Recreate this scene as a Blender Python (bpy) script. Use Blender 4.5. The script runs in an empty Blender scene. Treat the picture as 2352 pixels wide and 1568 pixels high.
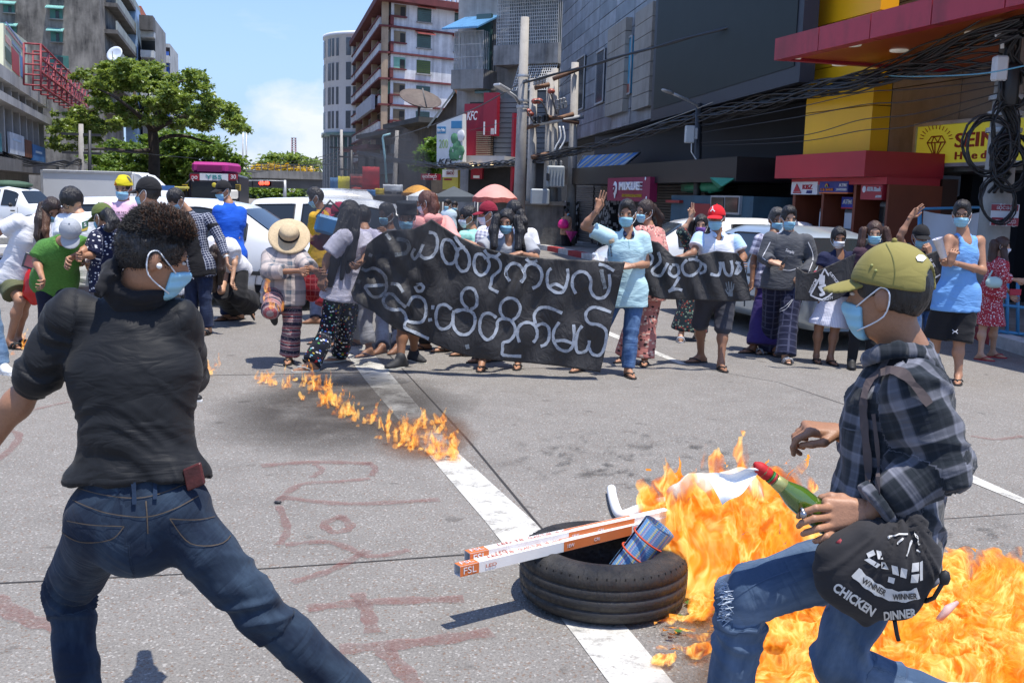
import bpy,math,random
import numpy as np
from mathutils import Vector,Matrix
random.seed(7)
SC=bpy.context.scene
COL=SC.collection
R_=math.radians
F_PX=2300.0;CXP,CYP=1176.0,784.0
CAM_H=1.65
PITCH=math.atan((CYP-452.0)/F_PX);ROLL=R_(1.7)
fwd=np.array([0,math.cos(PITCH),-math.sin(PITCH)])
up0=np.array([0,math.sin(PITCH),math.cos(PITCH)])
rt0=np.array([1.0,0,0])
RT=math.cos(ROLL)*rt0+math.sin(ROLL)*up0
UP=math.cos(ROLL)*up0-math.sin(ROLL)*rt0
CAM=np.array([0,0,CAM_H])
cam_d=bpy.data.cameras.new("camera");cam=bpy.data.objects.new("camera",cam_d);COL.objects.link(cam)
M=Matrix.Identity(4)
for i in range(3):
 M[i][0]=RT[i];M[i][1]=UP[i];M[i][2]=-fwd[i];M[i][3]=CAM[i]
cam.matrix_world=M
cam_d.sensor_width=36.0;cam_d.lens=36.0*F_PX/2352.0
cam_d.clip_start=0.05;cam_d.clip_end=6000
SC.camera=cam
SUN_EL,SUN_AZ=R_(76.0),R_(128.0)
sd=bpy.data.lights.new("sun",'SUN');sun=bpy.data.objects.new("sun",sd);COL.objects.link(sun)
sd.energy=4.6;sd.angle=R_(0.5);sd.color=(1.0,0.955,0.89)
sdir=Vector((math.cos(SUN_EL)*math.sin(SUN_AZ),math.cos(SUN_EL)*math.cos(SUN_AZ),math.sin(SUN_EL)))
sun.rotation_euler=sdir.to_track_quat('Z','Y').to_euler();sun.location=(6,-8,30)
W=bpy.data.worlds.new("World");SC.world=W;W.use_nodes=True
SC.view_settings.view_transform='Standard';SC.view_settings.look='None'
SC.view_settings.exposure=0.42;SC.view_settings.gamma=1.0
SC.render.engine='CYCLES'
try:
 SC.cycles.use_denoising=True;SC.cycles.denoiser='OPENIMAGEDENOISE'
 SC.cycles.denoising_input_passes='RGB_ALBEDO_NORMAL'
except Exception:pass
SC.cycles.max_bounces=6;SC.cycles.diffuse_bounces=3;SC.cycles.glossy_bounces=3
SC.cycles.transparent_max_bounces=16;SC.cycles.transmission_bounces=6;SC.cycles.volume_bounces=0
SC.cycles.sample_clamp_indirect=6.0
SC.cycles.caustics_reflective=False;SC.cycles.caustics_refractive=False
class NT:
 """small node-tree helper"""
 def __init__(s,nt):s.nt=nt
 def n(s,t,**kw):
  nd=s.nt.nodes.new(t)
  for k,v in kw.items():
   if k.startswith('i_'):
    key=k[2:];key=int(key) if key.isdigit() else key.replace('_',' ')
    nd.inputs[key].default_value=v
   else:setattr(nd,k,v)
  return nd
 def l(s,a,b):s.nt.links.new(a,b)
 def math(s,op,a,b=None,c=None,clamp=False):
  nd=s.nt.nodes.new('ShaderNodeMath');nd.operation=op;nd.use_clamp=clamp
  for i,v in enumerate((a,b,c)):
   if v is None:continue
   if isinstance(v,(int,float)):nd.inputs[i].default_value=v
   else:s.l(v,nd.inputs[i])
  return nd.outputs[0]
 def mix(s,fac,a,b):
  nd=s.nt.nodes.new('ShaderNodeMix');nd.data_type='RGBA'
  for key,v in ((0,fac),(6,a),(7,b)):
   if isinstance(v,(int,float)):nd.inputs[key].default_value=v
   elif isinstance(v,(tuple,list)):nd.inputs[key].default_value=(*v[:3],1)
   else:s.l(v,nd.inputs[key])
  return nd.outputs[2]
 def ramp(s,fac,stops,interp='LINEAR'):
  nd=s.nt.nodes.new('ShaderNodeValToRGB');cr=nd.color_ramp;cr.interpolation=interp
  while len(cr.elements)<len(stops):cr.elements.new(0.5)
  for e,(p,c) in zip(cr.elements,stops):
   e.position=p;e.color=(*c[:3],c[3] if len(c)>3 else 1) if isinstance(c,(tuple,list)) else (c,c,c,1)
  s.l(fac,nd.inputs[0]);return nd.outputs[0]
 def noise(s,vec,scale=5,detail=4,rough=0.55,dist=0.0,out=0):
  nd=s.n('ShaderNodeTexNoise');nd.inputs['Scale'].default_value=scale;nd.inputs['Detail'].default_value=detail
  nd.inputs['Roughness'].default_value=rough;nd.inputs['Distortion'].default_value=dist
  if vec is not None:s.l(vec,nd.inputs['Vector'])
  return nd.outputs[out]
 def scale(s,vec,sx,sy,sz,loc=(0,0,0),rot=(0,0,0)):
  nd=s.n('ShaderNodeMapping');nd.inputs['Scale'].default_value=(sx,sy,sz)
  nd.inputs['Location'].default_value=loc;nd.inputs['Rotation'].default_value=rot
  s.l(vec,nd.inputs['Vector']);return nd.outputs[0]
w=NT(W.node_tree);W.node_tree.nodes.clear()
sky=w.n('ShaderNodeTexSky');sky.sky_type='NISHITA';sky.sun_disc=False
sky.sun_elevation=SUN_EL;sky.sun_rotation=SUN_AZ;sky.air_density=1.0;sky.dust_density=0.7;sky.ozone_density=1.0
tc=w.n('ShaderNodeTexCoord')
mp=w.scale(tc.outputs['Generated'],1.0,1.0,1.7)
n1=w.noise(mp,7.0,8,0.58)
sep=w.n('ShaderNodeSeparateXYZ');w.l(tc.outputs['Generated'],sep.inputs[0])
el=w.math('MULTIPLY',sep.outputs[2],1.0)
azx=w.math('ADD',sep.outputs[0],0.235)
hill=w.math('SUBTRACT',0.135,w.math('MULTIPLY',w.math('ABSOLUTE',w.math('SUBTRACT',azx,0.075)),0.75))
lift=w.math('MULTIPLY',w.math('SUBTRACT',hill,el),9.0)
cl=w.math('ADD',w.math('MULTIPLY',w.math('SUBTRACT',n1,0.5),3.2),lift)
cm=w.math('MULTIPLY',cl,1.6,clamp=True)
wisp=w.math('MULTIPLY',w.math('SUBTRACT',w.noise(w.scale(tc.outputs['Generated'],1,1,3.5,(2.3,.4,1)),4.5,7,0.6),0.60),2.5,clamp=True)
cmask=w.math('MAXIMUM',w.math('MULTIPLY',cm,0.93),w.math('MULTIPLY',wisp,0.75))
shade=w.noise(w.scale(mp,1,1,1.3,(0,0,.02)),16,5,0.6)
ccol=w.mix(shade,(4.1,4.5,5.1),(5.4,5.55,5.75))
skb=w.n('ShaderNodeMix',data_type='RGBA',blend_type='MULTIPLY');skb.inputs[0].default_value=1.0
w.l(sky.outputs[0],skb.inputs[6]);skb.inputs[7].default_value=(.86,.95,1.18,1)
low=w.math('SUBTRACT',1.0,w.math('MULTIPLY',w.math('ABSOLUTE',sep.outputs[2]),2.6),clamp=True)
hz=w.mix(w.math('MULTIPLY',w.math('POWER',low,1.6),.92),skb.outputs[2],(2.05,3.1,5.0))
mixc=w.mix(cmask,hz,ccol)
bg=w.n('ShaderNodeBackground');bg.inputs[1].default_value=0.15;w.l(mixc,bg.inputs[0])
wo=w.n('ShaderNodeOutputWorld');w.l(bg.outputs[0],wo.inputs[0])
def ray(px,py):
 d=fwd+(px-CXP)/F_PX*RT-(py-CYP)/F_PX*UP
 return d
def P(px,py,Y):
 d=ray(px,py);return CAM+d*(Y/d[1])
def G(px,py,z=0.0):
 d=ray(px,py);return CAM+d*((z-CAM_H)/d[2])
class Face:
 """vertical plane through a photo point at depth Y, running along yaw (degrees left of +Y)"""
 def __init__(s,px,py,Y,yaw):
  s.o=P(px,py,Y);s.o[2]=0;a=R_(yaw)
  s.d=np.array([-math.sin(a),math.cos(a),0]);s.n=np.array([-s.d[1],s.d[0],0])
  if np.dot(s.n,CAM-s.o)<0:s.n=-s.n
  s.yaw=math.atan2(s.d[1],s.d[0])
 def hit(s,px,py):
  d=ray(px,py);t=np.dot(s.o-CAM,s.n)/np.dot(d,s.n);p=CAM+d*t
  return np.dot(p-s.o,s.d),p[2]
 def off(s,d):
  f=Face.__new__(Face);f.o=s.o+s.n*d;f.d=s.d;f.n=s.n;f.yaw=s.yaw;return f
 def pt(s,u,z,out=0.0):return s.o+s.d*u+s.n*out+np.array([0,0,z])
 def rect(s,x0,y0,x1,y1):
  ym=(y0+y1)/2;xm=(x0+x1)/2
  ua=s.hit(x0,ym)[0];ub=s.hit(x1,ym)[0];za=s.hit(xm,y1)[1];zb=s.hit(xm,y0)[1]
  return min(ua,ub),min(za,zb),max(ua,ub),max(za,zb)
MATS={}
def newmat(name):
 m=bpy.data.materials.new(name);m.use_nodes=True;t=NT(m.node_tree);m.node_tree.nodes.clear()
 o=t.n('ShaderNodeOutputMaterial');b=t.n('ShaderNodeBsdfPrincipled');t.l(b.outputs[0],o.inputs[0])
 return m,t,b,o
def setc(t,sock,c):
 if isinstance(c,(tuple,list)):sock.default_value=(*c[:3],1)
 else:t.l(c,sock)
def bump(t,b,h,strength=0.3,dist=0.01):
 n=t.n('ShaderNodeBump');n.inputs['Strength'].default_value=strength;n.inputs['Distance'].default_value=dist
 t.l(h,n.inputs['Height']);t.l(n.outputs[0],b.inputs['Normal'])
def objco(t):return t.n('ShaderNodeTexCoord').outputs['Object']
def mat(name,c,rough=0.6,var=0.12,vs=3.0,metal=0.0,bmp=0.0,bs=40.0,spec=0.5,coat=0.0,emit=None,es=1.0):
 if name in MATS:return MATS[name]
 m,t,b,o=newmat(name);oc=objco(t)
 if var>0:
  f=t.noise(oc,vs,5,0.6)
  d=tuple(x*(1-var) for x in c);e=tuple(min(1,x*(1+var)) for x in c)
  setc(t,b.inputs['Base Color'],t.mix(t.ramp(f,[(0.3,0.0),(0.7,1.0)]),d,e))
 else:setc(t,b.inputs['Base Color'],c)
 b.inputs['Roughness'].default_value=rough;b.inputs['Metallic'].default_value=metal
 b.inputs['Specular IOR Level'].default_value=spec
 if coat:b.inputs['Coat Weight'].default_value=coat;b.inputs['Coat Roughness'].default_value=0.08
 if bmp:bump(t,b,t.noise(oc,bs,4,0.6),bmp,0.02)
 if emit:b.inputs['Emission Color'].default_value=(*emit,1);b.inputs['Emission Strength'].default_value=es
 MATS[name]=m;return m
def stain_or_sheen(name,c,dirt_or_sheen,rough=0.85,amt=0.5,vs=0.35,streak=1.0,bmp=0.2):
 """plaster or concrete with vertical streaks and blotches"""
 if name in MATS:return MATS[name]
 m,t,b,o=newmat(name);oc=objco(t)
 f1=t.noise(oc,vs,8,0.65);f2=t.noise(t.scale(oc,1.4,1.4,0.09/streak),1.6,6,0.6)
 f=t.math('ADD',t.math('MULTIPLY',f1,0.6),t.math('MULTIPLY',f2,0.4))
 k=t.ramp(f,[(0.52-amt*0.22,0.0),(0.62+(1-amt)*0.1,1.0)])
 fine=t.noise(oc,6,6,0.65)
 base=t.mix(fine,tuple(x*0.86 for x in c),tuple(min(1,x*1.1) for x in c))
 setc(t,b.inputs['Base Color'],t.mix(k,base,t.mix(fine,tuple(x*.7 for x in dirt_or_sheen),tuple(x*1.3 for x in dirt_or_sheen))))
 b.inputs['Roughness'].default_value=rough
 bump(t,b,t.noise(oc,14,5,0.6),bmp,0.03)
 MATS[name]=m;return m
def mesh_from(name,V,Fs,smooth=False,mats=(),mi=None):
 me=bpy.data.meshes.new(name)
 V=np.asarray(V,dtype=np.float32)
 if isinstance(Fs,np.ndarray):
  n,k=Fs.shape
  me.vertices.add(len(V));me.vertices.foreach_set('co',V.ravel())
  me.loops.add(n*k);me.loops.foreach_set('vertex_index',Fs.astype(np.int32).ravel())
  me.polygons.add(n);me.polygons.foreach_set('loop_start',np.arange(0,n*k,k,dtype=np.int32))
  try:me.polygons.foreach_set('loop_total',np.full(n,k,dtype=np.int32))
  except Exception:pass
 else:
  me.from_pydata([tuple(map(float,v)) for v in V],[],[list(map(int,f)) for f in Fs])
 for m in mats:me.materials.append(m)
 if mi is not None:me.polygons.foreach_set('material_index',np.asarray(mi,dtype=np.int32))
 me.update(calc_edges=True)
 if smooth:me.polygons.foreach_set('use_smooth',np.ones(len(me.polygons),dtype=bool))
 me.validate(clean_customdata=False)
 return me
def link(name,me,parent=None):
 o=bpy.data.objects.new(name,me);COL.objects.link(o)
 if parent is not None:o.parent=parent
 return o
def world_off(o):
 v=np.zeros(3)
 while o is not None:v=v+np.array(o.location);o=o.parent
 return v
class MB:
 """collects quads and polygons in world space, then links them as one mesh object"""
 def __init__(s):s.V=[];s.F=[];s.M=[];s.mats=[];s.S=[]
 def _m(s,m):
  if m not in s.mats:s.mats.append(m)
  return s.mats.index(m)
 def add(s,V,F,m,smooth=False):
  b=len(s.V);k=s._m(m);s.V+=[tuple(map(float,v)) for v in V]
  for f in F:s.F.append([b+int(i) for i in f]);s.M.append(k);s.S.append(smooth)
  return s
 def box(s,c,size,m,ax=None,bev=0.0):
  """ax: 3 axis vectors (x,y,z); c centre"""
  ax=np.eye(3) if ax is None else np.asarray(ax,float);c=np.asarray(c,float)
  hx,hy,hz=[x/2 for x in size]
  if bev<=0:
   V=[c+ax[0]*a*hx+ax[1]*b*hy+ax[2]*d*hz for d in (-1,1) for b in (-1,1) for a in (-1,1)]
   F=[(0,2,3,1),(4,5,7,6),(0,1,5,4),(2,6,7,3),(0,4,6,2),(1,3,7,5)]
   return s.add(V,F,m)
  bev=min(bev,hx*.49,hy*.49,hz*.49);V=[];idx={}
  for sx in (-1,1):
   for sy in (-1,1):
    for sz in (-1,1):
     for k in range(3):
      q=[sx*(hx-(0 if k==0 else bev)),sy*(hy-(0 if k==1 else bev)),sz*(hz-(0 if k==2 else bev))]
      idx[sx,sy,sz,k]=len(V);V.append(c+ax[0]*q[0]+ax[1]*q[1]+ax[2]*q[2])
  F=[]
  for k in range(3):
   a,b=[(1,2),(2,0),(0,1)][k]
   for sg in (-1,1):
    r=[]
    for (p,q) in ((-1,-1),(1,-1),(1,1),(-1,1)):
     v=[0,0,0];v[k]=sg;v[a]=p;v[b]=q;r.append(idx[(*v,k)])
    F.append(r if sg>0 else r[::-1])
  for k in range(3):
   a,b=[(1,2),(2,0),(0,1)][k]
   for p in (-1,1):
    for q in (-1,1):
     v0=[0,0,0];v1=[0,0,0];v0[k]=-1;v1[k]=1;v0[a]=v1[a]=p;v0[b]=v1[b]=q
     r=[idx[(*v0,a)],idx[(*v1,a)],idx[(*v1,b)],idx[(*v0,b)]]
     F.append(r if p*q>0 else r[::-1])
  for sx in (-1,1):
   for sy in (-1,1):
    for sz in (-1,1):
     r=[idx[sx,sy,sz,k] for k in range(3)];F.append(r if sx*sy*sz>0 else r[::-1])
  return s.add(V,F,m)
 def fbox(s,fc,u0,z0,u1,z1,d0,d1,m,bev=0.0):
  """box on a Face from (u0,z0) to (u1,z1), standing out from d0 to d1"""
  c=fc.pt((u0+u1)/2,(z0+z1)/2,(d0+d1)/2)
  return s.box(c,(abs(u1-u0),abs(d1-d0),abs(z1-z0)),m,(fc.d,fc.n,(0,0,1)),bev)
 def pbox(s,fc,x0,y0,x1,y1,d0,d1,m,bev=0.0):
  u0,z0,u1,z1=fc.rect(x0,y0,x1,y1);return s.fbox(fc,u0,z0,u1,z1,d0,d1,m,bev)
 def tube(s,pts,r,m,n=8,cap=True,smooth=True):
  pts=[np.asarray(p,float) for p in pts];N=len(pts)
  rs=r if isinstance(r,(list,tuple,np.ndarray)) else [r]*N
  V=[];F=[];prev=None
  for i,p in enumerate(pts):
   d=pts[min(i+1,N-1)]-pts[max(i-1,0)];d=d/(np.linalg.norm(d)+1e-9)
   if prev is None:
    a=np.array([0,0,1.0]) if abs(d[2])<.9 else np.array([1.0,0,0]);x=np.cross(a,d)
   else:x=prev-d*np.dot(prev,d)
   x/=np.linalg.norm(x)+1e-9;y=np.cross(d,x);prev=x
   for k in range(n):
    a=2*math.pi*k/n;V.append(p+rs[i]*(x*math.cos(a)+y*math.sin(a)))
  for i in range(N-1):
   for k in range(n):
    F.append((i*n+k,i*n+(k+1)%n,(i+1)*n+(k+1)%n,(i+1)*n+k))
  if cap:F.append(list(range(n))[::-1]);F.append([(N-1)*n+k for k in range(n)])
  return s.add(V,F,m,smooth)
 def lathe(s,c,prof,m,ax=None,n=24,smooth=True):
  """prof: list of (radius, height) along ax[2]"""
  ax=np.eye(3) if ax is None else np.asarray(ax,float);c=np.asarray(c,float);V=[];F=[]
  for (r,h) in prof:
   for k in range(n):
    a=2*math.pi*k/n;V.append(c+ax[2]*h+r*(ax[0]*math.cos(a)+ax[1]*math.sin(a)))
  for i in range(len(prof)-1):
   for k in range(n):F.append((i*n+k,i*n+(k+1)%n,(i+1)*n+(k+1)%n,(i+1)*n+k))
  return s.add(V,F,m,smooth)
 def poly(s,pts,m,thick=None,nrm=None):
  """flat polygon, given thickness along nrm"""
  pts=[np.asarray(p,float) for p in pts];n=len(pts)
  if thick is None:return s.add(pts,[list(range(n))],m)
  nrm=np.asarray(nrm,float);V=pts+[p-nrm*thick for p in pts]
  F=[list(range(n)),[n+i for i in range(n)][::-1]]+[(i,n+i,n+(i+1)%n,(i+1)%n) for i in range(n)]
  return s.add(V,F,m)
 def sphere(s,c,r,m,n=16,ax=None,rr=(1,1,1)):
  ax=np.eye(3) if ax is None else np.asarray(ax,float);V=[];F=[];c=np.asarray(c,float);h=n//2
  for i in range(h+1):
   t=math.pi*i/h
   for k in range(n):
    a=2*math.pi*k/n
    V.append(c+r*(ax[0]*rr[0]*math.sin(t)*math.cos(a)+ax[1]*rr[1]*math.sin(t)*math.sin(a)+ax[2]*rr[2]*math.cos(t)))
  for i in range(h):
   for k in range(n):F.append((i*n+k,(i+1)*n+k,(i+1)*n+(k+1)%n,i*n+(k+1)%n))
  return s.add(V,F,m,True)
 def build(s,name,parent=None,origin=None,smooth=None):
  V=np.array(s.V,dtype=np.float64);off=np.zeros(3)
  if parent is not None:off=world_off(parent)
  elif origin is not None:off=np.asarray(origin,float)
  me=mesh_from(name,V-off,s.F,False,s.mats,s.M)
  me.polygons.foreach_set('use_smooth',np.array(s.S if smooth is None else [smooth]*len(s.F),dtype=bool))
  o=link(name,me,parent)
  if parent is None:o.location=off
  return o
def tag(o,label,cat,group=None,kind=None):
 if kind:o['kind']=kind
 if label:o['label']=label
 if cat:o['category']=cat
 if group:o['group']=group
 return o
def thing(name,loc,label,cat,group=None):
 o=bpy.data.objects.new(name,None);COL.objects.link(o);o.location=tuple(map(float,loc));o.empty_display_size=.1
 return tag(o,label,cat,group)
def struct(o):o['kind']='structure';return o
def text_mesh(txt,size,m,origin,ux,uz,out,thick=0.004,width=None,align='CENTER',shear=0.0,bold=0.0,name='lettering'):
 """text as a thin mesh, written along ux with letters upright along uz, facing out"""
 cu=bpy.data.curves.new('t','FONT');cu.body=txt;cu.size=size;cu.align_x=align;cu.align_y='CENTER'
 cu.extrude=thick/2;cu.shear=shear;cu.offset=bold;cu.resolution_u=3
 o=bpy.data.objects.new('t',cu);COL.objects.link(o)
 dg=bpy.context.evaluated_depsgraph_get();me=bpy.data.meshes.new_from_object(o.evaluated_get(dg))
 bpy.data.objects.remove(o);V=np.empty(len(me.vertices)*3);me.vertices.foreach_get('co',V);V=V.reshape(-1,3)
 F=[list(p.vertices) for p in me.polygons];bpy.data.meshes.remove(me)
 if len(V)==0:return [],[]
 if width:V[:,0]*=width/max(1e-6,(V[:,0].max()-V[:,0].min()))
 ux=np.asarray(ux,float);uz=np.asarray(uz,float);out=np.asarray(out,float)
 Wd=np.asarray(origin)+V[:,:1]*ux+V[:,1:2]*uz+V[:,2:3]*out
 return Wd,F
def ftext(mb,fc,txt,x0,y0,x1,y1,d,m,shear=0.0,bold=0.0,thick=0.02):
 """text filling a photo rectangle on a Face"""
 u0,z0,u1,z1=fc.rect(x0,y0,x1,y1)
 ux=np.array(RT);ux=fc.d if np.dot(fc.d,ux)>0 else -fc.d
 V,F=text_mesh(txt,(z1-z0)*1.35,m,fc.pt((u0+u1)/2,(z0+z1)/2,d),ux,(0,0,1),fc.n,thick,u1-u0,'CENTER',shear,bold*(z1-z0))
 if len(V):mb.add(V,F,m)
_rs=np.random.RandomState(3);_tab=_rs.rand(4096).astype(np.float32)
def vnoise(p):
 p=np.asarray(p,dtype=np.float64);i=np.floor(p).astype(np.int64);f=p-i;f=f*f*(3-2*f);r=0
 for dx in (0,1):
  wx=f[:,0] if dx else 1-f[:,0]
  for dy in (0,1):
   wy=f[:,1] if dy else 1-f[:,1]
   for dz in (0,1):
    wz=f[:,2] if dz else 1-f[:,2]
    h=((i[:,0]+dx)*73856093)^((i[:,1]+dy)*19349663)^((i[:,2]+dz)*83492791)
    r=r+wx*wy*wz*_tab[np.abs(h)%4096]
 return r*2-1
def fbm(p,o=3):
 r=0;a=1.0;p=np.asarray(p,float)
 for k in range(o):r=r+a*vnoise(p+k*17.3);p=p*2.03;a*=.5
 return r/1.75
A3=lambda p:np.asarray(p,dtype=np.float64)
def unit(v):v=A3(v);return v/(np.linalg.norm(v)+1e-12)
class Field:
 def __init__(s,lo,hi,h):
  s.lo=A3(lo);s.h=h;s.n=np.maximum(4,np.ceil((A3(hi)-s.lo)/h).astype(int)+1)
  s.v=np.full(s.n,1.0,dtype=np.float32)
  s.ax=[(s.lo[i]+h*np.arange(s.n[i])).astype(np.float32) for i in range(3)]
 def sub(s,lo,hi):
  i0=np.clip(np.floor((A3(lo)-s.lo)/s.h).astype(int),0,s.n);i1=np.clip(np.ceil((A3(hi)-s.lo)/s.h).astype(int)+1,0,s.n)
  if np.any(i1<=i0):return None
  sl=tuple(slice(a,b) for a,b in zip(i0,i1))
  return sl,s.ax[0][sl[0]][:,None,None],s.ax[1][sl[1]][None,:,None],s.ax[2][sl[2]][None,None,:]
 def _put(s,sl,d,k):
  o=s.v[sl]
  if k>0:
   hh=np.maximum(k-np.abs(o-d),0)/k;s.v[sl]=np.minimum(o,d)-hh*hh*(k*.25)
  else:s.v[sl]=np.minimum(o,d)
 def cap(s,a,b,ra,rb,k=.03,flat=None,sq=1.0,ends=False):
  """tapered capsule; flat=(axis, factor) squeezes it along an axis; ends=True cuts it off square"""
  a=A3(a);b=A3(b);r=max(ra,rb)+k+s.h*2
  q=s.sub(np.minimum(a,b)-r,np.maximum(a,b)+r)
  if q is None:return s
  sl,X,Y,Z=q;X=X-np.float32(a[0]);Y=Y-np.float32(a[1]);Z=Z-np.float32(a[2]);ab=(b-a)
  L2=float(ab@ab)+1e-12
  t0=(X*np.float32(ab[0])+Y*np.float32(ab[1])+Z*np.float32(ab[2]))/np.float32(L2);t=np.clip(t0,0,1)
  dx=X-t*np.float32(ab[0]);dy=Y-t*np.float32(ab[1]);dz=Z-t*np.float32(ab[2])
  if flat is not None:
   n=unit(flat[0]).astype(np.float32);e=np.float32(flat[1]-1);c=(dx*n[0]+dy*n[1]+dz*n[2])*e
   dx=dx+c*n[0];dy=dy+c*n[1];dz=dz+c*n[2]
  d=np.sqrt(dx*dx+dy*dy+dz*dz)-(np.float32(ra)+t*np.float32(rb-ra))
  if ends:
   if ends=='b':d=np.maximum(d,(t0-1)*np.float32(math.sqrt(L2)))
   else:d=np.maximum(d,(np.abs(t0-.5)-.5)*np.float32(math.sqrt(L2)))
  s._put(sl,d,k);return s
 def _ell(s,c,ax,r,pad):
  c=A3(c);ax=A3(ax);m=max(r)+pad
  q=s.sub(c-m,c+m)
  if q is None:return None
  sl,X,Y,Z=q;X=X-np.float32(c[0]);Y=Y-np.float32(c[1]);Z=Z-np.float32(c[2])
  u=[X*np.float32(ax[i][0])+Y*np.float32(ax[i][1])+Z*np.float32(ax[i][2]) for i in range(3)]
  k0=np.sqrt(sum((u[i]/np.float32(r[i]))**2 for i in range(3)));k1=np.sqrt(sum((u[i]/np.float32(r[i]**2))**2 for i in range(3)))+1e-6
  return sl,k0*(k0-1)/k1
 def ell(s,c,ax,r,k=.02):
  q=s._ell(c,ax,r,k+s.h*2)
  if q:s._put(q[0],q[1],k)
  return s
 def cut_ell(s,c,ax,r):
  q=s._ell(c,ax,r,s.h*4)
  if q:s.v[q[0]]=np.maximum(s.v[q[0]],-q[1])
  return s
 def plane(s,p,n):
  """keeps the side n points away from"""
  p=A3(p);n=unit(n).astype(np.float32)
  d=(s.ax[0]-np.float32(p[0]))[:,None,None]*n[0]+(s.ax[1]-np.float32(p[1]))[None,:,None]*n[1]+(s.ax[2]-np.float32(p[2]))[None,None,:]*n[2]
  s.v=np.maximum(s.v,d);return s
 def mesh(s):
  v=s.v;n=s.n
  v[0]=v[-1]=1;v[:,0]=v[:,-1]=1;v[:,:,0]=v[:,:,-1]=1
  ins=v<0;cnt=np.zeros(n-1,np.int8)
  for a in (0,1):
   for b in (0,1):
    for c in (0,1):cnt+=ins[a:n[0]-1+a,b:n[1]-1+b,c:n[2]-1+c]
  act=(cnt>0)&(cnt<8);I=np.argwhere(act)
  if len(I)==0:return np.zeros((0,3)),np.zeros((0,4),int)
  idx=np.full(act.shape,-1,np.int64);idx[act]=np.arange(len(I))
  acc=np.zeros((len(I),3));ec=np.zeros(len(I))
  cs={(a,b,c):v[I[:,0]+a,I[:,1]+b,I[:,2]+c] for a in (0,1) for b in (0,1) for c in (0,1)}
  for ax in range(3):
   for p in (0,1):
    for q in (0,1):
     c0=[0,0,0];o=[i for i in range(3) if i!=ax];c0[o[0]]=p;c0[o[1]]=q;c1=list(c0);c1[ax]=1
     v0=cs[tuple(c0)];v1=cs[tuple(c1)];m=(v0<0)!=(v1<0);t=v0[m]/(v0[m]-v1[m])
     pt=np.tile(np.array(c0,float),(m.sum(),1));pt[:,ax]+=t;acc[m]+=pt;ec[m]+=1
  V=s.lo+(I+acc/ec[:,None])*s.h;Q=[]
  for ax in range(3):
   o=[i for i in range(3) if i!=ax];sa=[slice(1,-1)]*3;sb=list(sa)
   sa[ax]=slice(0,n[ax]-1);sb[ax]=slice(1,n[ax])
   A=ins[tuple(sa)];B=ins[tuple(sb)];E=np.argwhere(A!=B)
   if len(E)==0:continue
   fl=A[tuple(E.T)];E=E.copy();E[:,o[0]]+=1;E[:,o[1]]+=1
   def cell(d0,d1):
    c=E.copy();c[:,o[0]]+=d0;c[:,o[1]]+=d1;return idx[tuple(c.T)]
   q=np.stack([cell(-1,-1),cell(0,-1),cell(0,0),cell(-1,0)],1)
   if ax==1:q=q[:,::-1]
   q[~fl]=q[~fl][:,::-1];Q.append(q)
  return V,np.concatenate(Q)
def vnormals(V,Q):
 n=np.cross(V[Q[:,2]]-V[Q[:,0]],V[Q[:,3]]-V[Q[:,1]]);N=np.zeros_like(V)
 for k in range(4):np.add.at(N,Q[:,k],n)
 return N/(np.linalg.norm(N,axis=1,keepdims=True)+1e-9)
def relax(V,Q,it=1,f=.5):
 E=np.concatenate([Q[:,[0,1]],Q[:,[1,2]],Q[:,[2,3]],Q[:,[3,0]]])
 for _ in range(it):
  S=np.zeros_like(V);c=np.zeros(len(V));np.add.at(S,E[:,0],V[E[:,1]]);np.add.at(c,E[:,0],1)
  np.add.at(S,E[:,1],V[E[:,0]]);np.add.at(c,E[:,1],1);V=V+f*(S/np.maximum(c,1)[:,None]-V)
 return V
def bone_coords(V,bones):
 """cloth coordinates: (metres round the limb, metres along it, bone number) from the nearest bone"""
 best=np.full(len(V),1e9);out=np.zeros((len(V),3))
 for k,(a,b,r,f,off) in enumerate(bones):
  a=A3(a);b=A3(b);ab=b-a;L=np.linalg.norm(ab)+1e-9;d=ab/L
  t=(V-a)@d;tc=np.clip(t,-.05*L,1.05*L);q=V-a-tc[:,None]*d;dist=np.linalg.norm(q,axis=1)-r
  x=unit(f-d*np.dot(f,d));y=np.cross(d,x);ang=np.arctan2(q@y,q@x)
  m=dist<best;best[m]=dist[m];out[m,0]=(ang*max(r,.05))[m];out[m,1]=t[m]+off;out[m,2]=k
 return out
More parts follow.
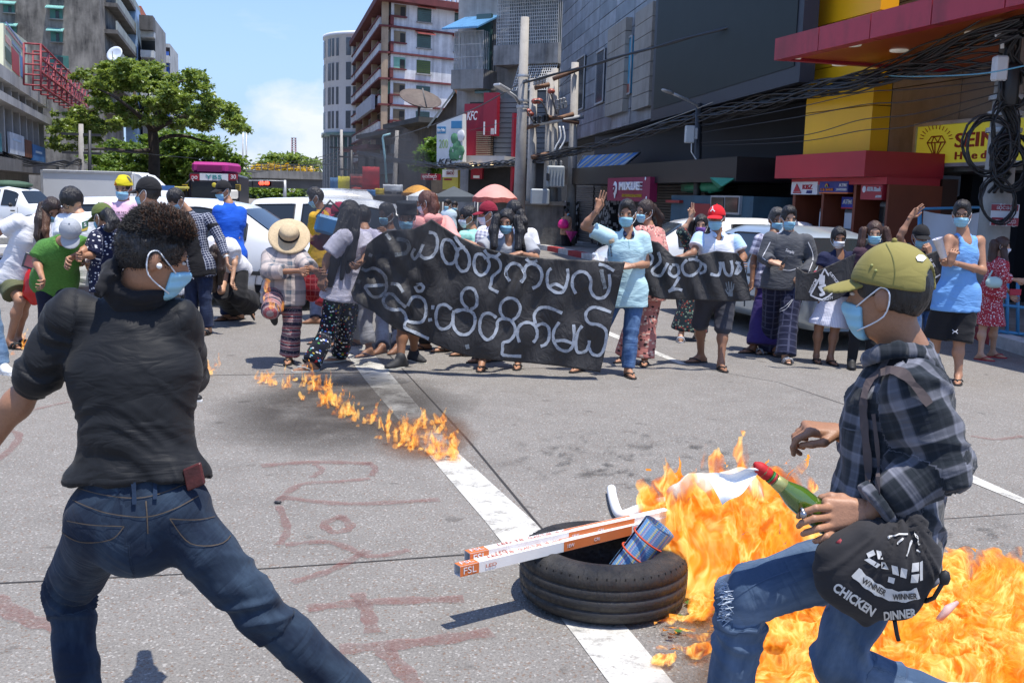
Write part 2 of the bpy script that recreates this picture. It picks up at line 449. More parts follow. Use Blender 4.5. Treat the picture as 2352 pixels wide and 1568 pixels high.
def sdf_obj(name,fld,m,parent,bones=None,wr=0.0,it=1,extra=None,fold=None):
 V,Q=fld.mesh() if isinstance(fld,Field) else fld
 if len(V)==0:return None
 if it:V=relax(V,Q,it)
 cc=bone_coords(V,bones) if bones else None
 if cc is not None and wr>0:
  N=vnormals(V,Q);p=np.stack([cc[:,0]*4,cc[:,1]*9,cc[:,2]*7.7],1)
  p[:,1]+=fbm(V*4,2)*2.0;r=1-2.4*np.abs(vnoise(p));r2=fbm(V*7,2)
  d=(r*.9+r2*.6) if fold is None else fold(V,cc,N)
  V=V+N*(wr*np.clip(d,-.55,1.6))[:,None]
 mats=m if isinstance(m,(list,tuple)) else [m];mi=None;Vs=[V];Fs=[Q];mi=[np.zeros(len(Q),int)];base=len(V)
 if extra:
  for (v,f,k) in extra:
   if len(v)==0:continue
   Vs.append(A3(v));Fs.append(np.asarray(f,int)+base);mi.append(np.full(len(f),k));base+=len(v)
 V=np.concatenate(Vs);Q=np.concatenate(Fs);mi=np.concatenate(mi)
 off=world_off(parent)
 me=mesh_from(name,V-off,Q,True,mats,mi)
 if cc is not None:
  at=me.attributes.new('cc','FLOAT_VECTOR','POINT');full=np.zeros((len(V),3),np.float32);full[:len(cc)]=cc
  at.data.foreach_set('vector',full.ravel())
 return link(name,me,parent)
def quad_sphere(c,ax,r,n=10):
 V=[];F=[];h=n//2;c=A3(c);ax=A3(ax)
 for i in range(h+1):
  t=math.pi*i/h
  for k in range(n):
   a=2*math.pi*k/n
   V.append(c+ax[0]*r[0]*math.sin(t)*math.cos(a)+ax[1]*r[1]*math.cos(t)+ax[2]*r[2]*math.sin(t)*math.sin(a))
 for i in range(h):
  for k in range(n):F.append((i*n+k,i*n+(k+1)%n,(i+1)*n+(k+1)%n,(i+1)*n+k))
 return A3(V),np.array(F)
def cc_node(t):return t.n('ShaderNodeAttribute',attribute_name='cc').outputs['Vector']
def cloth(name,c,kind='plain',c2=(.8,.8,.8),sc=1.0,c3=None,rough=0.85,wr=0.25,sheen=0.06):
 if name in MATS:return MATS[name]
 m,t,b,o=newmat(name);cc=cc_node(t);oc=objco(t);sp=t.n('ShaderNodeSeparateXYZ');t.l(cc,sp.inputs[0]);U,Vv=sp.outputs[0],sp.outputs[1]
 def band(x,per,wd,ph=0.0):
  f=t.math('FRACT',t.math('ADD',t.math('MULTIPLY',x,1.0/per),ph+50.0));return t.math('LESS_THAN',f,wd)
 def soft(x,per,wd,ph=0.0):
  f=t.math('FRACT',t.math('ADD',t.math('MULTIPLY',x,1.0/per),ph+50.0));a=t.math('ABSOLUTE',t.math('SUBTRACT',f,.5))
  return t.math('MULTIPLY',t.math('SUBTRACT',wd,a),1.0/(wd*.35),clamp=True)
 nz=t.noise(oc,9,5,0.6);base=t.mix(nz,tuple(x*.86 for x in c),tuple(min(1,x*1.12) for x in c));col=base
 if kind=='plaid':
  P1=.085*sc;a=t.math('ADD',t.math('MULTIPLY',soft(U,P1,.15),.42),t.math('MULTIPLY',soft(Vv,P1,.15),.42))
  l=t.math('ADD',t.math('MULTIPLY',soft(U,P1/4,.16,.1),.16),t.math('MULTIPLY',soft(Vv,P1/4,.16,.1),.16))
  f=t.math('MULTIPLY',t.math('ADD',a,t.math('MULTIPLY',l,t.math('ADD',.25,a))),1.0,clamp=True);col=t.mix(f,base,c2)
 elif kind=='grid':
  f=t.math('MAXIMUM',band(U,.05*sc,.16),band(Vv,.05*sc,.16));col=t.mix(f,base,c2)
 elif kind=='gingham':
  f=t.math('MULTIPLY',t.math('ADD',band(U,.05*sc,.5),band(Vv,.05*sc,.5)),.5);col=t.mix(f,base,c2)
 elif kind=='dots':
  vo=t.n('ShaderNodeTexVoronoi');vo.inputs['Scale'].default_value=30/sc;vo.inputs['Randomness'].default_value=.55;t.l(t.scale(cc,1,1,0.0),vo.inputs['Vector'])
  f=t.math('LESS_THAN',vo.outputs['Distance'],.30);col=t.mix(f,base,c2)
 elif kind=='floral':
  vo=t.n('ShaderNodeTexVoronoi');vo.inputs['Scale'].default_value=26/sc;t.l(cc,vo.inputs['Vector'])
  f=t.math('LESS_THAN',t.math('ADD',vo.outputs['Distance'],t.math('MULTIPLY',t.noise(cc,60/sc,3),.3)),.53)
  hs=t.n('ShaderNodeSeparateColor');t.l(vo.outputs['Color'],hs.inputs[0])
  pc=t.ramp(hs.outputs[0],[(0.0,c2),(.45,c2),(.46,c3 or c2),(1,c3 or c2)],'CONSTANT');col=t.mix(f,base,pc)
 elif kind=='print':
  vo=t.n('ShaderNodeTexVoronoi');vo.inputs['Scale'].default_value=24/sc;t.l(cc,vo.inputs['Vector'])
  f=t.math('LESS_THAN',t.math('ADD',vo.outputs['Distance'],t.math('MULTIPLY',t.noise(cc,70/sc,3),.35)),.50)
  hs=t.n('ShaderNodeSeparateColor');t.l(vo.outputs['Color'],hs.inputs[0])
  pc=t.ramp(hs.outputs[0],[(0,(.75,.75,.7)),(.3,(.45,.03,.03)),(.45,(.75,.75,.72)),(.6,(.06,.12,.5)),(.72,(.7,.5,.04)),(.82,(.08,.3,.06)),(.9,(.2,.5,.6))],'CONSTANT');col=t.mix(f,base,pc)
 elif kind=='stripes':
  f=t.math('FRACT',t.math('ADD',t.math('MULTIPLY',Vv,1.0/(.13*sc)),50));pc=t.ramp(f,[(0,c),(.22,c2),(.3,(.35,.28,.27)),(.36,c3 or c2),(.5,(.32,.25,.25)),(.56,c),(.66,c3 or c2),(.74,(.45,.38,.36)),(.8,c2),(.9,(.3,.2,.2))],'CONSTANT')
  dd=t.n('ShaderNodeTexVoronoi');dd.inputs['Scale'].default_value=90;t.l(cc,dd.inputs['Vector'])
  col=t.mix(t.math('MULTIPLY',t.math('LESS_THAN',dd.outputs['Distance'],.28),.55),pc,(.5,.45,.42))
 elif kind=='pinstripe':
  col=t.mix(band(U,.016*sc,.35),base,c2)
 elif kind=='denim':
  fade=t.noise(t.scale(cc,6,2.2,1.7),1.6,4,.6);tw=t.noise(t.scale(cc,260,60,1),1,2)
  col=t.mix(t.ramp(fade,[(.42,0.0),(.72,1.0)]),base,c2);col=t.mix(t.math('MULTIPLY',tw,.35),col,tuple(x*.5 for x in c))
  rough=.9
 elif kind=='two':
  col=t.mix(t.math('GREATER_THAN',Vv,.30),base,c2)
 elif kind=='heather':
  col=t.mix(t.ramp(t.noise(t.scale(cc,40,160,1),1,4,.7),[(.4,0.),(.6,1.)]),base,c2)
 setc(t,b.inputs['Base Color'],col);b.inputs['Roughness'].default_value=rough
 b.inputs['Sheen Weight'].default_value=sheen;b.inputs['Sheen Roughness'].default_value=.5;b.inputs['Specular IOR Level'].default_value=.25
 wv=t.noise(t.scale(cc,5,13,3),1.0,3,.5,.6);fw=t.noise(oc,420,2,.5)
 h=t.math('ADD',t.math('MULTIPLY',t.math('ABSOLUTE',t.math('SUBTRACT',wv,.5)),2.2),t.math('MULTIPLY',fw,.05))
 bump(t,b,h,wr,.03);MATS[name]=m;return m
def skin_mat(tone):
 k='skin_%d'%int(tone[0]*1000)
 if k in MATS:return MATS[k]
 m,t,b,o=newmat(k);oc=objco(t);f=t.noise(oc,12,5,.6);f2=t.noise(oc,140,4,.7)
 c=t.mix(f,tuple(x*.80 for x in tone),(tone[0]*1.16,tone[1]*1.06,tone[2]*1.0));c=t.mix(t.math('MULTIPLY',t.ramp(f2,[(.45,0.),(.7,1.)]),.35),c,tuple(x*.6 for x in tone));setc(t,b.inputs['Base Color'],c)
 b.inputs['Roughness'].default_value=.48;b.inputs['Subsurface Weight'].default_value=0.0;b.inputs['Specular IOR Level'].default_value=.4
 bump(t,b,t.math('ADD',f2,f),.16,.008);MATS[k]=m;return m
def hair_mat(name,c,c2=None,grad=False):
 if name in MATS:return MATS[name]
 m,t,b,o=newmat(name);oc=objco(t);st=t.noise(t.scale(oc,90,90,7),1.0,4,.6,.4)
 col=t.mix(st,tuple(x*.55 for x in c),tuple(x*1.5 for x in (c2 or c)));setc(t,b.inputs['Base Color'],col)
 b.inputs['Roughness'].default_value=.42;b.inputs['Specular IOR Level'].default_value=.5;bump(t,b,st,.6,.02);MATS[name]=m;return m
DARK=lambda:mat('eye_dark',(.012,.009,.008),.25,0);EYEW=lambda:mat('eye_white',(.62,.58,.54),.35,0)
MASKB=lambda:mask_mat('mask_blue',(.30,.58,.72));MASKW=lambda:mask_mat('mask_white',(.78,.80,.83))
def mask_mat(name,c):
 if name in MATS:return MATS[name]
 m,t,b,o=newmat(name);oc=objco(t);wv=t.n('ShaderNodeTexWave');wv.bands_direction='Z';wv.inputs['Scale'].default_value=11;wv.inputs['Distortion'].default_value=.6;t.l(oc,wv.inputs['Vector'])
 setc(t,b.inputs['Base Color'],t.mix(wv.outputs['Fac'],tuple(x*.92 for x in c),c));b.inputs['Roughness'].default_value=.8;bump(t,b,wv.outputs['Fac'],.35,.01);MATS[name]=m;return m
def hand_field(w,d,nrm,s=1.0,curl=(.5,.5,.5,.5),thumb=.5,side=1,h=.004,spread=1.0,paths=None):
 """w wrist, d direction to the knuckles, nrm back-of-hand normal; side=+1 puts the thumb on the -cross side"""
 d=unit(d);nrm=unit(nrm-d*np.dot(nrm,d));x=np.cross(nrm,d)*side;w=A3(w)
 f=Field(w-.21*s,w+.21*s,h)
 kn=w+d*.088*s
 f.cap(w-d*.02*s,w+d*.01*s,.027*s,.026*s,.01,(nrm,1.3))
 for q in (-.6,-.2,.2,.6):f.cap(w+d*.012*s+x*q*.03*s,kn+x*q*.044*s,.0155*s,.0125*s,.012)
 L=(.040,.045,.042,.032);ends=[]
 for i,q in enumerate((-1,-.34,.34,1)):
  if paths and paths.get(i):pts=[A3(p) for p in paths[i]]
  else:
   p=kn+x*q*.031*s-d*(.008 if i==3 else 0)*s;a=0;pts=[p];dd=d+x*q*.10*spread
   for k,ll in enumerate((1,.66,.55)):
    a+=curl[i]*(1.25 if k else 1.0);v=unit(dd)*math.cos(a)-nrm*math.sin(a);p=p+v*L[i]*ll*s;pts.append(p)
  for k in range(len(pts)-1):f.cap(pts[k],pts[k+1],(.0093-.0009*k)*s,(.0088-.0010*k)*s,.004 if k==0 else .002)
  ends.append(pts)
 if paths and paths.get('t'):pts=[A3(p) for p in paths['t']]
 else:
  p=w+d*.022*s-x*.026*s;v=unit(d*.75-x*(.85-.5*thumb)-nrm*.55*thumb);p1=p+v*.042*s
  v2=unit(d*.9-x*(.35-.7*thumb)-nrm*.5*thumb);p2=p1+v2*.032*s;p3=p2+unit(v2+x*.3*thumb)*.026*s;pts=[p,p1,p2,p3]
 for k in range(len(pts)-1):f.cap(pts[k],pts[k+1],(.0135-.0018*k)*s,(.0118-.0018*k)*s,.006)
 return f,ends,pts
def smooth3(p,k=4):
 p=[A3(q) for q in p];out=[]
 for i in range(len(p)-1):
  a,b,c,d=p[max(i-1,0)],p[i],p[i+1],p[min(i+2,len(p)-1)]
  for j in range(k):t=j/k;out.append(.5*(2*b+(c-a)*t+(2*a-5*b+4*c-d)*t*t+(3*b-a-3*c+d)*t**3))
 return out+[p[-1]]
class Person:pass
SKIN=dict(t=(.40,.215,.13),d=(.28,.145,.085),l=(.52,.31,.20),m=(.34,.18,.105))
def person(label,sp,name='person'):
 """sp: joints in photo pixels (x, y[, dz metres deeper]) plus clothing"""
 s=sp.get('s',1.0);h=sp.get('h',.0115);w=sp.get('w',.94 if not sp.get('fem') else .90);J={}
 sp.setdefault('group',None);planted=[k for k in ('fa','fb') if k in sp and len(sp[k])==2 and sp.get('stand',True)]
 Y=sp.get('Y')
 if Y is None:Y=np.mean([G(*sp[k],.075*s)[1] for k in planted])
 def jt(k,dz=0.0):
  v=sp[k];return P(v[0],v[1],Y+(v[2] if len(v)>2 else dz))
 for k in ('fa','fb'):
  if k in sp:J[k]=G(*sp[k],.075*s) if k in planted else jt(k)
 for k in ('hd','nk','sa','sb','ha','hb'):J[k]=jt(k)
 for a in 'ab':
  for k in ('e','w'):
   if k+a in sp:J[k+a]=jt(k+a,sp.get('armdz',0.0))
  if 'k'+a in sp:
   J['k'+a]=jt('k'+a,(J['f'+a][1]-Y)*.5 if 'f'+a in J else 0.)
 hc=(J['ha']+J['hb'])/2;sc_=(J['sa']+J['sb'])/2;U=unit(J['nk']-hc);R=J['sb']-J['sa'];R=unit(R-U*np.dot(R,U))
 yaw=R_(sp.get('yaw',0));want=np.array([math.sin(yaw),-math.cos(yaw),0])
 F=np.cross(U,R)
 if abs(np.dot(F,want))<.25:F=want-U*np.dot(want,U);F=unit(F);
 elif np.dot(F,want)<0:F=-F
 F=unit(F);Rr=np.cross(F,U)
 J['U'],J['F'],J['R']=U,F,Rr
 hy=R_(sp.get('hyaw',sp.get('yaw',0)));hp=R_(sp.get('hpitch',8));hr=R_(sp.get('hroll',0))
 hf=np.array([math.sin(hy)*math.cos(hp),-math.cos(hy)*math.cos(hp),-math.sin(hp)]);hu=np.array([math.sin(hy)*math.sin(hp),-math.cos(hy)*math.sin(hp),math.cos(hp)])
 hx=np.cross(hf,hu);hx,hu=hx*math.cos(hr)+hu*math.sin(hr),hu*math.cos(hr)-hx*math.sin(hr)
 hs=sp.get('hs',s*.95);H=J['hd'];HA=(hx,hu,hf)
 def hp_(x,u,f):return H+(hx*x+hu*u+hf*f)*hs
 up=np.array([0,0,1.0])
 pts=[v for k,v in J.items() if k not in 'UFR'];lo=np.min(pts,0)-.30;hi=np.max(pts,0)+.30
 if planted:lo[2]=-.01
 base=np.array([hc[0],hc[1],0.0]) if sp.get('stand',True) else np.array([hc[0],hc[1],max(0,lo[2]+.2)])
 if planted:base[:2]=np.mean([J[k][:2] for k in planted],0)
 T=thing(name,base,label,'person',sp.get('group'))
 sm=skin_mat(SKIN[sp.get('skin','t')]);hm=hair_mat(*sp.get('hairc',('hair_black',(.014,.012,.012))))
 f=Field(lo,hi,h);pel=.086*s*w
 chest=hc+(J['nk']-hc)*.64;waist=hc+(J['nk']-hc)*.28;ctop=hc+(J['nk']-hc)*.84
 def torso(f,g,kk=.05,lowhem=None):
  f.cap(J['ha']+U*.03*s,J['hb']+U*.03*s,pel+g,pel+g,kk,(F,1.05))
  f.cap(hc,chest,(.118*w*s+g),(.135*s*w+g),kk,(F,1.30))
  f.cap(chest-Rr*.07*s,chest+Rr*.07*s,.098*s*w+g,.098*s*w+g,kk,(F,1.12))
  if sp.get('fem'):
   for q in (-1,1):f.ell(chest+Rr*q*.062*s+F*.075*s-U*.015,(Rr,U,F),(.055*s+g*.6,.058*s+g*.6,.05*s+g*.6),.03)
  f.cap(ctop,J['sa']-U*.012*s,.060*s+g*.7,.046*s+g*.5,kk);f.cap(ctop,J['sb']-U*.012*s,.060*s+g*.7,.046*s+g*.5,kk)
  f.cap(ctop,J['nk'],.075*s+g*.6,.055*s+g*.3,kk)
 torso(f,-.012 if sp.get('top') and sp['top'].get('neck')!='tank' else 0)
 ls=.84 if sp.get('bot') and sp['bot'].get('kind','trousers')=='trousers' else 1.0
 ub=J['nk'];f.cap(ub-(H-ub)*.1,hp_(0,-.055,-.018),.052*s,.047*s,.025)
 for a in 'ab':
  if 'e'+a in J:
   f.cap(J['s'+a],J['e'+a],.047*s*w,.036*s*w,.03);f.cap(J['e'+a],J['w'+a],.037*s*w,.025*s,.02)
   mid=J['e'+a]*.7+J['w'+a]*.3;f.cap(mid,mid,.039*s*w,.039*s*w,.03)
  if 'k'+a in J:
   f.cap(J['h'+a],J['k'+a],.083*s*w*ls,.054*s*ls,.04);f.cap(J['k'+a],J['f'+a],.052*s*ls,.034*s,.02)
   if ls<1:continue
   cf=J['k'+a]*.68+J['f'+a]*.32-F*.014;f.cap(cf,cf,.054*s*ls,.054*s*ls,.04)
 toes={}
 for a in 'ab':
  if 'f'+a in J:
   ty=R_(sp.get('t'+a,sp.get('yaw',0)));tp=R_(sp.get('tp'+a,0))
   td=np.array([math.sin(ty)*math.cos(tp),-math.cos(ty)*math.cos(tp),-math.sin(tp)]);tu=np.array([math.sin(ty)*math.sin(tp),-math.cos(ty)*math.sin(tp),math.cos(tp)])
   an=J['f'+a];toes[a]=(td,tu)
   heel=an-td*.045*s-tu*.045*s;ball=an+td*.105*s-tu*.053*s;tip=an+td*.16*s-tu*.058*s
   f.cap(an,heel,.034*s,.028*s,.02);f.cap(an,ball,.033*s,.025*s,.02);f.cap(heel,ball,.026*s,.030*s,.02,(tu,1.25));f.cap(ball,tip,.033*s,.022*s,.012,(tu,1.6))
 f.ell(hp_(0,.028,-.008),HA,(.0765*hs,.100*hs,.094*hs),.01);f.ell(hp_(0,-.045,.026),HA,(.060*hs,.070*hs,.068*hs),.03)
 f.cap(hp_(0,.012,.086),hp_(0,-.022,.103),.010*hs,.0145*hs,.012);f.cap(hp_(0,-.058,.080),hp_(0,-.058,.086),.017*hs,.014*hs,.012,(hu,1.5))
 f.cap(hp_(-.04,.03,.075),hp_(.04,.03,.075),.013*hs,.013*hs,.015)
 for q in (-1,1):f.ell(hp_(q*.080,-.004,-.012),(hx,hu,hf),(.012*hs,.033*hs,.021*hs),.006)
 ex=[]
 for q in (-1,1):
  for (c,r,k) in (((q*.032,.009,.0815),(.0150,.0065,.009),3),((q*.031,.009,.0875),(.0075,.0062,.005),1),((q*.033,.031,.0865),(.020,.0036,.006),2),((q*.032,.0150,.0860),(.0165,.0028,.006),1)):
   v,q4=quad_sphere(hp_(*c),HA,[x*hs for x in r]);ex.append((v,q4,k))
 Fm=mat('lip',(.30,.11,.09),.5,.1)
 v,q4=quad_sphere(hp_(0,-.058,.0965),HA,[x*hs for x in (.022,.0075,.006)]);ex.append((v,q4,4))
 for a,sd in (('a',-1),('b',1)):
  if 'w'+a in J and sp.get('hand'+a,True):
   hd_=sp.get('hand'+a) or {};hd_=hd_ if isinstance(hd_,dict) else {}
   d=unit(J['w'+a]-J['e'+a]) if 'dir' not in hd_ else unit(RT*hd_['dir'][0]-UP*hd_['dir'][1]+fwd*(hd_['dir'][2] if len(hd_['dir'])>2 else 0))
   nr=hd_.get('n');nr=(RT*nr[0]-UP*nr[1]+fwd*nr[2]) if nr else (-F*.2+(Rr*(1 if sd>0 else -1)))
   hf_,e_,t_=hand_field(J['w'+a],d,nr,s*.98,hd_.get('curl',(.45,.5,.55,.6)),hd_.get('thumb',.5),hd_.get('side',sd),hd_.get('h',.0045))
   v,q4=hf_.mesh();ex.append((v,q4,0))
 body=sdf_obj('body',f,[sm,DARK(),hm,EYEW(),Fm],T,None,0,1,ex)
 Fc=-F if sp.get('ccflip') else F;TB=[(hc-U*.05,J['nk'],.13*s,Fc,0)]
 AB=[];LB=[]
 for a in 'ab':
  if 'e'+a in J:AB+=[(J['s'+a],J['e'+a],.045*s,Fc,.2),(J['e'+a],J['w'+a],.04*s,Fc,.2+float(np.linalg.norm(J['e'+a]-J['s'+a])))]
  if 'k'+a in J:LB+=[(J['h'+a],J['k'+a],.08*s,Fc,.1),(J['k'+a],J['f'+a],.055*s,Fc,.1+float(np.linalg.norm(J['k'+a]-J['h'+a])))]
 wr=sp.get('wr',.0065)
 tp=sp.get('top')
 if tp:
  g=tp.get('g',.018)*s;g2=Field(lo,hi,tp.get('h',h));hem=hc-U*tp.get('hem',.10)*s;fl=tp.get('flare',.02)
  torso(g2,g,.05)
  g2.cap(chest,hem,.140*s*w+g,(.146+fl)*s*w+g,.05,(F,1.28),ends='b')
  gb=max(g,(sp.get('bot') or {}).get('g',.014)*s+.014)
  for q in 'ab':g2.cap(J['h'+q]+U*.06*s,J['h'+q]-U*(tp.get('hem',.10)+.02)*s,pel+gb-.012,pel+gb+fl*.5,.06,(F,1.05))
  sl=tp.get('sleeve',.55)
  for a in 'ab':
   if 'e'+a in J and sl>0:
    S,E_,W_=J['s'+a],J['e'+a],J['w'+a];sg=g+tp.get('sg',.002)
    if sl<=1:g2.cap(S-U*.008,S+(E_-S)*sl,.050*s*w+sg,.045*s*w+sg+tp.get('cuff',.008),.03,ends='b')
    else:
     g2.cap(S,E_,.052*s*w+sg,.043*s*w+sg,.03);e2=E_+(W_-E_)*(sl-1)
     g2.cap(E_,e2,.043*s*w+sg,.032*s+sg,.02,ends='b')
  g2.plane(hem,-U)
  if tp.get('neck','crew')=='crew':g2.cut_ell(J['nk']+U*.055*s+F*.015,(Rr,U,F),(.070*s,.06*s,.075*s))
  elif tp['neck']=='v':g2.cut_ell(J['nk']+U*.035*s+F*.075,(Rr,U,F),(.062*s,.12*s,.07*s))
  elif tp['neck']=='tank':
   g2.cut_ell(J['nk']+U*.02*s+F*.06,(Rr,U,F),(.07*s,.15*s,.09*s))
   for a,q in (('a',1),('b',1)):g2.cut_ell(J['s'+a]-U*.03*s,(Rr,U,F),(.075*s,.15*s,.16*s))
  sh=sdf_obj('shirt' if not tp.get('name') else tp['name'],g2,tp['m'],T,TB+AB,wr,1,fold=sp.get('topfold'))
  if tp.get('collar'):
   c3=Field(J['nk']-.2,J['nk']+.2,.006)
   for q in (-1,1):c3.cap(J['nk']+Rr*q*.055*s-F*.03+U*.02,J['nk']+Rr*q*.035*s+F*.085*s-U*.035*s,.017*s,.020*s,.01,(unit(Rr*q+U*.5),1.5))
   c3.cap(J['nk']-Rr*.055*s-F*.03+U*.02,J['nk']-F*.075+U*.02,.018,.018,.01);c3.cap(J['nk']+Rr*.055*s-F*.03+U*.02,J['nk']-F*.075+U*.02,.018,.018,.01)
   sdf_obj('collar',c3,tp['collar'],sh,TB,0)
  if tp.get('hood'):
   c3=Field(J['nk']-.3,J['nk']+.3,.009);c3.ell(J['nk']-F*.075*s-U*.02,(Rr,U,F),(.12*s,.07*s,.06*s),.02);c3.cap(J['nk']-Rr*.08+F*.03,J['nk']+Rr*.08+F*.03,.03,.03,.04)
   c3.cut_ell(J['nk']+U*.07*s,(Rr,U,F),(.065*s,.07*s,.07*s));sdf_obj('hood',c3,tp['m'],sh,TB,.004)
  J['hem']=hem
  ou=sp.get('outer')
  if ou:
   g3=Field(lo,hi,h);hem=hc-U*ou.get('hem',.12)*s;torso(g3,g+.014,.05);g3.cap(chest,hem,.146*s*w+g,.156*s*w+g+.01,.05,(F,1.26),ends='b')
   for q in 'ab':g3.cap(J['h'+q]+U*.06*s,J['h'+q]-U*.14*s,pel+g,pel+g+.012,.06,(F,1.05))
   for a in 'ab':
    S,E_,W_=J['s'+a],J['e'+a],J['w'+a];g3.cap(S,E_,.054*s*w+g,.046*s*w+g+.006,.03);g3.cap(E_,E_+(W_-E_)*ou.get('sleeve',.8),.046*s*w+g,.036*s+g,.02,ends='b')
   g3.plane(hem,-U);g3.cut_ell(hc+(J['nk']-hc)*.4+F*.20*s+Rr*ou.get('off',0),(Rr,U,F),(.085*s,.62*s,.20*s));g3.cut_ell(J['nk']+U*.05*s+F*.02,(Rr,U,F),(.072*s,.07*s,.08*s))
   sdf_obj('overshirt',g3,ou['m'],T,TB+AB,wr,1)
 bt=sp.get('bot')
 if bt:
  g=bt.get('g',.014)*s;g2=Field(lo,hi,bt.get('h',h));k=bt.get('kind','trousers');wz=hc+U*bt.get('rise',.07)*s;nm=bt.get('name',k)
  g2.cap(J['ha']+U*.03*s,J['hb']+U*.03*s,pel+g,pel+g,.04,(F,1.02));g2.cap(hc-U*.02,wz,.128*w*s+g,.124*s*w+g,.04,(F,1.28))
  if k in ('skirt','longyi','dress_skirt'):
   fr=bt.get('len',1.0);ft=[J[q] for q in ('fa','fb') if q in J];fc=np.mean(ft,0);end=hc+(fc-hc)*fr;fw=np.linalg.norm(ft[0]-ft[-1])*fr*.45
   r1=bt.get('r',.16)*s+fw*.3
   g2.cap(wz-U*.05,end,.13*s*w+g,r1,.06,(F,1.22),ends='b');g2.plane(end,-unit(wz-end))
  else:
   fr=bt.get('len',2.0);fl=bt.get('fl',.018)
   for a in 'ab':
    if 'k'+a not in J:continue
    A_,K_,E_=J['h'+a],J['k'+a],J['f'+a]
    if fr<=1:g2.cap(A_,A_+(K_-A_)*fr,.086*s*w+g,.064*s*w+g+fl,.03,ends='b')
    else:
     e2=K_+(E_-K_)*(fr-1);g2.cap(A_,K_,.084*s*w+g,.057*s+g,.03);g2.cap(K_,e2,.055*s+g,.040*s+g+fl,.02,ends='b')
  g2.plane(wz,U)
  sdf_obj(nm,g2,bt['m'],T,(TB if not LB else LB) if k in ('trousers','shorts') else [(wz,hc+(np.mean([J[q] for q in ('fa','fb') if q in J],0)-hc),.16,F,0)],bt.get('wr',wr),1,fold=sp.get('botfold'))
 ft_=sp.get('feet')
 if ft_:
  for a in 'ab':
   if a not in toes or a in sp.get('nofoot',''):continue
   td,tu=toes[a];an=J['f'+a];x=np.cross(td,tu);ctr=an+td*.055*s-tu*.068*s
   if ft_[0]=='flip':
    mb=MB();n=18;ring=[]
    for i in range(n):
     t=2*math.pi*i/n;lx=.140*s*math.cos(t);wd=(.046+.008*math.cos(t))*s;ring.append(ctr+td*lx+x*wd*math.sin(t))
    mb.poly([p+tu*.006 for p in ring],ft_[1],.016,tu);so=mb.build('sandal',T)
    mb=MB();top=ctr+tu*.016
    if len(ft_)>3:
     for q in (.0,.05):mb.tube([top+x*.052*s+td*(q+.02)-tu*.01,top+x*.03*s+td*(q+.03)+tu*.034*s,top+td*(q+.035)+tu*.042*s,top-x*.03*s+td*(q+.03)+tu*.034*s,top-x*.052*s+td*(q+.02)-tu*.01],.012*s,ft_[2],6)
    else:
     for q in (-1,1):mb.tube([top+td*.085*s+tu*.002,top+td*.075*s+tu*.026*s,top+td*.02*s+x*q*.036*s+tu*.024*s,top-td*.03*s+x*q*.046*s],.0065*s,ft_[2],6)
    mb.build('strap',so)
   else:
    g2=Field(an-.28,an+.28,.008);hl=an-td*.05*s-tu*.045*s;bl=an+td*.11*s-tu*.048*s;tpp=an+td*.165*s-tu*.05*s
    g2.cap(an+tu*.03,hl,.045*s,.039*s,.02);g2.cap(an,bl,.044*s,.037*s,.03);g2.cap(hl,bl,.038*s,.041*s,.02);g2.cap(bl,tpp,.043*s,.034*s,.02,(tu,1.3));g2.plane(an-tu*.066*s,-tu)
    so=sdf_obj('shoe',g2,ft_[1],T,None,0)
    mb=MB();ring=[]
    for i in range(18):
     t=2*math.pi*i/18;ring.append(an+td*(.06+.15*math.cos(t))*s-tu*.064*s+x*(.046+.006*math.cos(t))*s*math.sin(t))
    mb.poly(ring,ft_[2],.02,tu);mb.build('sole',so)
 hh=sp.get('hh',.007);hair=sp.get('hair','short');fl_=None
 if hair:
  g2=Field(H-.24*hs,H+.24*hs,hh);th=sp.get('hth',.012) if not sp.get('hat') else .006
  g2.ell(hp_(0,.032,-.012),HA,(.0765*hs+th,.100*hs+th,.094*hs+th),0)
  if hair in ('short','crop','spiky') and not sp.get('hat'):
   g2.ell(hp_(0,.10,.01),HA,(.066*hs,.045*hs+th*.8,.085*hs),.03)
  if hair=='bowl':g2.cut_ell(hp_(0,-.055,.125),HA,(.082*hs,.088*hs,.11*hs))
  else:g2.cut_ell(hp_(0,-.018,.125),HA,(.072*hs,.108*hs,.088*hs))
  low={'short':-.055,'crop':-.04,'spiky':-.05,'bowl':-.05,'long':-.11,'tied':-.07}[hair]
  g2.plane(hp_(0,low,-.05),-hu+hf*.35)
  if hair in ('short','crop','bowl','spiky'):
   for q in (-1,1):g2.cut_ell(hp_(q*.09,-.03,.025),HA,(.03*hs,.045*hs,.055*hs))
  V,Q=g2.mesh();V=relax(V,Q,1);N=vnormals(V,Q);lc=(V-H)@np.array(HA).T
  p=np.stack([lc[:,0]*60,lc[:,1]*14,lc[:,2]*60],1) if hair in ('long','tied','bowl') else np.stack([lc[:,0]*75,lc[:,1]*75,lc[:,2]*40],1)
  V=V+N*(fbm(p,2)*sp.get('hamp',.006))[:,None]
  ho=sdf_obj('hair',(V,Q),hm,T,None,0,0)
  for lk in sp.get('locks',[]):
   pp=[P(q[0],q[1],Y+q[2]) for q in lk['p']];r0,r1=lk['r'];g2=Field(np.min(pp,0)-.12,np.max(pp,0)+.12,.008);nn=len(pp)
   for i in range(nn-1):g2.cap(pp[i],pp[i+1],r0+(r1-r0)*i/(nn-1),r0+(r1-r0)*(i+1)/(nn-1),.03,lk.get('flat',None) and (fwd,lk['flat']))
   V,Q=g2.mesh();V=relax(V,Q,1);N=vnormals(V,Q);dd=unit(pp[-1]-pp[0]);t=V@dd;q=V-np.outer(t,dd)
   V=V+N*(fbm(np.concatenate([q[:,:2]*85+t[:,None]*2.0,q[:,2:]*85],1),2)*.012)[:,None]
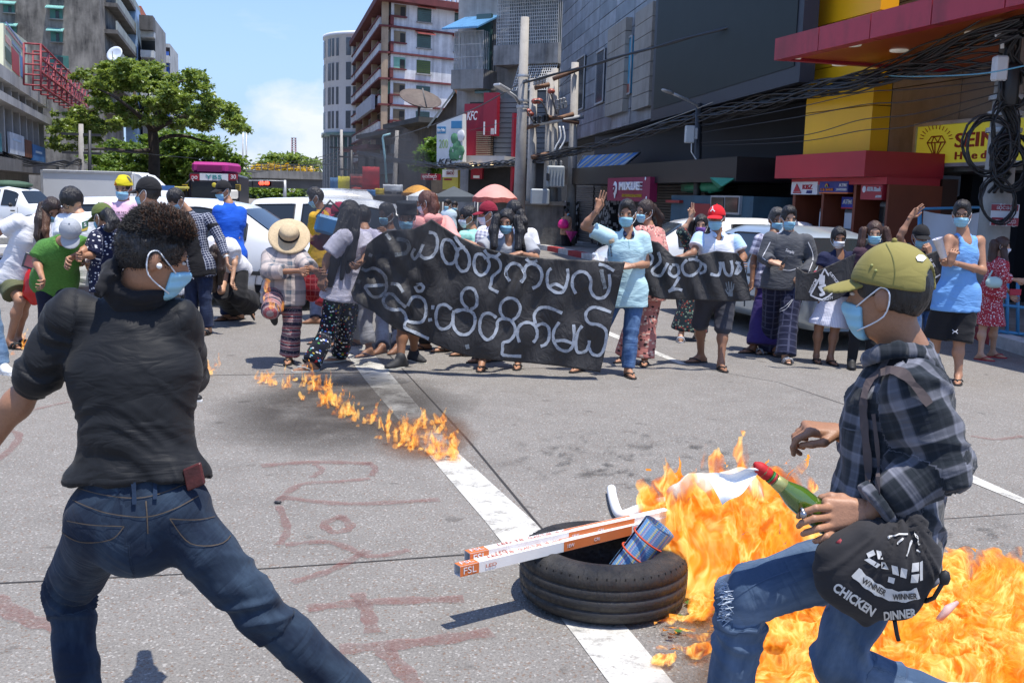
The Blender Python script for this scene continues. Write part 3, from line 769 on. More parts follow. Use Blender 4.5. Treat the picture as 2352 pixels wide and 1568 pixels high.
   sdf_obj('lock',(V,Q),hair_mat(*lk['c']) if 'c' in lk else hm,ho,None,0,0)
 ht=sp.get('hat')
 if ht:
  kind=ht['kind'];dr=-1 if ht.get('back') else 1
  if kind=='cap':
   g2=Field(H-.28*hs,H+.28*hs,ht.get('h',.006));tl=ht.get('tilt',.12)
   g2.ell(hp_(0,.030,-.012),HA,(.094*hs,.116*hs,.109*hs),0);g2.plane(hp_(0,.034,0),-hu+hf*tl*dr)
   if ht.get('snap'):g2.cut_ell(hp_(0,.030,-.118),HA,(.042*hs,.050*hs,.060*hs))
   V,Q=g2.mesh();co=sdf_obj('cap',(V,Q),ht['m'],T,[(H,H+hu*.3,.1,hf,0)],.0015)
   g2=Field(H-.28*hs,H+.28*hs,.005);bc=hp_(0,.040-tl*.02,.088*dr);bf=unit(hf*dr-hu*ht.get('droop',.22));bu=unit(hu+hf*dr*.22)
   g2.ell(bc,(hx,bu,bf),(.082*hs,.011*hs,.090*hs),0);
   for q in (-1,1):g2.cap(bc,bc,.001,.001,0)
   V,Q=g2.mesh();lx=(V-bc)@hx;V=V-np.outer(lx*lx*3.2/hs,bu);sdf_obj('brim',(V,Q),ht.get('m2',ht['m']),co,None,0)
   mb=MB();mb.sphere(hp_(0,.149,-.012),.008*hs,ht['m'],8);mb.build('button',co)
  elif kind=='wrap':
   g2=Field(H-.28*hs,H+.28*hs,.006);g2.ell(hp_(0,.034,-.012),HA,(.094*hs,.112*hs,.112*hs),0)
   if ht.get('tall'):g2.cap(hp_(0,.06,-.01),hp_(0,.06+ht['tall'],-.02),.098*hs,.105*hs,.02,ends='b')
   g2.plane(hp_(0,.032,0),-hu+hf*.15);V,Q=g2.mesh();V=relax(V,Q,1);N=vnormals(V,Q);lc=(V-H);V=V+N*(fbm(np.stack([lc[:,0]*8,lc[:,1]*8,lc[:,2]*40],1),2)*.007)[:,None]
   sdf_obj('headwrap',(V,Q),ht['m'],T,[(H,H+hu*.3,.1,hf,0)],0)
  elif kind=='straw':
   mb=MB();bu=unit(hu*1.0+hf*.1);ax=(np.cross(bu,hf),hf,bu);ax=(unit(ax[0]),unit(np.cross(bu,unit(ax[0]))),bu);c=hp_(0,.045,-.01)
   prof=[(.001,.115),(.045,.113),(.075,.104),(.091,.085),(.098,.05),(.103,.012),(.112,.004),(.15,-.006),(.19,-.014),(.215,-.016),(.215,-.021),(.18,-.02),(.10,0)]
   mb.lathe(c,[(r*hs,z*hs) for r,z in prof],ht['m'],ax,40);so=mb.build('sun_hat',T)
   mb=MB();mb.lathe(c,[(r*hs,z*hs) for r,z in ((.1045,.008),(.108,.010),(.1045,.036),(.1005,.038))],ht['m2'],ax,40);mb.build('ribbon',so)
 mk=sp.get('mask','b')
 if mk:
  g2=Field(H-.2*hs,H+.2*hs,sp.get('mh',.006));lowm=-.03*(sp.get('mdrop',0))
  g2.ell(hp_(0,-.045+lowm,.030),HA,(.071*hs,.085*hs,.080*hs),0);g2.cap(hp_(0,-.025+lowm,.09),hp_(0,-.03+lowm,.108),.018*hs,.015*hs,.03)
  g2.plane(hp_(0,-.018+lowm,.09),hu-hf*.12);g2.plane(hp_(0,-.118+lowm,0),-hu);g2.plane(hp_(0,0,.046),-hf)
  mm=mk if not isinstance(mk,str) else (MASKB() if mk=='b' else MASKW())
  mo=sdf_obj('mask',g2,mm,T,None,0)
  for q in (-1,1):
   mb=MB();mb.tube(smooth3([hp_(q*.062,-.024,.062),hp_(q*.082,.012,.015),hp_(q*.086,.030,-.012),hp_(q*.090,.012,-.034),hp_(q*.084,-.045,-.018),hp_(q*.062,-.088,.058)]),.0016*hs+.0005,MASKW(),5);mb.build('ear_loop',mo)
 if sp.get('glasses'):
  mb=MB()
  for q in (-1,1):
   c=hp_(q*.034,.008,.108);rng=[c+(hx*.027*math.cos(t)+hu*.021*math.sin(t))*hs for t in np.linspace(0,2*math.pi,17)];mb.tube(rng,.0028*hs,DARK(),5,False);mb.tube([hp_(q*.061,.012,.106),hp_(q*.086,.012,.0)],.0025*hs,DARK(),5)
  mb.tube([hp_(-.008,.012,.112),hp_(.008,.012,.112)],.0025*hs,DARK(),5);mb.build('glasses',T)
 T2=Person();T2.o=T;T2.J=J;T2.Y=Y;T2.hp=hp_;T2.HA=HA;T2.s=s;T2.hs=hs;T2.toes=toes;T2.TB=TB;T2.AB=AB;T2.LB=LB;T2.H=H;T2.hc=hc
 return T2
def road_mat():
 m,t,b,o=newmat('road_concrete');oc=objco(t)
 big=t.noise(oc,.35,5,.6);mid=t.noise(oc,3.2,6,.65);sp=t.noise(oc,85,3,.75);vo=t.n('ShaderNodeTexVoronoi');vo.inputs['Scale'].default_value=120;t.l(oc,vo.inputs['Vector'])
 hs=t.n('ShaderNodeSeparateColor');t.l(vo.outputs['Color'],hs.inputs[0])
 base=t.mix(t.ramp(mid,[(.3,0.),(.7,1.)]),(.195,.182,.164),(.262,.246,.223));base=t.mix(t.ramp(big,[(.35,0.),(.65,1.)]),base,t.mix(.5,base,(.285,.266,.24)))
 base=t.mix(t.ramp(sp,[(.40,.45),(.56,0.)]),base,(.075,.068,.06));base=t.mix(t.math('MULTIPLY',t.math('GREATER_THAN',hs.outputs[0],.94),.55),base,(.46,.44,.41))
 base=t.mix(t.math('MULTIPLY',t.math('LESS_THAN',hs.outputs[1],.06),.6),base,(.17,.10,.06))
 st=t.noise(t.scale(oc,1,1,1,(4,2,0)),5.5,3,.5);base=t.mix(t.math('MULTIPLY',t.ramp(st,[(.66,0.),(.72,1.)]),.45),base,(.06,.052,.045))
 setc(t,b.inputs['Base Color'],base);b.inputs['Roughness'].default_value=.88;b.inputs['Specular IOR Level'].default_value=.3
 bump(t,b,t.math('ADD',sp,t.math('MULTIPLY',vo.outputs['Distance'],.8)),.55,.012);return m
rd=MB();rd.add([(-700,-25,0),(700,-25,0),(700,1500,0),(-700,1500,0)],[(0,1,2,3)],road_mat());struct(rd.build('road'))
def decal(name,c,thr=.5,scale=3.0,soft=.12,alpha=.9,rough=.85,c2=None,fall=0):
 m,t,b,o=newmat(name);oc=objco(t);f=t.noise(oc,scale,6,.68,.3);g=t.noise(oc,70,3,.7)
 a=t.math('MULTIPLY',t.ramp(t.math('ADD',t.math('MULTIPLY',f,.75),t.math('MULTIPLY',g,.25)),[(thr-soft,0.),(thr+soft,1.)]),alpha)
 if fall:
  gn=t.n('ShaderNodeTexCoord').outputs['Generated'];v=t.n('ShaderNodeVectorMath',operation='SUBTRACT');t.l(gn,v.inputs[0]);v.inputs[1].default_value=(.5,.5,0);v2=t.n('ShaderNodeVectorMath',operation='LENGTH');v3=t.n('ShaderNodeVectorMath',operation='MULTIPLY');t.l(v.outputs[0],v3.inputs[0]);v3.inputs[1].default_value=(1,1,0);t.l(v3.outputs[0],v2.inputs[0])
  a=t.math('MULTIPLY',a,t.math('MULTIPLY',t.math('SUBTRACT',.44,t.math('ADD',v2.outputs['Value'],t.math('MULTIPLY',t.math('SUBTRACT',f,.5),.35))),fall,clamp=True))
 setc(t,b.inputs['Base Color'],t.mix(f,c,c2 or tuple(x*.8 for x in c)));b.inputs['Roughness'].default_value=rough;t.l(a,b.inputs['Alpha']);return m
def strip_px(mb,L,Rr,z,m):
 n=len(L);V=[G(*p,z) for p in L]+[G(*p,z) for p in Rr]
 mb.add(V,[(i,n+i,n+i+1,i+1) for i in range(n-1)],m)
def ribbon_px(mb,pts,w,z,m):
 q=[G(*p,z) for p in pts];L=[];Rr=[]
 for i,p in enumerate(q):
  d=unit(q[min(i+1,len(q)-1)]-q[max(i-1,0)]);n=np.array([-d[1],d[0],0]);ww=w*(1+.25*math.sin(i*2.1));L.append(p+n*ww/2);Rr.append(p-n*ww/2)
 n=len(q);mb.add(L+Rr,[(i,n+i,n+i+1,i+1) for i in range(n-1)],m)
def smooth_px(pts,k=5):
 pts=[np.array(p,float) for p in pts];out=[]
 for i in range(len(pts)-1):
  p0=pts[max(i-1,0)];p1=pts[i];p2=pts[i+1];p3=pts[min(i+2,len(pts)-1)]
  for j in range(k):
   t=j/k;out.append(.5*((2*p1)+(p2-p0)*t+(2*p0-5*p1+4*p2-p3)*t*t+(3*p1-p0-3*p2+p3)*t**3))
 out.append(pts[-1]);return out
paint=decal('lane_paint',(.60,.585,.53),.40,9,.10,.93,.8,(.50,.48,.43))
mk=MB();strip_px(mk,[(1630,1900),(1400,1568),(1330,1472),(1118,1200),(996,1058),(841,875),(790,805),(722,700),(668,610),(640,560)],[(1830,1900),(1548,1568),(1468,1472),(1230,1200),(1055,1042),(909,872),(848,800),(748,690),(680,605),(648,558)],.004,paint)
ribbon_px(mk,[(1240,698),(1395,764),(1570,836)],.11,.004,paint);ribbon_px(mk,[(2130,1056),(2212,1090),(2352,1150),(2600,1252)],.10,.004,paint)
struct(mk.build('lane_marking'))
jm=decal('joint_tar',(.035,.032,.03),.34,30,.06,.95);jn=MB()
for pts,wd in (([(-300,1360),(0,1338),(400,1318),(800,1292),(1185,1264)],.012),([(1186,1263),(1560,1232),(2352,1178),(2700,1150)],.007),([(430,862),(800,856),(1110,848),(1500,838)],.012),([(2080,980),(1960,935),(1790,878),(1300,790)],.009),([(1290,1268),(1075,1010),(935,858),(880,800)],.014),([(-200,640),(300,632),(700,628)],.02)):ribbon_px(jn,pts,wd,.0025,jm)
struct(jn.build('road_joint'))
gm=decal('road_graffiti',(.22,.055,.045),.47,12,.24,.42,.9,(.25,.08,.065));gr=MB()
for st,wd in (([(600,1069),(720,1060),(850,1064)],.075),([(722,1064),(740,1078),(716,1096)],.04),([(845,1060),(862,1075),(852,1092)],.04),([(640,1150),(690,1112),(780,1105),(850,1098)],.05),([(640,1140),(800,1156),(1010,1146)],.06),([(790,1182),(745,1202),(770,1222),(806,1208),(780,1184)],.05),([(655,1250),(760,1244),(850,1276),(940,1262)],.05),([(670,1336),(760,1308),(845,1262)],.05),([(640,1160),(660,1215),(640,1250)],.04),([(820,1360),(842,1400),(856,1452)],.06),([(705,1396),(850,1381),(1065,1374)],.07),([(780,1490),(960,1474),(1130,1450)],.08),([(880,1490),(945,1560),(1010,1640)],.07),([(-40,1080),(25,1030),(42,995),(-10,985)],.05),([(30,952),(120,930),(160,922)],.04),([(-20,1370),(60,1420),(140,1438)],.09),([(2230,1000),(2290,1008),(2352,1000)],.05)):
 ribbon_px(gr,smooth_px(st),wd,.006,gm)
struct(gr.build('road_graffiti'))
sm_=decal('soot',(.045,.036,.028),.44,2.2,.2,.85,fall=5);sm2=decal('burn_brown',(.16,.07,.03),.44,3.5,.14,.8,fall=5);sm3=decal('oil_spots',(.045,.042,.04),.585,7,.05,.62,fall=6)
for pts,z,m in ((((560,850),(1050,850),(1130,1090),(700,1040)),.008,sm_),(((880,940),(1060,940),(1110,1085),(930,1075)),.009,sm2),(((1020,975),(1860,975),(1680,1200),(1140,1180)),.010,sm3),(((1400,1360),(1800,1290),(2600,1480),(2400,2050),(1450,1720)),.0085,decal('fuel_wet',(.10,.065,.035),.38,2.6,.14,.85,.35,fall=6)),(((2000,1170),(2400,1180),(2400,1310),(2060,1280)),.0095,sm3)):
 q=np.array([G(*p,z) for p in pts]);l_,h_=q.min(0),q.max(0);so=MB();so.add([(l_[0],l_[1],z),(h_[0],l_[1],z),(h_[0],h_[1],z),(l_[0],h_[1],z)],[(0,1,2,3)],m);struct(so.build('road_stain'))
kp=[(2900,980),(2600,898),(2352,818),(2242,780),(2180,735),(2050,700),(1900,676),(1700,645),(1560,626),(1420,609),(1335,593),(1290,583),(1240,573),(1190,566)]
kw=[G(*p) for p in kp];dense=smooth_px(kw,6);pav=MB()
pm=stain_or_sheen('pavement',(.30,.275,.24),(.12,.105,.09),.9,.35,.6)
ib=[np.array([40,p[1],0]) for p in dense];n=len(dense);ks=[]
for i,p in enumerate(dense):
 d=unit(dense[min(i+1,n-1)]-dense[max(i-1,0)]);nr=np.array([d[1],-d[0],0]);nr=nr if nr[0]>0 or nr[1]>0 else -nr;ks.append((p,nr))
inn=[p+nr*.22+np.array([0,0,.135]) for p,nr in ks];outp=[np.array([max(p[0]+2,45.0),p[1],.135]) for p,nr in ks]
pav.add(inn+outp,[(i,i+1,n+i+1,n+i) for i in range(n-1)],pm);struct(pav.build('pavement'))
kr=mat('kerb_red',(.38,.035,.035),.75,.25,8,bmp=.3);kwm=mat('kerb_white',(.55,.53,.49),.8,.2,6,bmp=.3);ku=MB();acc=0;col=kr
for i in range(n-1):
 L=np.linalg.norm(dense[i+1]-dense[i]);k=max(1,int(round(L/.5)))
 for j in range(k):
  a=dense[i]+(dense[i+1]-dense[i])*(j/k);c=dense[i]+(dense[i+1]-dense[i])*((j+1)/k);acc+=np.linalg.norm(c-a)
  if acc>1.0:acc=0;col=kwm if col is kr else kr
  na=ks[i][1]*.24;z=np.array([0,0,.15]);V=[a,c,c+z,a+z,a+na,c+na,c+na+z,a+na+z];ku.add(V,[(0,1,2,3),(3,2,6,7),(4,7,6,5),(0,3,7,4),(1,5,6,2)],col)
struct(ku.build('kerb'))
GLASSD=mat('window_dark',(.015,.018,.02),.12,.1);GREENSH=mat('shutter_green',(.045,.16,.13),.6,.2,2);TEALAW=mat('awning_teal',(.20,.45,.40),.6,.2,3)
OLD=stain_or_sheen('plaster_blackened',(.34,.31,.265),(.040,.037,.034),.92,.74,.30,.35,.3);CONC=stain_or_sheen('concrete_grey',(.34,.33,.31),(.13,.125,.115),.9,.4,.4);CONCD=stain_or_sheen('concrete_dark',(.16,.15,.14),(.05,.048,.045),.9,.5,.5)
fo=Face(234,300,105,103);bl=MB();zt=fo.hit(100,-120)[1];u0=fo.hit(-420,200)[0];u1=fo.hit(234,200)[0]
a_=min(u0,u1);b_=max(u0,u1);T=thing('apartment_block',fo.pt(a_,0),'blackened old apartment block with teal awnings rising behind the big street tree','building')
bl.fbox(fo,a_,0,b_,zt,-14,0,OLD);bl.build('wall',T)
for (x0,y0,x1,y1,aw) in ((8,12,34,30,1),(115,22,144,44,1),(6,62,38,80,1),(117,74,144,97,1),(112,128,158,157,0),(-10,128,30,155,0),(118,-28,146,-8,0)):
 m2=MB();m2.pbox(fo,x0,y0,x1,y1,-.1,.06,GREENSH);m2.pbox(fo,x0+(x1-x0)*.45,y0+3,x0+(x1-x0)*.72,y1-2,.061,.10,GLASSD);wo_=m2.build('window',T)
 m2=MB();m2.pbox(fo,x0-2,y1,x1+2,y1+2,0,.25,CONC);m2.build('sill',wo_)
 if aw:
  m2=MB();uu0,zz0,uu1,zz1=fo.rect(x0-8,y0-9,x1+4,y0-1)
  for k in range(12):
   t0=uu0+(uu1-uu0)*k/12;t1=uu0+(uu1-uu0)*(k+.82)/12;m2.add([fo.pt(t0,zz1,.05),fo.pt(t1,zz1,.05),fo.pt(t1,zz0,.9),fo.pt(t0,zz0,.9),fo.pt(t0,zz1-.1,.05),fo.pt(t1,zz1-.1,.05),fo.pt(t1,zz0-.1,.9),fo.pt(t0,zz0-.1,.9)],[(0,1,2,3),(7,6,5,4),(0,3,7,4),(1,5,6,2),(3,2,6,7)],TEALAW)
  m2.build('awning',T)
fs=Face(234,300,105,15.2);m2=MB();r=lambda x0,y0,x1,y1:fs.rect(x0,y0,x1,y1)
for (x0,x1,c) in ((287,297,mat('pillar_blue',(.28,.42,.62),.7,.2,1)),(299,311,mat('pillar_orange',(.52,.13,.05),.7,.2,1))):
 m2=MB();u0,z0,u1,z1=fs.rect(x0,30,x1,420);m2.fbox(fs,u0,0,u1,z1,.0,1.6,c);m2.build('pillar',T)
for yy in (20,72,124,176,228,280):
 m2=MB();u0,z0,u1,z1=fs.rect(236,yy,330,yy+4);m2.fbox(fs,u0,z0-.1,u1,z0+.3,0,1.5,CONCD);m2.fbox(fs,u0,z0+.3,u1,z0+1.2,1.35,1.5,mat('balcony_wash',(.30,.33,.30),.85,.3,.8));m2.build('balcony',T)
 m2=MB();m2.fbox(fs,u0+1,z0+.4,u1-1,z0+2.4,.0,.05,mat('wall_mint',(.14,.30,.22),.8,.25,.8));m2.build('window',T)
m2=MB();m2.tube([fo.pt(b_-.4,z,.15) for z in (0,fo.hit(230,160)[1],fo.hit(230,75)[1])]+[fo.pt(b_+.8,fo.hit(230,50)[1],.3)],.16,mat('pipe_cyan',(.25,.50,.55),.5,.1));m2.build('drain_pipe',T)
DISH=mat('dish_grey',(.55,.60,.66),.4,.1)
def dish(p,r,aim,label,m=None,name='satellite_dish'):
 mb=MB();ax2=unit(aim);x=unit(np.cross((0,0,1),ax2));y=np.cross(ax2,x)
 mb.lathe(p,[(.001,0),(r*.4,r*.04),(r*.75,r*.16),(r,r*.3),(r,r*.33),(r*.74,r*.19),(.002,r*.03)],m or DISH,(x,y,ax2),20);o=thing(name,p,label,'dish');mb.build('bowl',o)
 mb=MB();mb.tube([p-ax2*.05,p-ax2*.3-np.array([0,0,r*.9])],.05*r+.02,CONCD);mb.build('mast',o)
 mb=MB();mb.tube([A3(p)+y*r*-.9+ax2*r*.3,A3(p)+ax2*r*.8],.03*r+.01,CONCD);mb.build('feed_arm',o);return o
dish(P(266,127,99),.8,(-.2,-1,.5),'pale blue satellite dish above the crown of the big street tree')
dish(P(350,194,100),.9,(-.2,-1,.5),'small satellite dish glimpsed between the branches of the street tree')
for k,(x0,x1,yt,Y,yaw,c,lab) in enumerate(((325,358,43,128,103,CONC,'grey block with a square rooftop tank room behind the street tree'),(358,392,100,150,103,stain_or_sheen('render_pale',(.5,.5,.48),(.2,.2,.2),.9,.3),'pale block with pink and blue corner panels farthest along the left side'))):
 f2=Face(x0,200,Y,yaw);mb=MB();u0,z0,u1,z1=f2.rect(x0,yt,x1,300);mb.fbox(f2,u0,0,u1,z1,-12,0,c);T2=thing('apartment_block',f2.pt(u0,0),lab,'building');mb.build('wall',T2)
 for j in range(5):
  yb=yt+30+j*46;mb=MB();u0,z0,u1,z1=f2.rect(x0+1,yb,x1-1,yb+16);mb.fbox(f2,u0,z0,u1,z1,0,1.4,mat('balcony_white',(.55,.56,.55),.8,.25,1));mb.build('balcony',T2)
  mb=MB();mb.fbox(f2,u0,z1,u1,z1+1.3,0,.04,GLASSD);mb.build('window',T2)
 if k:
  mb=MB();mb.pbox(f2,378,185,384,400,.1,.5,mat('panel_pink',(.55,.10,.22),.6,.1));mb.pbox(f2,385,120,391,400,.1,.5,mat('panel_blue',(.03,.10,.38),.6,.1));mb.build('corner_panel',T2)
 else:
  mb=MB();mb.pbox(f2,326,43,357,76,.2,2.5,CONCD);mb.build('tank_room',T2)
FINM=stain_or_sheen('fin_grey',(.40,.39,.37),(.2,.19,.18),.85,.3,.3);fg0=Face(113,300,58,19);ur,zr=fg0.hit(113,241);fg=fg0.off(-1.2);mb=MB();u_l=fg0.hit(-120,300)[0]
T=thing('commercial_block',fg.pt(ur,0),'grey concrete commercial block with vertical fins and poster panels at far left','building')
ua,ub_=min(u_l,ur),max(u_l,ur);mb.fbox(fg,ua,0,ub_,zr,-10,0,stain_or_sheen('block_grey',(.24,.235,.225),(.12,.115,.11),.9,.35));mb.build('wall',T)
for k in range(9):
 u=ur+(u_l-ur)*(k*.085+.012);mb=MB();z0=fg0.hit(113,372)[1];mb.fbox(fg,u-.14,z0,u+.14,zr,0,.9,FINM);mb.build('fin',T)
mb=MB();z1=fg0.hit(113,278)[1];mb.fbox(fg,ua,z1-.25,ub_,z1+.1,0,1.3,FINM);mb.build('ledge',T)
mb=MB();mb.fbox(fg,ua,zr-.2,ub_+.1,zr+.35,-.3,1.15,FINM);mb.build('parapet',T)
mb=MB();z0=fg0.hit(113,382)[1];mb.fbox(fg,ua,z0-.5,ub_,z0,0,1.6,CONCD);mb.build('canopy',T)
for (x0,y0,x1,y1,c,nm) in ((-30,300,13,345,(.05,.19,.22),0),(32,309,64,356,(.55,.58,.62),1),(66,323,81,362,(.16,.05,.03),0),(83,336,111,371,(.04,.16,.38),1)):
 mb=MB();mb.pbox(fg0,x0,y0,x1,y1,-.25,-.15,mat('poster_%d'%(x0+40),c,.6,.25,1.5));p_=mb.build('poster',T)
 if nm:mb=MB();mb.pbox(fg0,x0+6,y0+12,x1-8,y0+17,-.149,-.13,mat('poster_mark',(.5,.6,.7),.6,0));mb.build('printed_band',p_)
fb_=Face(30,150,56,21);T=thing('billboard',fb_.pt(fb_.hit(35,150)[0],fb_.hit(35,190)[1]),'pale yellow billboard picturing a red jar on the roof of the finned block','billboard')
BY=mat('billboard_yellow',(.55,.55,.38),.6,.15,.6);mb=MB();q=[(8,54),(63,97),(63,197),(8,167)];pts=[fb_.pt(*fb_.hit(*p)) for p in q];mb.poly(pts,BY,.2,fb_.n);mb.build('panel',T)
mb=MB()
for (x0,y0,x1,y1,c) in ((27,118,43,168,(.40,.03,.03)),(12,122,25,150,(.06,.10,.06)),(46,125,55,172,(.10,.22,.42)),(14,80,58,84,(.25,.3,.5)),(14,90,58,94,(.5,.2,.2)),(12,96,24,110,(.55,.3,.25)),(27,104,46,112,(.2,.25,.35))):
 sh=(x0+x1)/2-35;y0+=sh*.45;y1+=sh*.45;mb.pbox(fb_,x0,y0,x1,y1,.01,.03,mat('bb_%d_%d'%(x0,y0),c,.6,.2,2))
mb.build('picture',T)
REDM=mat('scaffold_red',(.24,.035,.04),.6,.3,2);fr_=Face(113,240,57,20);T=thing('sign_frame',fr_.pt(*fr_.hit(120,240)),'long rusty red steel sign frame along the roof edge of the finned block','frame');mb=MB()
tp0,tp1,bt0,bt1=[fr_.pt(*fr_.hit(*p),.6) for p in ((60,100),(184,207),(60,195),(184,268))]
for t in (0,.33,.66,1):mb.tube([tp0+(bt0-tp0)*t,tp1+(bt1-tp1)*t],.06,REDM,5)
for k in range(11):
 t=k/10;a=tp0+(tp1-tp0)*t;c=bt0+(bt1-bt0)*t;off=fr_.n*-.7
 mb.tube([a,c],.05,REDM,5);mb.tube([a+off,c+off],.05,REDM,5)
 for q in (0,.25,.5,.75,1):mb.tube([a+(c-a)*q,a+(c-a)*q+off],.04,REDM,4)
 if k<10:a2=tp0+(tp1-tp0)*(k+1)/10;mb.tube([c,a2],.035,REDM,4)
mb.build('lattice',T)
def leaf_mat(name,c,c2):
 m,t,b,o=newmat(name);oc=objco(t);f=t.noise(oc,1.1,4,.7);at=t.n('ShaderNodeAttribute',attribute_name='rnd')
 k=t.math('ADD',t.math('MULTIPLY',t.ramp(f,[(.35,0.),(.65,1.)]),.5),t.math('MULTIPLY',at.outputs['Fac'],.5));setc(t,b.inputs['Base Color'],t.mix(k,c,c2));b.inputs['Roughness'].default_value=.42
 tr=t.n('ShaderNodeBsdfTranslucent');setc(t,tr.inputs[0],t.mix(k,(c[0]*1.6,c[1]*1.6,c[2]),(c2[0]*1.6,c2[1]*1.5,c2[2])));mx=t.n('ShaderNodeMixShader');mx.inputs[0].default_value=.3;t.l(b.outputs[0],mx.inputs[1]);t.l(tr.outputs[0],mx.inputs[2]);t.l(mx.outputs[0],o.inputs[0]);return m
def crown(name,clumps,Y,count,size,m,parent,dy=.5,seed=1,gap=.0):
 """leaves as folded blades scattered in puffs through the crown's volume; clumps: (px, py, rx, ry[, dY])"""
 rs=np.random.RandomState(seed);C=[];tot=sum(c[2]*c[3] for c in clumps)
 for c in clumps:
  k=max(6,int(count*c[2]*c[3]/tot));ctr=P(c[0],c[1],Y+(c[4] if len(c)>4 else rs.uniform(-1,1)*dy));rx=c[2]*Y/F_PX;rz=c[3]*Y/F_PX
  npf=max(3,int(c[2]*c[3]/70));pf=rs.randn(npf,3);pf/=np.linalg.norm(pf,axis=1,keepdims=True);pf*=rs.rand(npf,1)**.33;pf[:,2]=np.abs(pf[:,2])*1.0-.25
  which=rs.randint(0,npf,k);q=pf[which]+rs.randn(k,3)*(.20 if npf>4 else .3);C.append(ctr+q*np.array([rx,rx*.8,rz]))
 C=np.concatenate(C);k=len(C);d=rs.randn(k,3);d[:,2]=d[:,2]*.5-.1;d/=np.linalg.norm(d,axis=1,keepdims=True);up=np.array([0,0,1])+rs.randn(k,3)*.55;sd=np.cross(d,up);sd/=np.linalg.norm(sd,axis=1,keepdims=True)+1e-6;nn=np.cross(sd,d)
 L=size*(.6+.8*rs.rand(k,1));V=np.stack([C,C+d*L*.5+sd*L*.30+nn*L*.10,C+d*L,C+d*L*.5-sd*L*.30+nn*L*.10],1).reshape(-1,3)
 i=np.arange(k)*4;Q=np.stack([i,i+1,i+2,i+3],1);me=mesh_from(name,V-world_off(parent),Q,False,[m]);at=me.attributes.new('rnd','FLOAT','POINT');at.data.foreach_set('value',np.repeat(rs.rand(k),4).astype(np.float32));return link(name,me,parent)
BARK=stain_or_sheen('bark',(.07,.052,.038),(.025,.02,.016),.9,.5,2.0)
LEAF=leaf_mat('leaf_almond',(.07,.125,.018),(.30,.38,.085));LEAFD=leaf_mat('leaf_dark',(.055,.11,.018),(.20,.29,.05));LEAFB=leaf_mat('leaf_bright',(.08,.17,.02),(.20,.32,.05))
def branch(mb,pts,r0,r1,Y,m=None):
 p=[P(q[0],q[1],Y+(q[2] if len(q)>2 else 0)) for q in smooth_px([list(q)+[0]*(3-len(q)) for q in pts],4)];n=len(p)
 mb.tube(p,[r0+(r1-r0)*i/(n-1) for i in range(n)],m or BARK,7)
def puffs(poly,n,r0,r1,seed,dy,inset=0.0):
 rs=np.random.RandomState(seed);poly=np.array(poly,float);lo,hi=poly.min(0),poly.max(0);out=[]
 def inside(p):
  c_=False;k=len(poly)-1
  for i in range(len(poly)):
   if (poly[i][1]>p[1])!=(poly[k][1]>p[1]) and p[0]<(poly[k][0]-poly[i][0])*(p[1]-poly[i][1])/(poly[k][1]-poly[i][1])+poly[i][0]:c_=not c_
   k=i
  return c_
 while len(out)<n:
  p=lo+(hi-lo)*rs.rand(2)
  if inside(p):r=r0+(r1-r0)*rs.rand();out.append((p[0],p[1],r*1.35,r*.8,rs.uniform(-dy,dy)))
 return out
TY=60;bs=P(352,500,TY);bs[2]=0;T=thing('street_tree',bs,'large spreading street tree with layered crown in front of the old flats','tree');mb=MB()
branch(mb,[(350,505),(350,440),(354,380),(352,320),(348,285)],.40,.27,TY);branch(mb,[(350,300),(330,275,-1),(300,250,-2),(262,222,-3),(225,205,-3)],.20,.04,TY);branch(mb,[(348,290),(322,262,1),(310,225,1.5),(305,190,2),(290,165,2)],.17,.03,TY);branch(mb,[(352,300),(385,282,-1),(430,265,-2),(480,245,-2),(530,262,-2)],.19,.03,TY);branch(mb,[(350,285),(365,255),(385,225,1),(400,195,1),(440,180,1)],.16,.03,TY);branch(mb,[(355,330),(380,315,1),(420,312,2),(460,322,2),(490,330,2)],.16,.04,TY);branch(mb,[(345,345),(300,348,-2),(240,342,-3),(190,345,-3)],.15,.04,TY);branch(mb,[(305,260),(270,250),(230,250),(190,262)],.09,.02,TY)
branch(mb,[(430,265,-2),(470,275,-2),(520,290,-2)],.08,.02,TY);branch(mb,[(385,225,1),(420,222,1),(460,232,1)],.07,.02,TY);branch(mb,[(322,262,1),(340,220,1),(350,180,1)],.08,.02,TY)
mb.build('trunk',T)
crown('crown',puffs([(180,165),(250,142),(330,143),(400,156),(470,178),(502,192),(478,214),(535,252),(568,296),(540,306),(480,292),(430,304),(380,286),(340,282),(300,300),(250,296),(230,330),(150,352),(112,332),(116,262),(165,262),(205,222)],300,8,15,5,3.4),TY,44000,.22,LEAF,T,2.2,5)
T=thing('street_tree',P(430,500,74)*np.array([1,1,0]),'dense dark green tree behind the big street tree and beside the red bus','tree');mb=MB();branch(mb,[(430,500),(432,420),(440,360)],.4,.2,74);mb.build('trunk',T)
crown('crown',puffs([(300,330),(380,300),(450,318),(510,345),(556,392),(560,430),(300,430),(205,420),(200,360)],90,12,24,9,3)+[(420,325,56,26),(475,345,56,28),(520,378,38,30),(400,368,56,30),(340,350,50,24),(460,398,66,24),(310,392,46,30),(380,410,60,26),(540,400,20,26),(250,400,50,22),(230,370,26,16)],74,24000,.34,LEAFD,T,2.5,8)
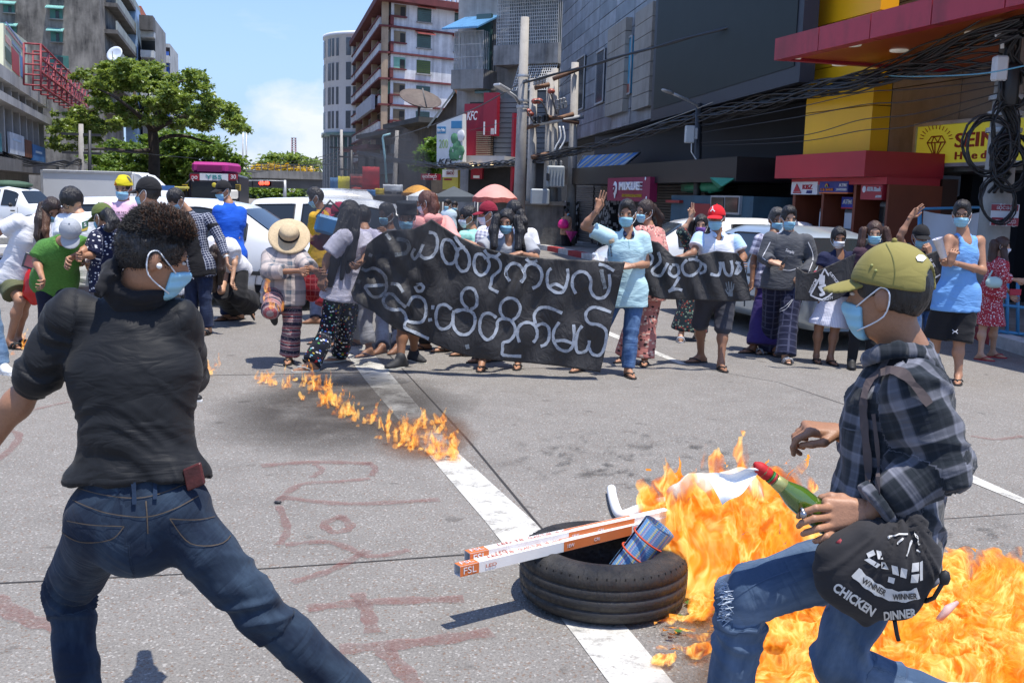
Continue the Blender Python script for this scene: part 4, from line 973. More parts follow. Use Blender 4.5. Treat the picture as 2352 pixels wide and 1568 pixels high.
for k,(cl,Y,ct,sz,m,lab) in enumerate((([(660,372,62,22),(620,382,40,16),(700,384,40,16),(650,360,30,10)],215,2600,1.0,LEAF,'round green tree far beyond the overpass'),([(610,388,30,10),(650,385,40,10),(700,392,30,8)],195,500,.8,leaf_mat('blossom',(.45,.28,.01),(.6,.42,.02)),'yellow blossoming tree behind the overpass railing'),([(590,448,40,20),(640,444,36,22),(700,448,40,22),(560,448,30,22),(760,450,50,22),(840,452,50,22),(500,446,50,20),(430,444,50,20),(620,452,160,10)],190,6500,.9,LEAFD,'shrubby green trees in the gap beneath the overpass'),([(985,365,26,26),(1000,395,26,18),(960,380,22,14),(1000,335,14,14)],62,2600,.30,LEAFB,'bright green young tree beside the white drink billboard'),([(895,300,16,20),(905,325,14,14)],75,0,.3,LEAFD,''))):
 if not ct:continue
 T=thing('roadside_tree',P(cl[0][0],cl[0][1],Y)*np.array([1,1,0]),lab,'tree');crown('crown',cl,Y,ct,sz,m,T,2,20+k);mb=MB();b0=P(cl[0][0],cl[0][1],Y);mb.tube([b0*np.array([1,1,0]),b0],[.3,.12],BARK,6);mb.build('trunk',T)
fv=Face(600,420,172,84);T=thing('overpass',fv.pt(0,0),'concrete road overpass with a steel railing crossing the end of the street','bridge')
mb=MB();u0,z0,u1,z1=fv.rect(380,393,960,411);mb.fbox(fv,u0,z0,u1,z1,-9,0,CONC);mb.build('parapet',T);mb=MB();u0,za,u1,zb=fv.rect(380,411,960,433);mb.fbox(fv,u0,za,u1,z0,-8.6,-.4,mat('girder_grey',(.10,.105,.11),.7,.2,.3));mb.build('girder',T)
mb=MB()
for k in range(40):u=u0+(u1-u0)*k/39;mb.fbox(fv,u-.06,z1,u+.06,z1+1.05,-.4,-.3,CONC)
for q in (.5,1.0):mb.fbox(fv,u0,z1+q,u1,z1+q+.07,-.38,-.32,CONC)
mb.build('railing',T)
for px in (480,752,815):
 mb=MB();u=fv.hit(px,430)[0];mb.fbox(fv,u-1,0,u+1,za,-6,-2,CONC);mb.build('pier',T)
mb=MB();c=P(675,348,420);T=thing('radio_mast',c,'distant red and white radio mast above the treetops','mast');hgt=(348-318)*420/F_PX
for k in range(4):
 o_=np.array([(-1,1)[k%2]*1.1,(-1,1)[k//2]*1.1,0]);mb.tube([c+o_-np.array([0,0,30]),c+o_*.6+np.array([0,0,hgt])],.22,mat('mast_red',(.4,.16,.15),.6,.1),5)
for k in range(7):z=hgt*k/6;mb.box(c+np.array([0,0,z]),(2.0,2.0,.3),mat('mast_white',(.6,.6,.6),.6,.1))
mb.build('lattice',T)
POLE=stain_or_sheen('pole_concrete',(.40,.375,.34),(.20,.185,.165),.85,.3,1.2);STEEL=mat('galvanised',(.42,.43,.44),.45,.2,3,metal=.3);DKM=mat('dark_metal',(.03,.03,.032),.5,.2,3)
for px in (557,565):
 mb=MB();b0=P(px,430,120);mb.tube([b0*np.array([1,1,0]),P(px+1,305,120)],.09,STEEL,6);tag(mb.build('mast_pole'),'thin grey mast pole rising beside the bus, %s of the pair'%('left' if px<560 else 'right'),'pole')
T=thing('traffic_light',P(654,450,95)*np.array([1,1,0]),'traffic light gantry with red lamps lit over the road before the overpass','traffic light');mb=MB();c=P(654,414,95);mb.tube([c*np.array([1,1,0]),c],.16,STEEL,8);mb.tube([P(654,417,95),P(600,416,95),P(556,416,95)],.1,STEEL,6);mb.build('gantry',T)
for px in (560,602,628):
 mb=MB();mb.box(P(px,422,94.6),(1.9,.4,.55),DKM,None,.05);lm=mb.build('lamp_housing',T)
 if px>560 and px<620:
  for q in (-3.5,1,8.5,13):mb=MB();mb.sphere(P(px+q,421,94.35),.17,mat('lamp_red',(.5,.01,.01),.4,0,emit=(1,.04,.02),es=5),10);mb.build('lamp',lm)
cx=P(858,250,150);cx[2]=0;Rr_=110*150/F_PX;zt=P(800,84,145)[2];zb=P(800,305,145)[2];T=thing('round_tower',cx,'round white tower block with rows of slit windows and a glazed base','building');mb=MB()
WT=stain_or_sheen('tower_white',(.76,.77,.79),(.55,.55,.57),.6,.15,.2);mb.lathe(cx,[(Rr_,zb),(Rr_,zt),(Rr_+.15,zt),(Rr_+.15,zt+.5),(Rr_-.3,zt+.5),(Rr_-.3,zt),(.01,zt)],WT,None,64,True);mb.build('wall',T)
mb=MB();mb.lathe(cx,[(Rr_+.35,zb),(Rr_+.35,zb-.6),(Rr_-.2,zb-.6),(Rr_-.2,0)],mat('tower_glass',(.10,.22,.24),.12,.3,.5,spec=.8),None,64);mb.build('glazed_base',T)
for k in range(26):
 a=math.pi+.1+k*math.pi*.98/25;mb=MB();d=np.array([math.cos(a),math.sin(a),0]);mb.box(cx+d*(Rr_-.1)+np.array([0,0,zb/2-.3]),(.18,.5,zb-.6),STEEL,(np.cross(d,(0,0,1)),d,(0,0,1)));mb.build('mullion',T)
fh=(zt-zb)/4.0;nw=0
for j in range(4):
 for k in range(22):
  a=math.pi+.12+k*.135
  if (k%4)==3:continue
  d=np.array([math.cos(a),math.sin(a),0]);mb=MB();mb.box(cx+d*(Rr_+.0)+np.array([0,0,zb+fh*(j+.52)]),(.45 if k%4 else .75,.12,fh*.72),mat('slit_window',(.12,.13,.14),.2,.2),(np.cross(d,(0,0,1)),d,(0,0,1)));mb.build('window',T);nw+=1
RW=stain_or_sheen('plaster_white',(.70,.70,.71),(.20,.20,.21),.9,.28,.18,1.0,.2);MAR=mat('trim_maroon',(.13,.028,.028),.75,.3,1.5,bmp=.2);TAN=stain_or_sheen('pillar_tan',(.42,.31,.21),(.2,.14,.10),.85,.3,.6);AWN=mat('awning_red',(.44,.10,.07),.6,.25,3);OLV=mat('panel_olive',(.07,.11,.012),.35,.2,.8)
fr2=Face(896,250,110,-58);fl2=Face(896,250,110,14);T=thing('apartment_block',fr2.pt(0,0),'tall white apartment block with maroon bands and caged balconies at the corner','building')
ztop=fr2.hit(900,2)[1];fhh=(fr2.hit(900,4)[1]-fr2.hit(900,245)[1])/4.0;ue=fr2.hit(1190,200)[0];ul=fl2.hit(806,250)[0]
D_=-fr2.n;mb=MB();base=[fr2.pt(0,0),fr2.pt(ue,0),fr2.pt(ue,0)+fl2.d*ul,fl2.pt(ul,0)]
mb.add(base+[p+np.array([0,0,ztop]) for p in base],[(0,1,5,4),(1,2,6,5),(2,3,7,6),(3,0,4,7),(4,5,6,7)],RW);mb.build('wall',T)
mb=MB();mb.fbox(fr2,-1.2,ztop-.2,ue,ztop+.5,-.2,1.4,MAR);mb.fbox(fl2,-1.4,ztop-.19,ul,ztop+.49,-.2,1.6,MAR);mb.build('eaves',T)
mb=MB()
for k in range(28):u=ue*(k+.5)/28;mb.fbox(fr2,u-.16,ztop+.5,u+.16,ztop+1.7,.2,.5,RW)
mb.fbox(fr2,0,ztop+1.7,ue,ztop+2.0,.1,.6,CONC);mb.build('balustrade',T)
for j in range(8):
 zf=ztop-fhh*(j+1);mb=MB();mb.fbox(fr2,-.1,zf-.02,ue,zf+.17,0,.35,MAR);mb.fbox(fl2,-.35,zf-.022,ul,zf+.168,0,1.3,MAR);mb.build('floor_band',T)
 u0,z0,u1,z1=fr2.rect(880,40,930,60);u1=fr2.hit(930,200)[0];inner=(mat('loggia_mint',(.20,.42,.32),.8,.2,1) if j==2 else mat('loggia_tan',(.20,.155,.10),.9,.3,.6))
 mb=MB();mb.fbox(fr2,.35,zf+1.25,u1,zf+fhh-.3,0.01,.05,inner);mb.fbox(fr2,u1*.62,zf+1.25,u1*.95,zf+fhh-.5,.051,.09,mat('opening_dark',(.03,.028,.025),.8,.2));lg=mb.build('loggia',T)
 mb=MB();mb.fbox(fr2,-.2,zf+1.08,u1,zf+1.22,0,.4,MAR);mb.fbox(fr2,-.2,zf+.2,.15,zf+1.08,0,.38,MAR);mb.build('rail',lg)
 for (x0,x1) in ((957,988),(1042,1072)):
  w0=fr2.hit(x0,150)[0];w1=fr2.hit(x1,150)[0];wm=OLV if j in (2,) else mat('glass_green',(.05,.10,.085),.2,.3,.8);mb=MB();mb.fbox(fr2,w0,zf+.95,w1,zf+2.35,.0,.08,wm);mb.fbox(fr2,w0-.1,zf+.82,w1+.1,zf+.95,0,.2,CONC);wn=mb.build('window',T)
  mb=MB()
  for q in range(7):mb.fbox(fr2,w0,zf+1.0+q*.2,w1,zf+1.03+q*.2,.10,.13,DKM)
  mb.build('grille',wn)
  if j<2:
   mb=MB()
   for q in range(9):
    t0=w0-.25+(w1-w0+.5)*q/9;t1=w0-.25+(w1-w0+.5)*(q+.85)/9;mb.add([fr2.pt(t0,zf+2.7,.02),fr2.pt(t1,zf+2.7,.02),fr2.pt(t1,zf+2.38,.8),fr2.pt(t0,zf+2.38,.8),fr2.pt(t0,zf+2.6,.02),fr2.pt(t1,zf+2.6,.02),fr2.pt(t1,zf+2.28,.8),fr2.pt(t0,zf+2.28,.8)],[(0,1,2,3),(7,6,5,4),(3,2,6,7),(0,3,7,4),(1,5,6,2)],AWN)
   mb.build('awning',T)
 for k in range(5):
  a=ul*k/5;c=ul*(k+1)/5;mb=MB();mb.fbox(fl2,a+.3,zf+1.2,c-.3,zf+fhh-.15,.01,.06,(mat('bay_mint',(.12,.32,.22),.8,.2) if (j*3+k)%7==2 else mat('bay_tan_%d'%((j+k*2)%3),((.05,.045,.04),(.24,.21,.17),(.36,.34,.31))[(j+k*2)%3],.85,.3)));by=mb.build('bay',T)
  mb=MB();mb.fbox(fl2,a+.3,zf+1.04,c-.3,zf+1.18,.0,1.35,MAR);mb.fbox(fl2,a+.35,zf+.2,c-.35,zf+1.04,.9,1.2,RW);mb.build('rail',by)
for k in range(6):mb=MB();a=ul*k/5;mb.fbox(fl2,a-.22,0,a+.22,ztop-.2,.3,1.0,TAN);mb.build('pillar',T)
mb=MB();mb.pbox(fl2,807,190,821,341,1.6,2.2,mat('hoarding_lime',(.50,.52,.22),.6,.35,.5));tag(mb.build('hoarding'),'tall lime and yellow hoarding hung on the street side of the white flats','hoarding')
mb=MB();mb.pbox(fl2,852,235,893,266,1.5,1.9,mat('signboard_grey',(.33,.33,.37),.6,.15,1));T2=mb.build('signboard');tag(T2,'grey signboard with pale letters on the second balcony of the white flats','signboard')
dish(P(963,240,84),1.75,(.25,-.5,1),'big brown mesh satellite dish in front of the white flats',mat('dish_brown',(.10,.075,.06),.7,.2))
mb=MB();mb.box(P(971-13+22,241,108),(1.2,.5,.9),mat('ac_white',(.6,.6,.58),.6,.1),None,.05);ac=mb.build('air_conditioner');tag(ac,'white air conditioner box on the wall beside the brown dish','air conditioner')
ROOFG=mat('roof_corrugated',(.20,.21,.20),.6,.35,.8);WOODD=stain_or_sheen('timber_dark',(.14,.11,.085),(.04,.035,.03),.9,.55,.6)
fw_=Face(900,380,78,22);T=thing('shophouse',fw_.pt(0,0),'dark weathered timber shophouses below the white flats','building');mb=MB()
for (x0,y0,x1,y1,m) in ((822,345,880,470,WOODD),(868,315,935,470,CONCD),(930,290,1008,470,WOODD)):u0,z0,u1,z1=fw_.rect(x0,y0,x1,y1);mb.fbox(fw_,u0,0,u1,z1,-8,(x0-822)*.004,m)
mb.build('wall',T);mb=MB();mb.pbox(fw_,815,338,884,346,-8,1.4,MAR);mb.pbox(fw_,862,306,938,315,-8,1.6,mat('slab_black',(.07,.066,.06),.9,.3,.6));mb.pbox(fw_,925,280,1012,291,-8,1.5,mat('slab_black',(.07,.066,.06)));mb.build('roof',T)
for (x0,y0,x1,y1) in ((835,365,850,385),(858,362,870,384),(885,335,900,360),(910,332,925,358),(945,310,960,335),(975,308,992,332),(880,375,925,400)):mb=MB();mb.pbox(fw_,x0,y0,x1,y1,.3,.42,GLASSD);mb.build('window',T)
T=thing('gabled_house',P(1020,300,66)*np.array([1,1,0]),'house with a grey and rust corrugated gable roof behind the drink billboard','building');Yq=66;mb=MB();RST=mat('roof_rust',(.26,.12,.07),.8,.35,1)
a,b2,c,d2,e=P(980,292,Yq),P(1046,203,Yq),P(1082,262,Yq),P(1046,203,Yq+9),P(1082,262,Yq+9);a2=P(980,292,Yq+9)
for (q,m) in (((a,b2,d2,a2),ROOFG),((b2,c,e,d2),RST)):
 nn_=unit(np.cross(q[1]-q[0],q[3]-q[0]));nn_=nn_ if nn_[2]>0 else -nn_;mb.poly(q,m,.12,nn_)
mb.build('roof',T);mb=MB();lo_=[P(990,292,Yq+.5),P(1046,212,Yq+.5),P(1078,268,Yq+.5)];gnd=[lo_[2]*np.array([1,1,0]),lo_[0]*np.array([1,1,0])];mb.poly(lo_+gnd,WOODD,8,(0,-1,0));mb.build('wall',T)
fk=Face(1130,320,47,64);REDK=mat('panel_red',(.30,.012,.03),.45,.12,.6);WH=mat('letter_white',(.78,.78,.78),.5,0);SID=mat('siding_grey',(.115,.125,.135),.6,.15,1)
T=thing('restaurant',fk.pt(0,0),'restaurant with grey board cladding and red sign panels behind the pink umbrella','building');mb=MB();u0,z0,u1,z1=fk.rect(1070,232,1262,460)
mb.fbox(fk,u0,z0,u1,z1,-8,-.3,mat('shop_inner',(.03,.03,.032),.8,.2));mb.build('wall',T)
mb=MB();u0,z0,u1,z1=fk.rect(1138,226,1262,376);nb=13
for k in range(nb):a=z0+(z1-z0)*k/nb;mb.fbox(fk,u0,a+.03,u1,a+(z1-z0)/nb,-.3,.12,SID)
mb.build('cladding',T)
mb=MB();mb.pbox(fk,1074,240,1130,363,.0,.35,REDK);rp=mb.build('sign_panel',T);mb=MB();ftext(mb,fk,'KFC',1080,258,1104,279,.36,WH,.25,.02);mb.build('lettering',rp)
fk2=fk.off(.45);mb=MB();mb.pbox(fk2,1110,213,1141,312,-.3,0,REDK);rp=mb.build('tall_sign',T)
for (x0,y0,x1,y1) in ((1111,280,1114,310),(1137,276,1140,308),(1128,295,1129.3,309),(1130.6,295,1131.9,309),(1133.2,295,1134.5,309)):mb=MB();mb.pbox(fk2,x0,y0,x1,y1,.005,.03,WH);mb.build('white_stripe',rp)
mb=MB();u0,z0,u1,z1=fk.rect(1104,302,1137,362)
for k in range(14):a=z0+(z1-z0)*k/14;mb.fbox(fk,u0,a,u1,a+(z1-z0)/30,.2,.45,mat('slat_tan',(.34,.24,.16),.6,.1))
mb.fbox(fk,u0,z0,u1,z1,.0,.18,DKM);mb.build('slat_grille',T)
mb=MB();mb.pbox(fk,1185,262,1190,440,.13,.5,REDK);mb.build('red_fin',T);mb=MB();mb.pbox(fk,1045,361,1190,382,-.3,1.4,stain_or_sheen('canopy_pale',(.50,.48,.46),(.3,.28,.26),.8,.3));mb.build('canopy',T)
mb=MB();mb.pbox(fk,1092,385,1118,412,.3,.45,REDK);sg=mb.build('small_sign',T);mb=MB();mb.pbox(fk,1098,404,1112,410,.455,.47,WH);mb.build('white_stripe',sg)
for px in (1115,1135,1160):mb=MB();mb.lathe(fk.pt(fk.hit(px,384)[0],fk.hit(px,384)[1],1.4),[(.001,0),(.12,0),(.12,.05)],mat('downlight',(.8,.6,.3),.4,0,emit=(1,.75,.4),es=3),None,10);mb.build('downlight',T)
fb2=Face(1040,320,46,58);T=thing('drink_billboard',fb2.pt(*fb2.hit(1040,370)),'white billboard with blue headings advertising a drink beside the red restaurant panel','billboard');mb=MB();q=[(1009,287),(1068,262),(1068,372),(1009,384)]
pts=[fb2.pt(*fb2.hit(*p),.2) for p in q];mb.poly(pts,mat('billboard_white',(.70,.72,.72),.5,.06),.3,fb2.n);mb.build('panel',T);mb=MB();BLU=mat('heading_blue',(.06,.25,.45),.5,.1);GRN=mat('leaf_print',(.10,.26,.13),.6,.3,3)
mb.pbox(fb2,1011,292,1030,308,.21,.23,BLU);mb.build('heading',T);mb=MB();mb.pbox(fb2,1043,279,1067,296,.21,.23,BLU);mb.build('heading',T);mb=MB();ftext(mb,fb2,'Spicy Shake',1012,296,1029,304,.24,WH);ftext(mb,fb2,'200',1015,322,1035,343,.22,mat('digit_green',(.35,.50,.22),.5,.1));ftext(mb,fb2,'KFC',1054,366,1012,378,.24,DKM,.2,.02);mb.build('lettering',T)
mb=MB()
for k in range(22):rr=random.Random(k);p=fb2.pt(*fb2.hit(1044+rr.random()*22,312+rr.random()*52),.22);mb.sphere(p,.12+.15*rr.random(),GRN if k%3 else WH,8,(fb2.d,fb2.n,np.array([0,0,1.])),(1,.15,1.2))
mb.build('leaf_picture',T)
mb=MB();mb.pbox(fk,1029,391,1064,436,.3,.5,mat('banner_yellow',(.55,.47,.08),.6,.2,1));o=mb.build('pillar_banner');tag(o,'yellow and white pillar banner with red script under the restaurant canopy','banner');mb=MB();mb.pbox(fk,1029,391,1064,408,.505,.53,WH);mb.build('white_panel',o);mb=MB();ftext(mb,fk,'အောင်',1038,394,1056,403,.54,REDK);mb.pbox(fk,1033,411,1050,415,.51,.53,REDK);mb.build('lettering',o)
mb=MB();mb.pbox(fk,979,400,1020,414,.3,.5,REDK);o=mb.build('shop_sign');tag(o,'narrow red shop sign with pale script left of the yellow pillar banner','sign');mb=MB();ftext(mb,fk,'ရောင်းမည်',983,403,1015,410,.51,WH);mb.build('lettering',o)
fc=Face(1140,120,50,62);T=thing('caged_flats',fc.pt(0,0),'flats with barred balconies and blue tin awnings above the restaurant','building');mb=MB();u0,z0,u1,z1=fc.rect(1052,-60,1292,240);mb.fbox(fc,u0,0,u1,z1,-9,0,stain_or_sheen('flats_plaster',(.45,.43,.40),(.12,.115,.11),.9,.5,.3));mb.build('wall',T)
BAR=mat('cage_white',(.55,.55,.54),.5,.2,3);BLA=mat('awning_blue',(.10,.27,.48),.5,.2,2)
for (x0,y0,x1,y1,out,bg_,nv,nh,skew) in ((1044,72,1110,160,1.2,(.16,.17,.18),22,3,0),(1142,-10,1282,102,1.3,(.05,.09,.085),34,14,0),(1198,122,1286,212,1.0,(.10,.095,.09),18,14,1)):
 mb=MB();u0,z0,u1,z1=fc.off(out).rect(x0,y0,x1,y1)
 for k in range(nv+1):u=u0+(u1-u0)*k/nv;mb.tube([fc.pt(u,z0,out+(.9 if skew else 0)),fc.pt(u,z1,out)],.022,BAR,4,False)
 for k in range(nh+1):z=z0+(z1-z0)*k/nh;o_=out+(.9*(1-k/nh) if skew else 0);mb.tube([fc.pt(u0,z,o_),fc.pt(u1,z,o_)],.02,BAR,4,False)
 for u in (u0,u1):
  for k in range(8):mb.tube([fc.pt(u,z0,out*k/7),fc.pt(u,z1,out*k/7)],.02,BAR,4,False)
 mb.build('cage',T);mb=MB();mb.fbox(fc,u0,z0,u1,z1,.02,.08,mat('recess_%d'%x0,bg_,.9,.5,.7));mb.fbox(fc,u0-.1,z0-.9,u1+.1,z0,0,out+.1,CONC if x0!=1142 else stain_or_sheen('slab_mottled',(.42,.41,.39),(.05,.05,.05),.9,.5,.6));mb.build('balcony_slab',T)
 if not skew:
  mb=MB();k_=16
  for k in range(k_):t0=u0-.2+(u1-u0+.4)*k/k_;t1=u0-.2+(u1-u0+.4)*(k+.8)/k_;mb.add([fc.pt(t0,z1+.9,0),fc.pt(t1,z1+.9,0),fc.pt(t1,z1+.05,out+.9),fc.pt(t0,z1+.05,out+.9),fc.pt(t0,z1+.82,0),fc.pt(t1,z1+.82,0),fc.pt(t1,z1-.03,out+.9),fc.pt(t0,z1-.03,out+.9)],[(0,1,2,3),(7,6,5,4),(3,2,6,7),(1,5,6,2),(0,3,7,4)],BLA)
  mb.build('awning',T)
mb=MB();mb.pbox(fc,1109,38,1142,218,.5,.7,mat('curtain_glass',(.04,.09,.085),.08,.3,.6,spec=.8));mb.build('glass_strip',T)
fm=Face(1845,150,19.0,7.5);T=thing('shopping_mall',fm.pt(0,0),'dark grey panelled shopping mall with a huge blank black screen','building');ue=fm.hit(1286,200)[0];zb=fm.hit(1500,272)[1];zt=12.5
mb=MB();mb.fbox(fm,.05,zb-.05,ue,zt,-7,-.12,mat('panel_gap',(.012,.013,.015),.8,0));mb.build('wall',T)
pms=[stain_or_sheen('panel_slate_%d'%i,c,tuple(x*2.3 for x in c),.36,.42,1.6,1.6,.05) for i,c in enumerate(((.14,.155,.18),(.17,.185,.21),(.11,.125,.145)))];mb=MB();rr=random.Random(4);ncol=10;nrow=17;pw=ue/ncol;ph=(zt-zb)/nrow  # paler streaks put the sky's reflection into the panel colour
for i in range(ncol):
 for j in range(nrow):mb.fbox(fm,i*pw+.02,zb+j*ph+.012,(i+1)*pw-.02,zb+(j+1)*ph-.012,-.12,rr.random()*.01,rr.choice(pms))
mb.build('panel_cladding',T)
PIL=stain_or_sheen('pilaster_stone',(.30,.285,.255),(.18,.17,.15),.8,.3,1.0)
for (x0,y0,x1,y1) in ((1393,57,1433,262),(1455,20,1494,248)):
 fpi=fm.off(.2);u0,z0,u1,z1=fpi.rect(x0,y0,x1,y1);mb=MB();k_=7
 for k in range(k_):mb.fbox(fm,u0,z0+(z1-z0)*k/k_+.01,u1,z0+(z1-z0)*(k+1)/k_-.01,.0,.2,PIL)
 mb.build('pilaster',T)
for (x0,y0,x1,y1,m,nm) in ((1327,134,1345,252,GLASSD,'window'),(1373,118,1391,236,mat('window_navy',(.02,.03,.05),.15,.2),'window'),(1431,92,1454,218,mat('poster_sea',(.03,.22,.36),.3,.6,.8),'poster')):
 mb=MB();mb.pbox(fm,x0,y0,x1,y1,.0,.06,m);wn=mb.build(nm,T);mb=MB();u0,z0,u1,z1=fm.rect(x0,y0,x1,y1);
 for a in (u0,u1):mb.fbox(fm,a-.03,z0,a+.03,z1,.06,.09,STEEL)
 for a in (z0,z1):mb.fbox(fm,u0,a-.03,u1,a+.03,.065,.095,STEEL)
 mb.build('window_frame',wn)
 if nm=='poster':mb=MB();mb.pbox(fm,1436,100,1448,150,.061,.075,mat('poster_pale',(.35,.42,.46),.4,.5,3));mb.pbox(fm,1432,196,1452,217,.061,.075,mat('poster_coral',(.36,.10,.07),.4,.4,3));mb.build('picture',wn)
fq=fm.off(.3);mb=MB();zs=fq.hit(1660,235)[1];ua_,ub2=fq.hit(1838,150)[0],fq.hit(1500,150)[0];mb.fbox(fq,ua_,zs,ub2,zt+1,-.28,0,mat('screen_frame',(.016,.019,.030),.5,.1));sc_o=mb.build('screen',T);mb=MB();mb.fbox(fq,ua_+.25,zs+.3,ub2-.3,zt+.9,.0,.015,mat('screen_face',(.014,.020,.018),.55,.12,2.0,spec=.25));mb.build('display_face',sc_o)
ff=Face(1842,450,20.5,13.5);ug=ff.hit(1290,450)[0];DKW=mat('wall_navy',(.016,.018,.024),.6,.15,.6);FAS=mat('fascia_black',(.016,.015,.017),.35,.15,.6)
T=thing('shop_parade',ff.pt(0,0),'row of black fronted shop units with closed grey shutters under the mall','building');mb=MB();zc=ff.hit(1840,262)[1];mb.fbox(ff,-.5,0,ug,zb+.4,-6,-1.2,DKW);mb.build('wall',T)
fg_=ff.off(1.0);mb=MB();z0=fg_.hit(1691,417)[1];z1=fg_.hit(1691,360)[1];mb.fbox(fg_,fg_.hit(1691,400)[0],z0,fg_.hit(1296,400)[0],z1,-2.2,0,FAS);cc0=fg_.pt(fg_.hit(1691,400)[0],0);cc1=fg_.pt(fg_.hit(1691,400)[0],0)+np.array([1.75,.25,0]);mb.add([cc0+np.array([0,0,z0]),cc1+np.array([0,0,z0+.06]),cc1+np.array([0,0,z1-.06]),cc0+np.array([0,0,z1])]+[q+np.array([-.3,2.2,0]) for q in (cc0+np.array([0,0,z0]),cc1+np.array([0,0,z0+.06]),cc1+np.array([0,0,z1-.06]),cc0+np.array([0,0,z1]))],[(0,1,2,3),(0,4,5,1),(1,5,6,2),(3,2,6,7)],FAS);mb.build('fascia',T)
mb=MB();SHU=mat('shutter_grey',(.085,.085,.088),.5,.2,1.5,metal=.3);u0=ff.hit(1480,500)[0];u1=ff.hit(1300,500)[0]
for (x0,x1) in ((1478,1592),(1345,1472),(1298,1342)):
 a,c=sorted((ff.hit(x0,500)[0],ff.hit(x1,500)[0]));k_=26
 for k in range(k_):mb.fbox(ff,a,.14+(z0-.14)*k/k_,c,.14+(z0-.14)*(k+.8)/k_,-1.2,-.3+(.02 if k%2 else 0),SHU)
mb.build('roller_shutter',T)
SPK=None
m,t,b,o_=newmat('perforated_black');oc=objco(t);br=t.n('ShaderNodeTexVoronoi');br.distance='CHEBYCHEV';br.inputs['Scale'].default_value=7;t.l(oc,br.inputs['Vector']);setc(t,b.inputs['Base Color'],t.mix(t.math('LESS_THAN',br.outputs['Distance'],.36),(.012,.012,.013),(.40,.40,.40)));b.inputs['Roughness'].default_value=.7;SPK=m
for (x0,y0,x1,y1) in ((1292,462,1312,585),(1376,455,1402,590),(1636,468,1660,560)):mb=MB();mb.pbox(ff,x0,y0,x1,y1,-.25,.05,SPK);mb.build('perforated_panel',T)
T=thing('shop_sign',ff.pt(*ff.hit(1534,440)),'magenta shop sign with white block letters and a heart bubble','sign');MAG=mat('sign_magenta',(.24,.012,.06),.45,.1);mb=MB();mb.pbox(ff,1480,411,1587,465,.92,1.12,MAG);mb.build('panel',T);mb=MB();ftext(mb,ff,'MIXUE',1516,422,1568,441,1.16,WH,0,.03,.1);mb.build('lettering',T)
mb=MB();ftext(mb,ff,'ICE CREAM & TEA & COFFEE',1518,449,1567,456,1.13,mat('letter_gold',(.55,.38,.03),.5,0));mb.build('tagline',T);mb=MB();ax_=(ff.d,np.array([0,0,1.]),ff.n);cpt=ff.pt(*ff.hit(1501,436),1.14);mb.sphere(cpt,.165,WH,20,ax_,(1,1.2,.2));mb.sphere(cpt-np.array([0,0,.2]),.06,WH,10,ax_,(.8,1.3,.3));bub=mb.build('bubble',T)
mb=MB();hp2=[cpt+ff.n*.05+ff.d*.085*math.sin(t)**3*1.2+np.array([0,0,1])*.0062*(13*math.cos(t)-5*math.cos(2*t)-2*math.cos(3*t)-math.cos(4*t)) for t in np.linspace(0,2*math.pi,25)];mb.tube(hp2,.016,MAG,5,False);mb.build('heart',bub)
for (px,py) in ((1577,414),(1579,458)):mb=MB();mb.sphere(ff.pt(*ff.hit(px,py),1.13),.05,WH,10,ax_,(1,1,.3));mb.build('stud',T)
T=thing('shop_sign',ff.pt(*ff.hit(1446,439)),'small red shop sign with yellow italic capitals beside the shutters','sign');mb=MB();mb.pbox(ff,1427,427,1467,450,.1,.3,mat('sign_red',(.42,.03,.02),.5,.1));mb.build('panel',T);YEL=mat('letter_yellow',(.7,.45,.03),.5,0);mb=MB();ftext(mb,ff,'FIVE STAR',1438,431,1465,446,.32,YEL,.25,.02);mb.build('lettering',T);mb=MB();mb.sphere(ff.pt(*ff.hit(1432,438),.31),.1,YEL,14,ax_,(1,1,.15));mb.build('roundel',T)
KT=stain_or_sheen('kiosk_teal',(.05,.11,.15),(.03,.05,.06),.7,.3,1.0);KR=mat('kiosk_red',(.32,.03,.025),.6,.2,2);T=thing('kiosk',ff.pt(*ff.hit(1700,560)),'blue green street kiosk with a red frame and dark sliding window','kiosk');mb=MB();u0,z0,u1,z1=ff.rect(1606,452,1806,640);mb.fbox(ff,u0,.14,u1,z1,-1.0,.8,KT);mb.build('wall',T)
mb=MB();mb.pbox(ff,1712,452,1784,494,.8,.86,STEEL);wn=mb.build('window',T);mb=MB();mb.pbox(ff,1716,456,1746,490,.861,.88,GLASSD);mb.pbox(ff,1750,456,1781,490,.861,.88,GLASSD);mb.build('pane',wn)
mb=MB();mb.pbox(ff,1664,470,1712,496,.8,.87,KR);mb.pbox(ff,1664,496,1748,504,.8,.88,KR);mb.pbox(ff,1740,504,1750,620,.8,.88,KR);mb.pbox(ff,1606,462,1640,468,.8,.9,KR);mb.build('red_frame',T);mb=MB();mb.pbox(ff,1668,508,1738,600,.8,.86,mat('kiosk_panel',(.03,.10,.16),.5,.2));mb.build('door',T)
GT=mat('tarp_green',(.05,.30,.17),.6,.25,2);mb=MB();q=[(1733,424),(1752,412),(1786,413),(1782,432),(1748,436)];mb.poly([ff.pt(*ff.hit(*p),1.0+.25*(i%2)) for i,p in enumerate(q)],GT,.04,ff.n);tag(mb.build('tarpaulin'),'bright green tarpaulin spread over the kiosk roof','tarpaulin')
mb=MB();mb.tube([ff.pt(*ff.hit(1625,433),.5),ff.pt(*ff.hit(1700,430),.5)],.12,GT,8);mb.tube([ff.pt(*ff.hit(1680,445),.5),ff.pt(*ff.hit(1680,415),.5)],.08,GT,8);mb.pbox(ff,1616,425,1646,441,.2,.6,mat('tarp_green_dark',(.02,.10,.05),.6,.2));tag(mb.build('drain_pipes'),'green pipes and crates lying on the kiosk roof','pipes')
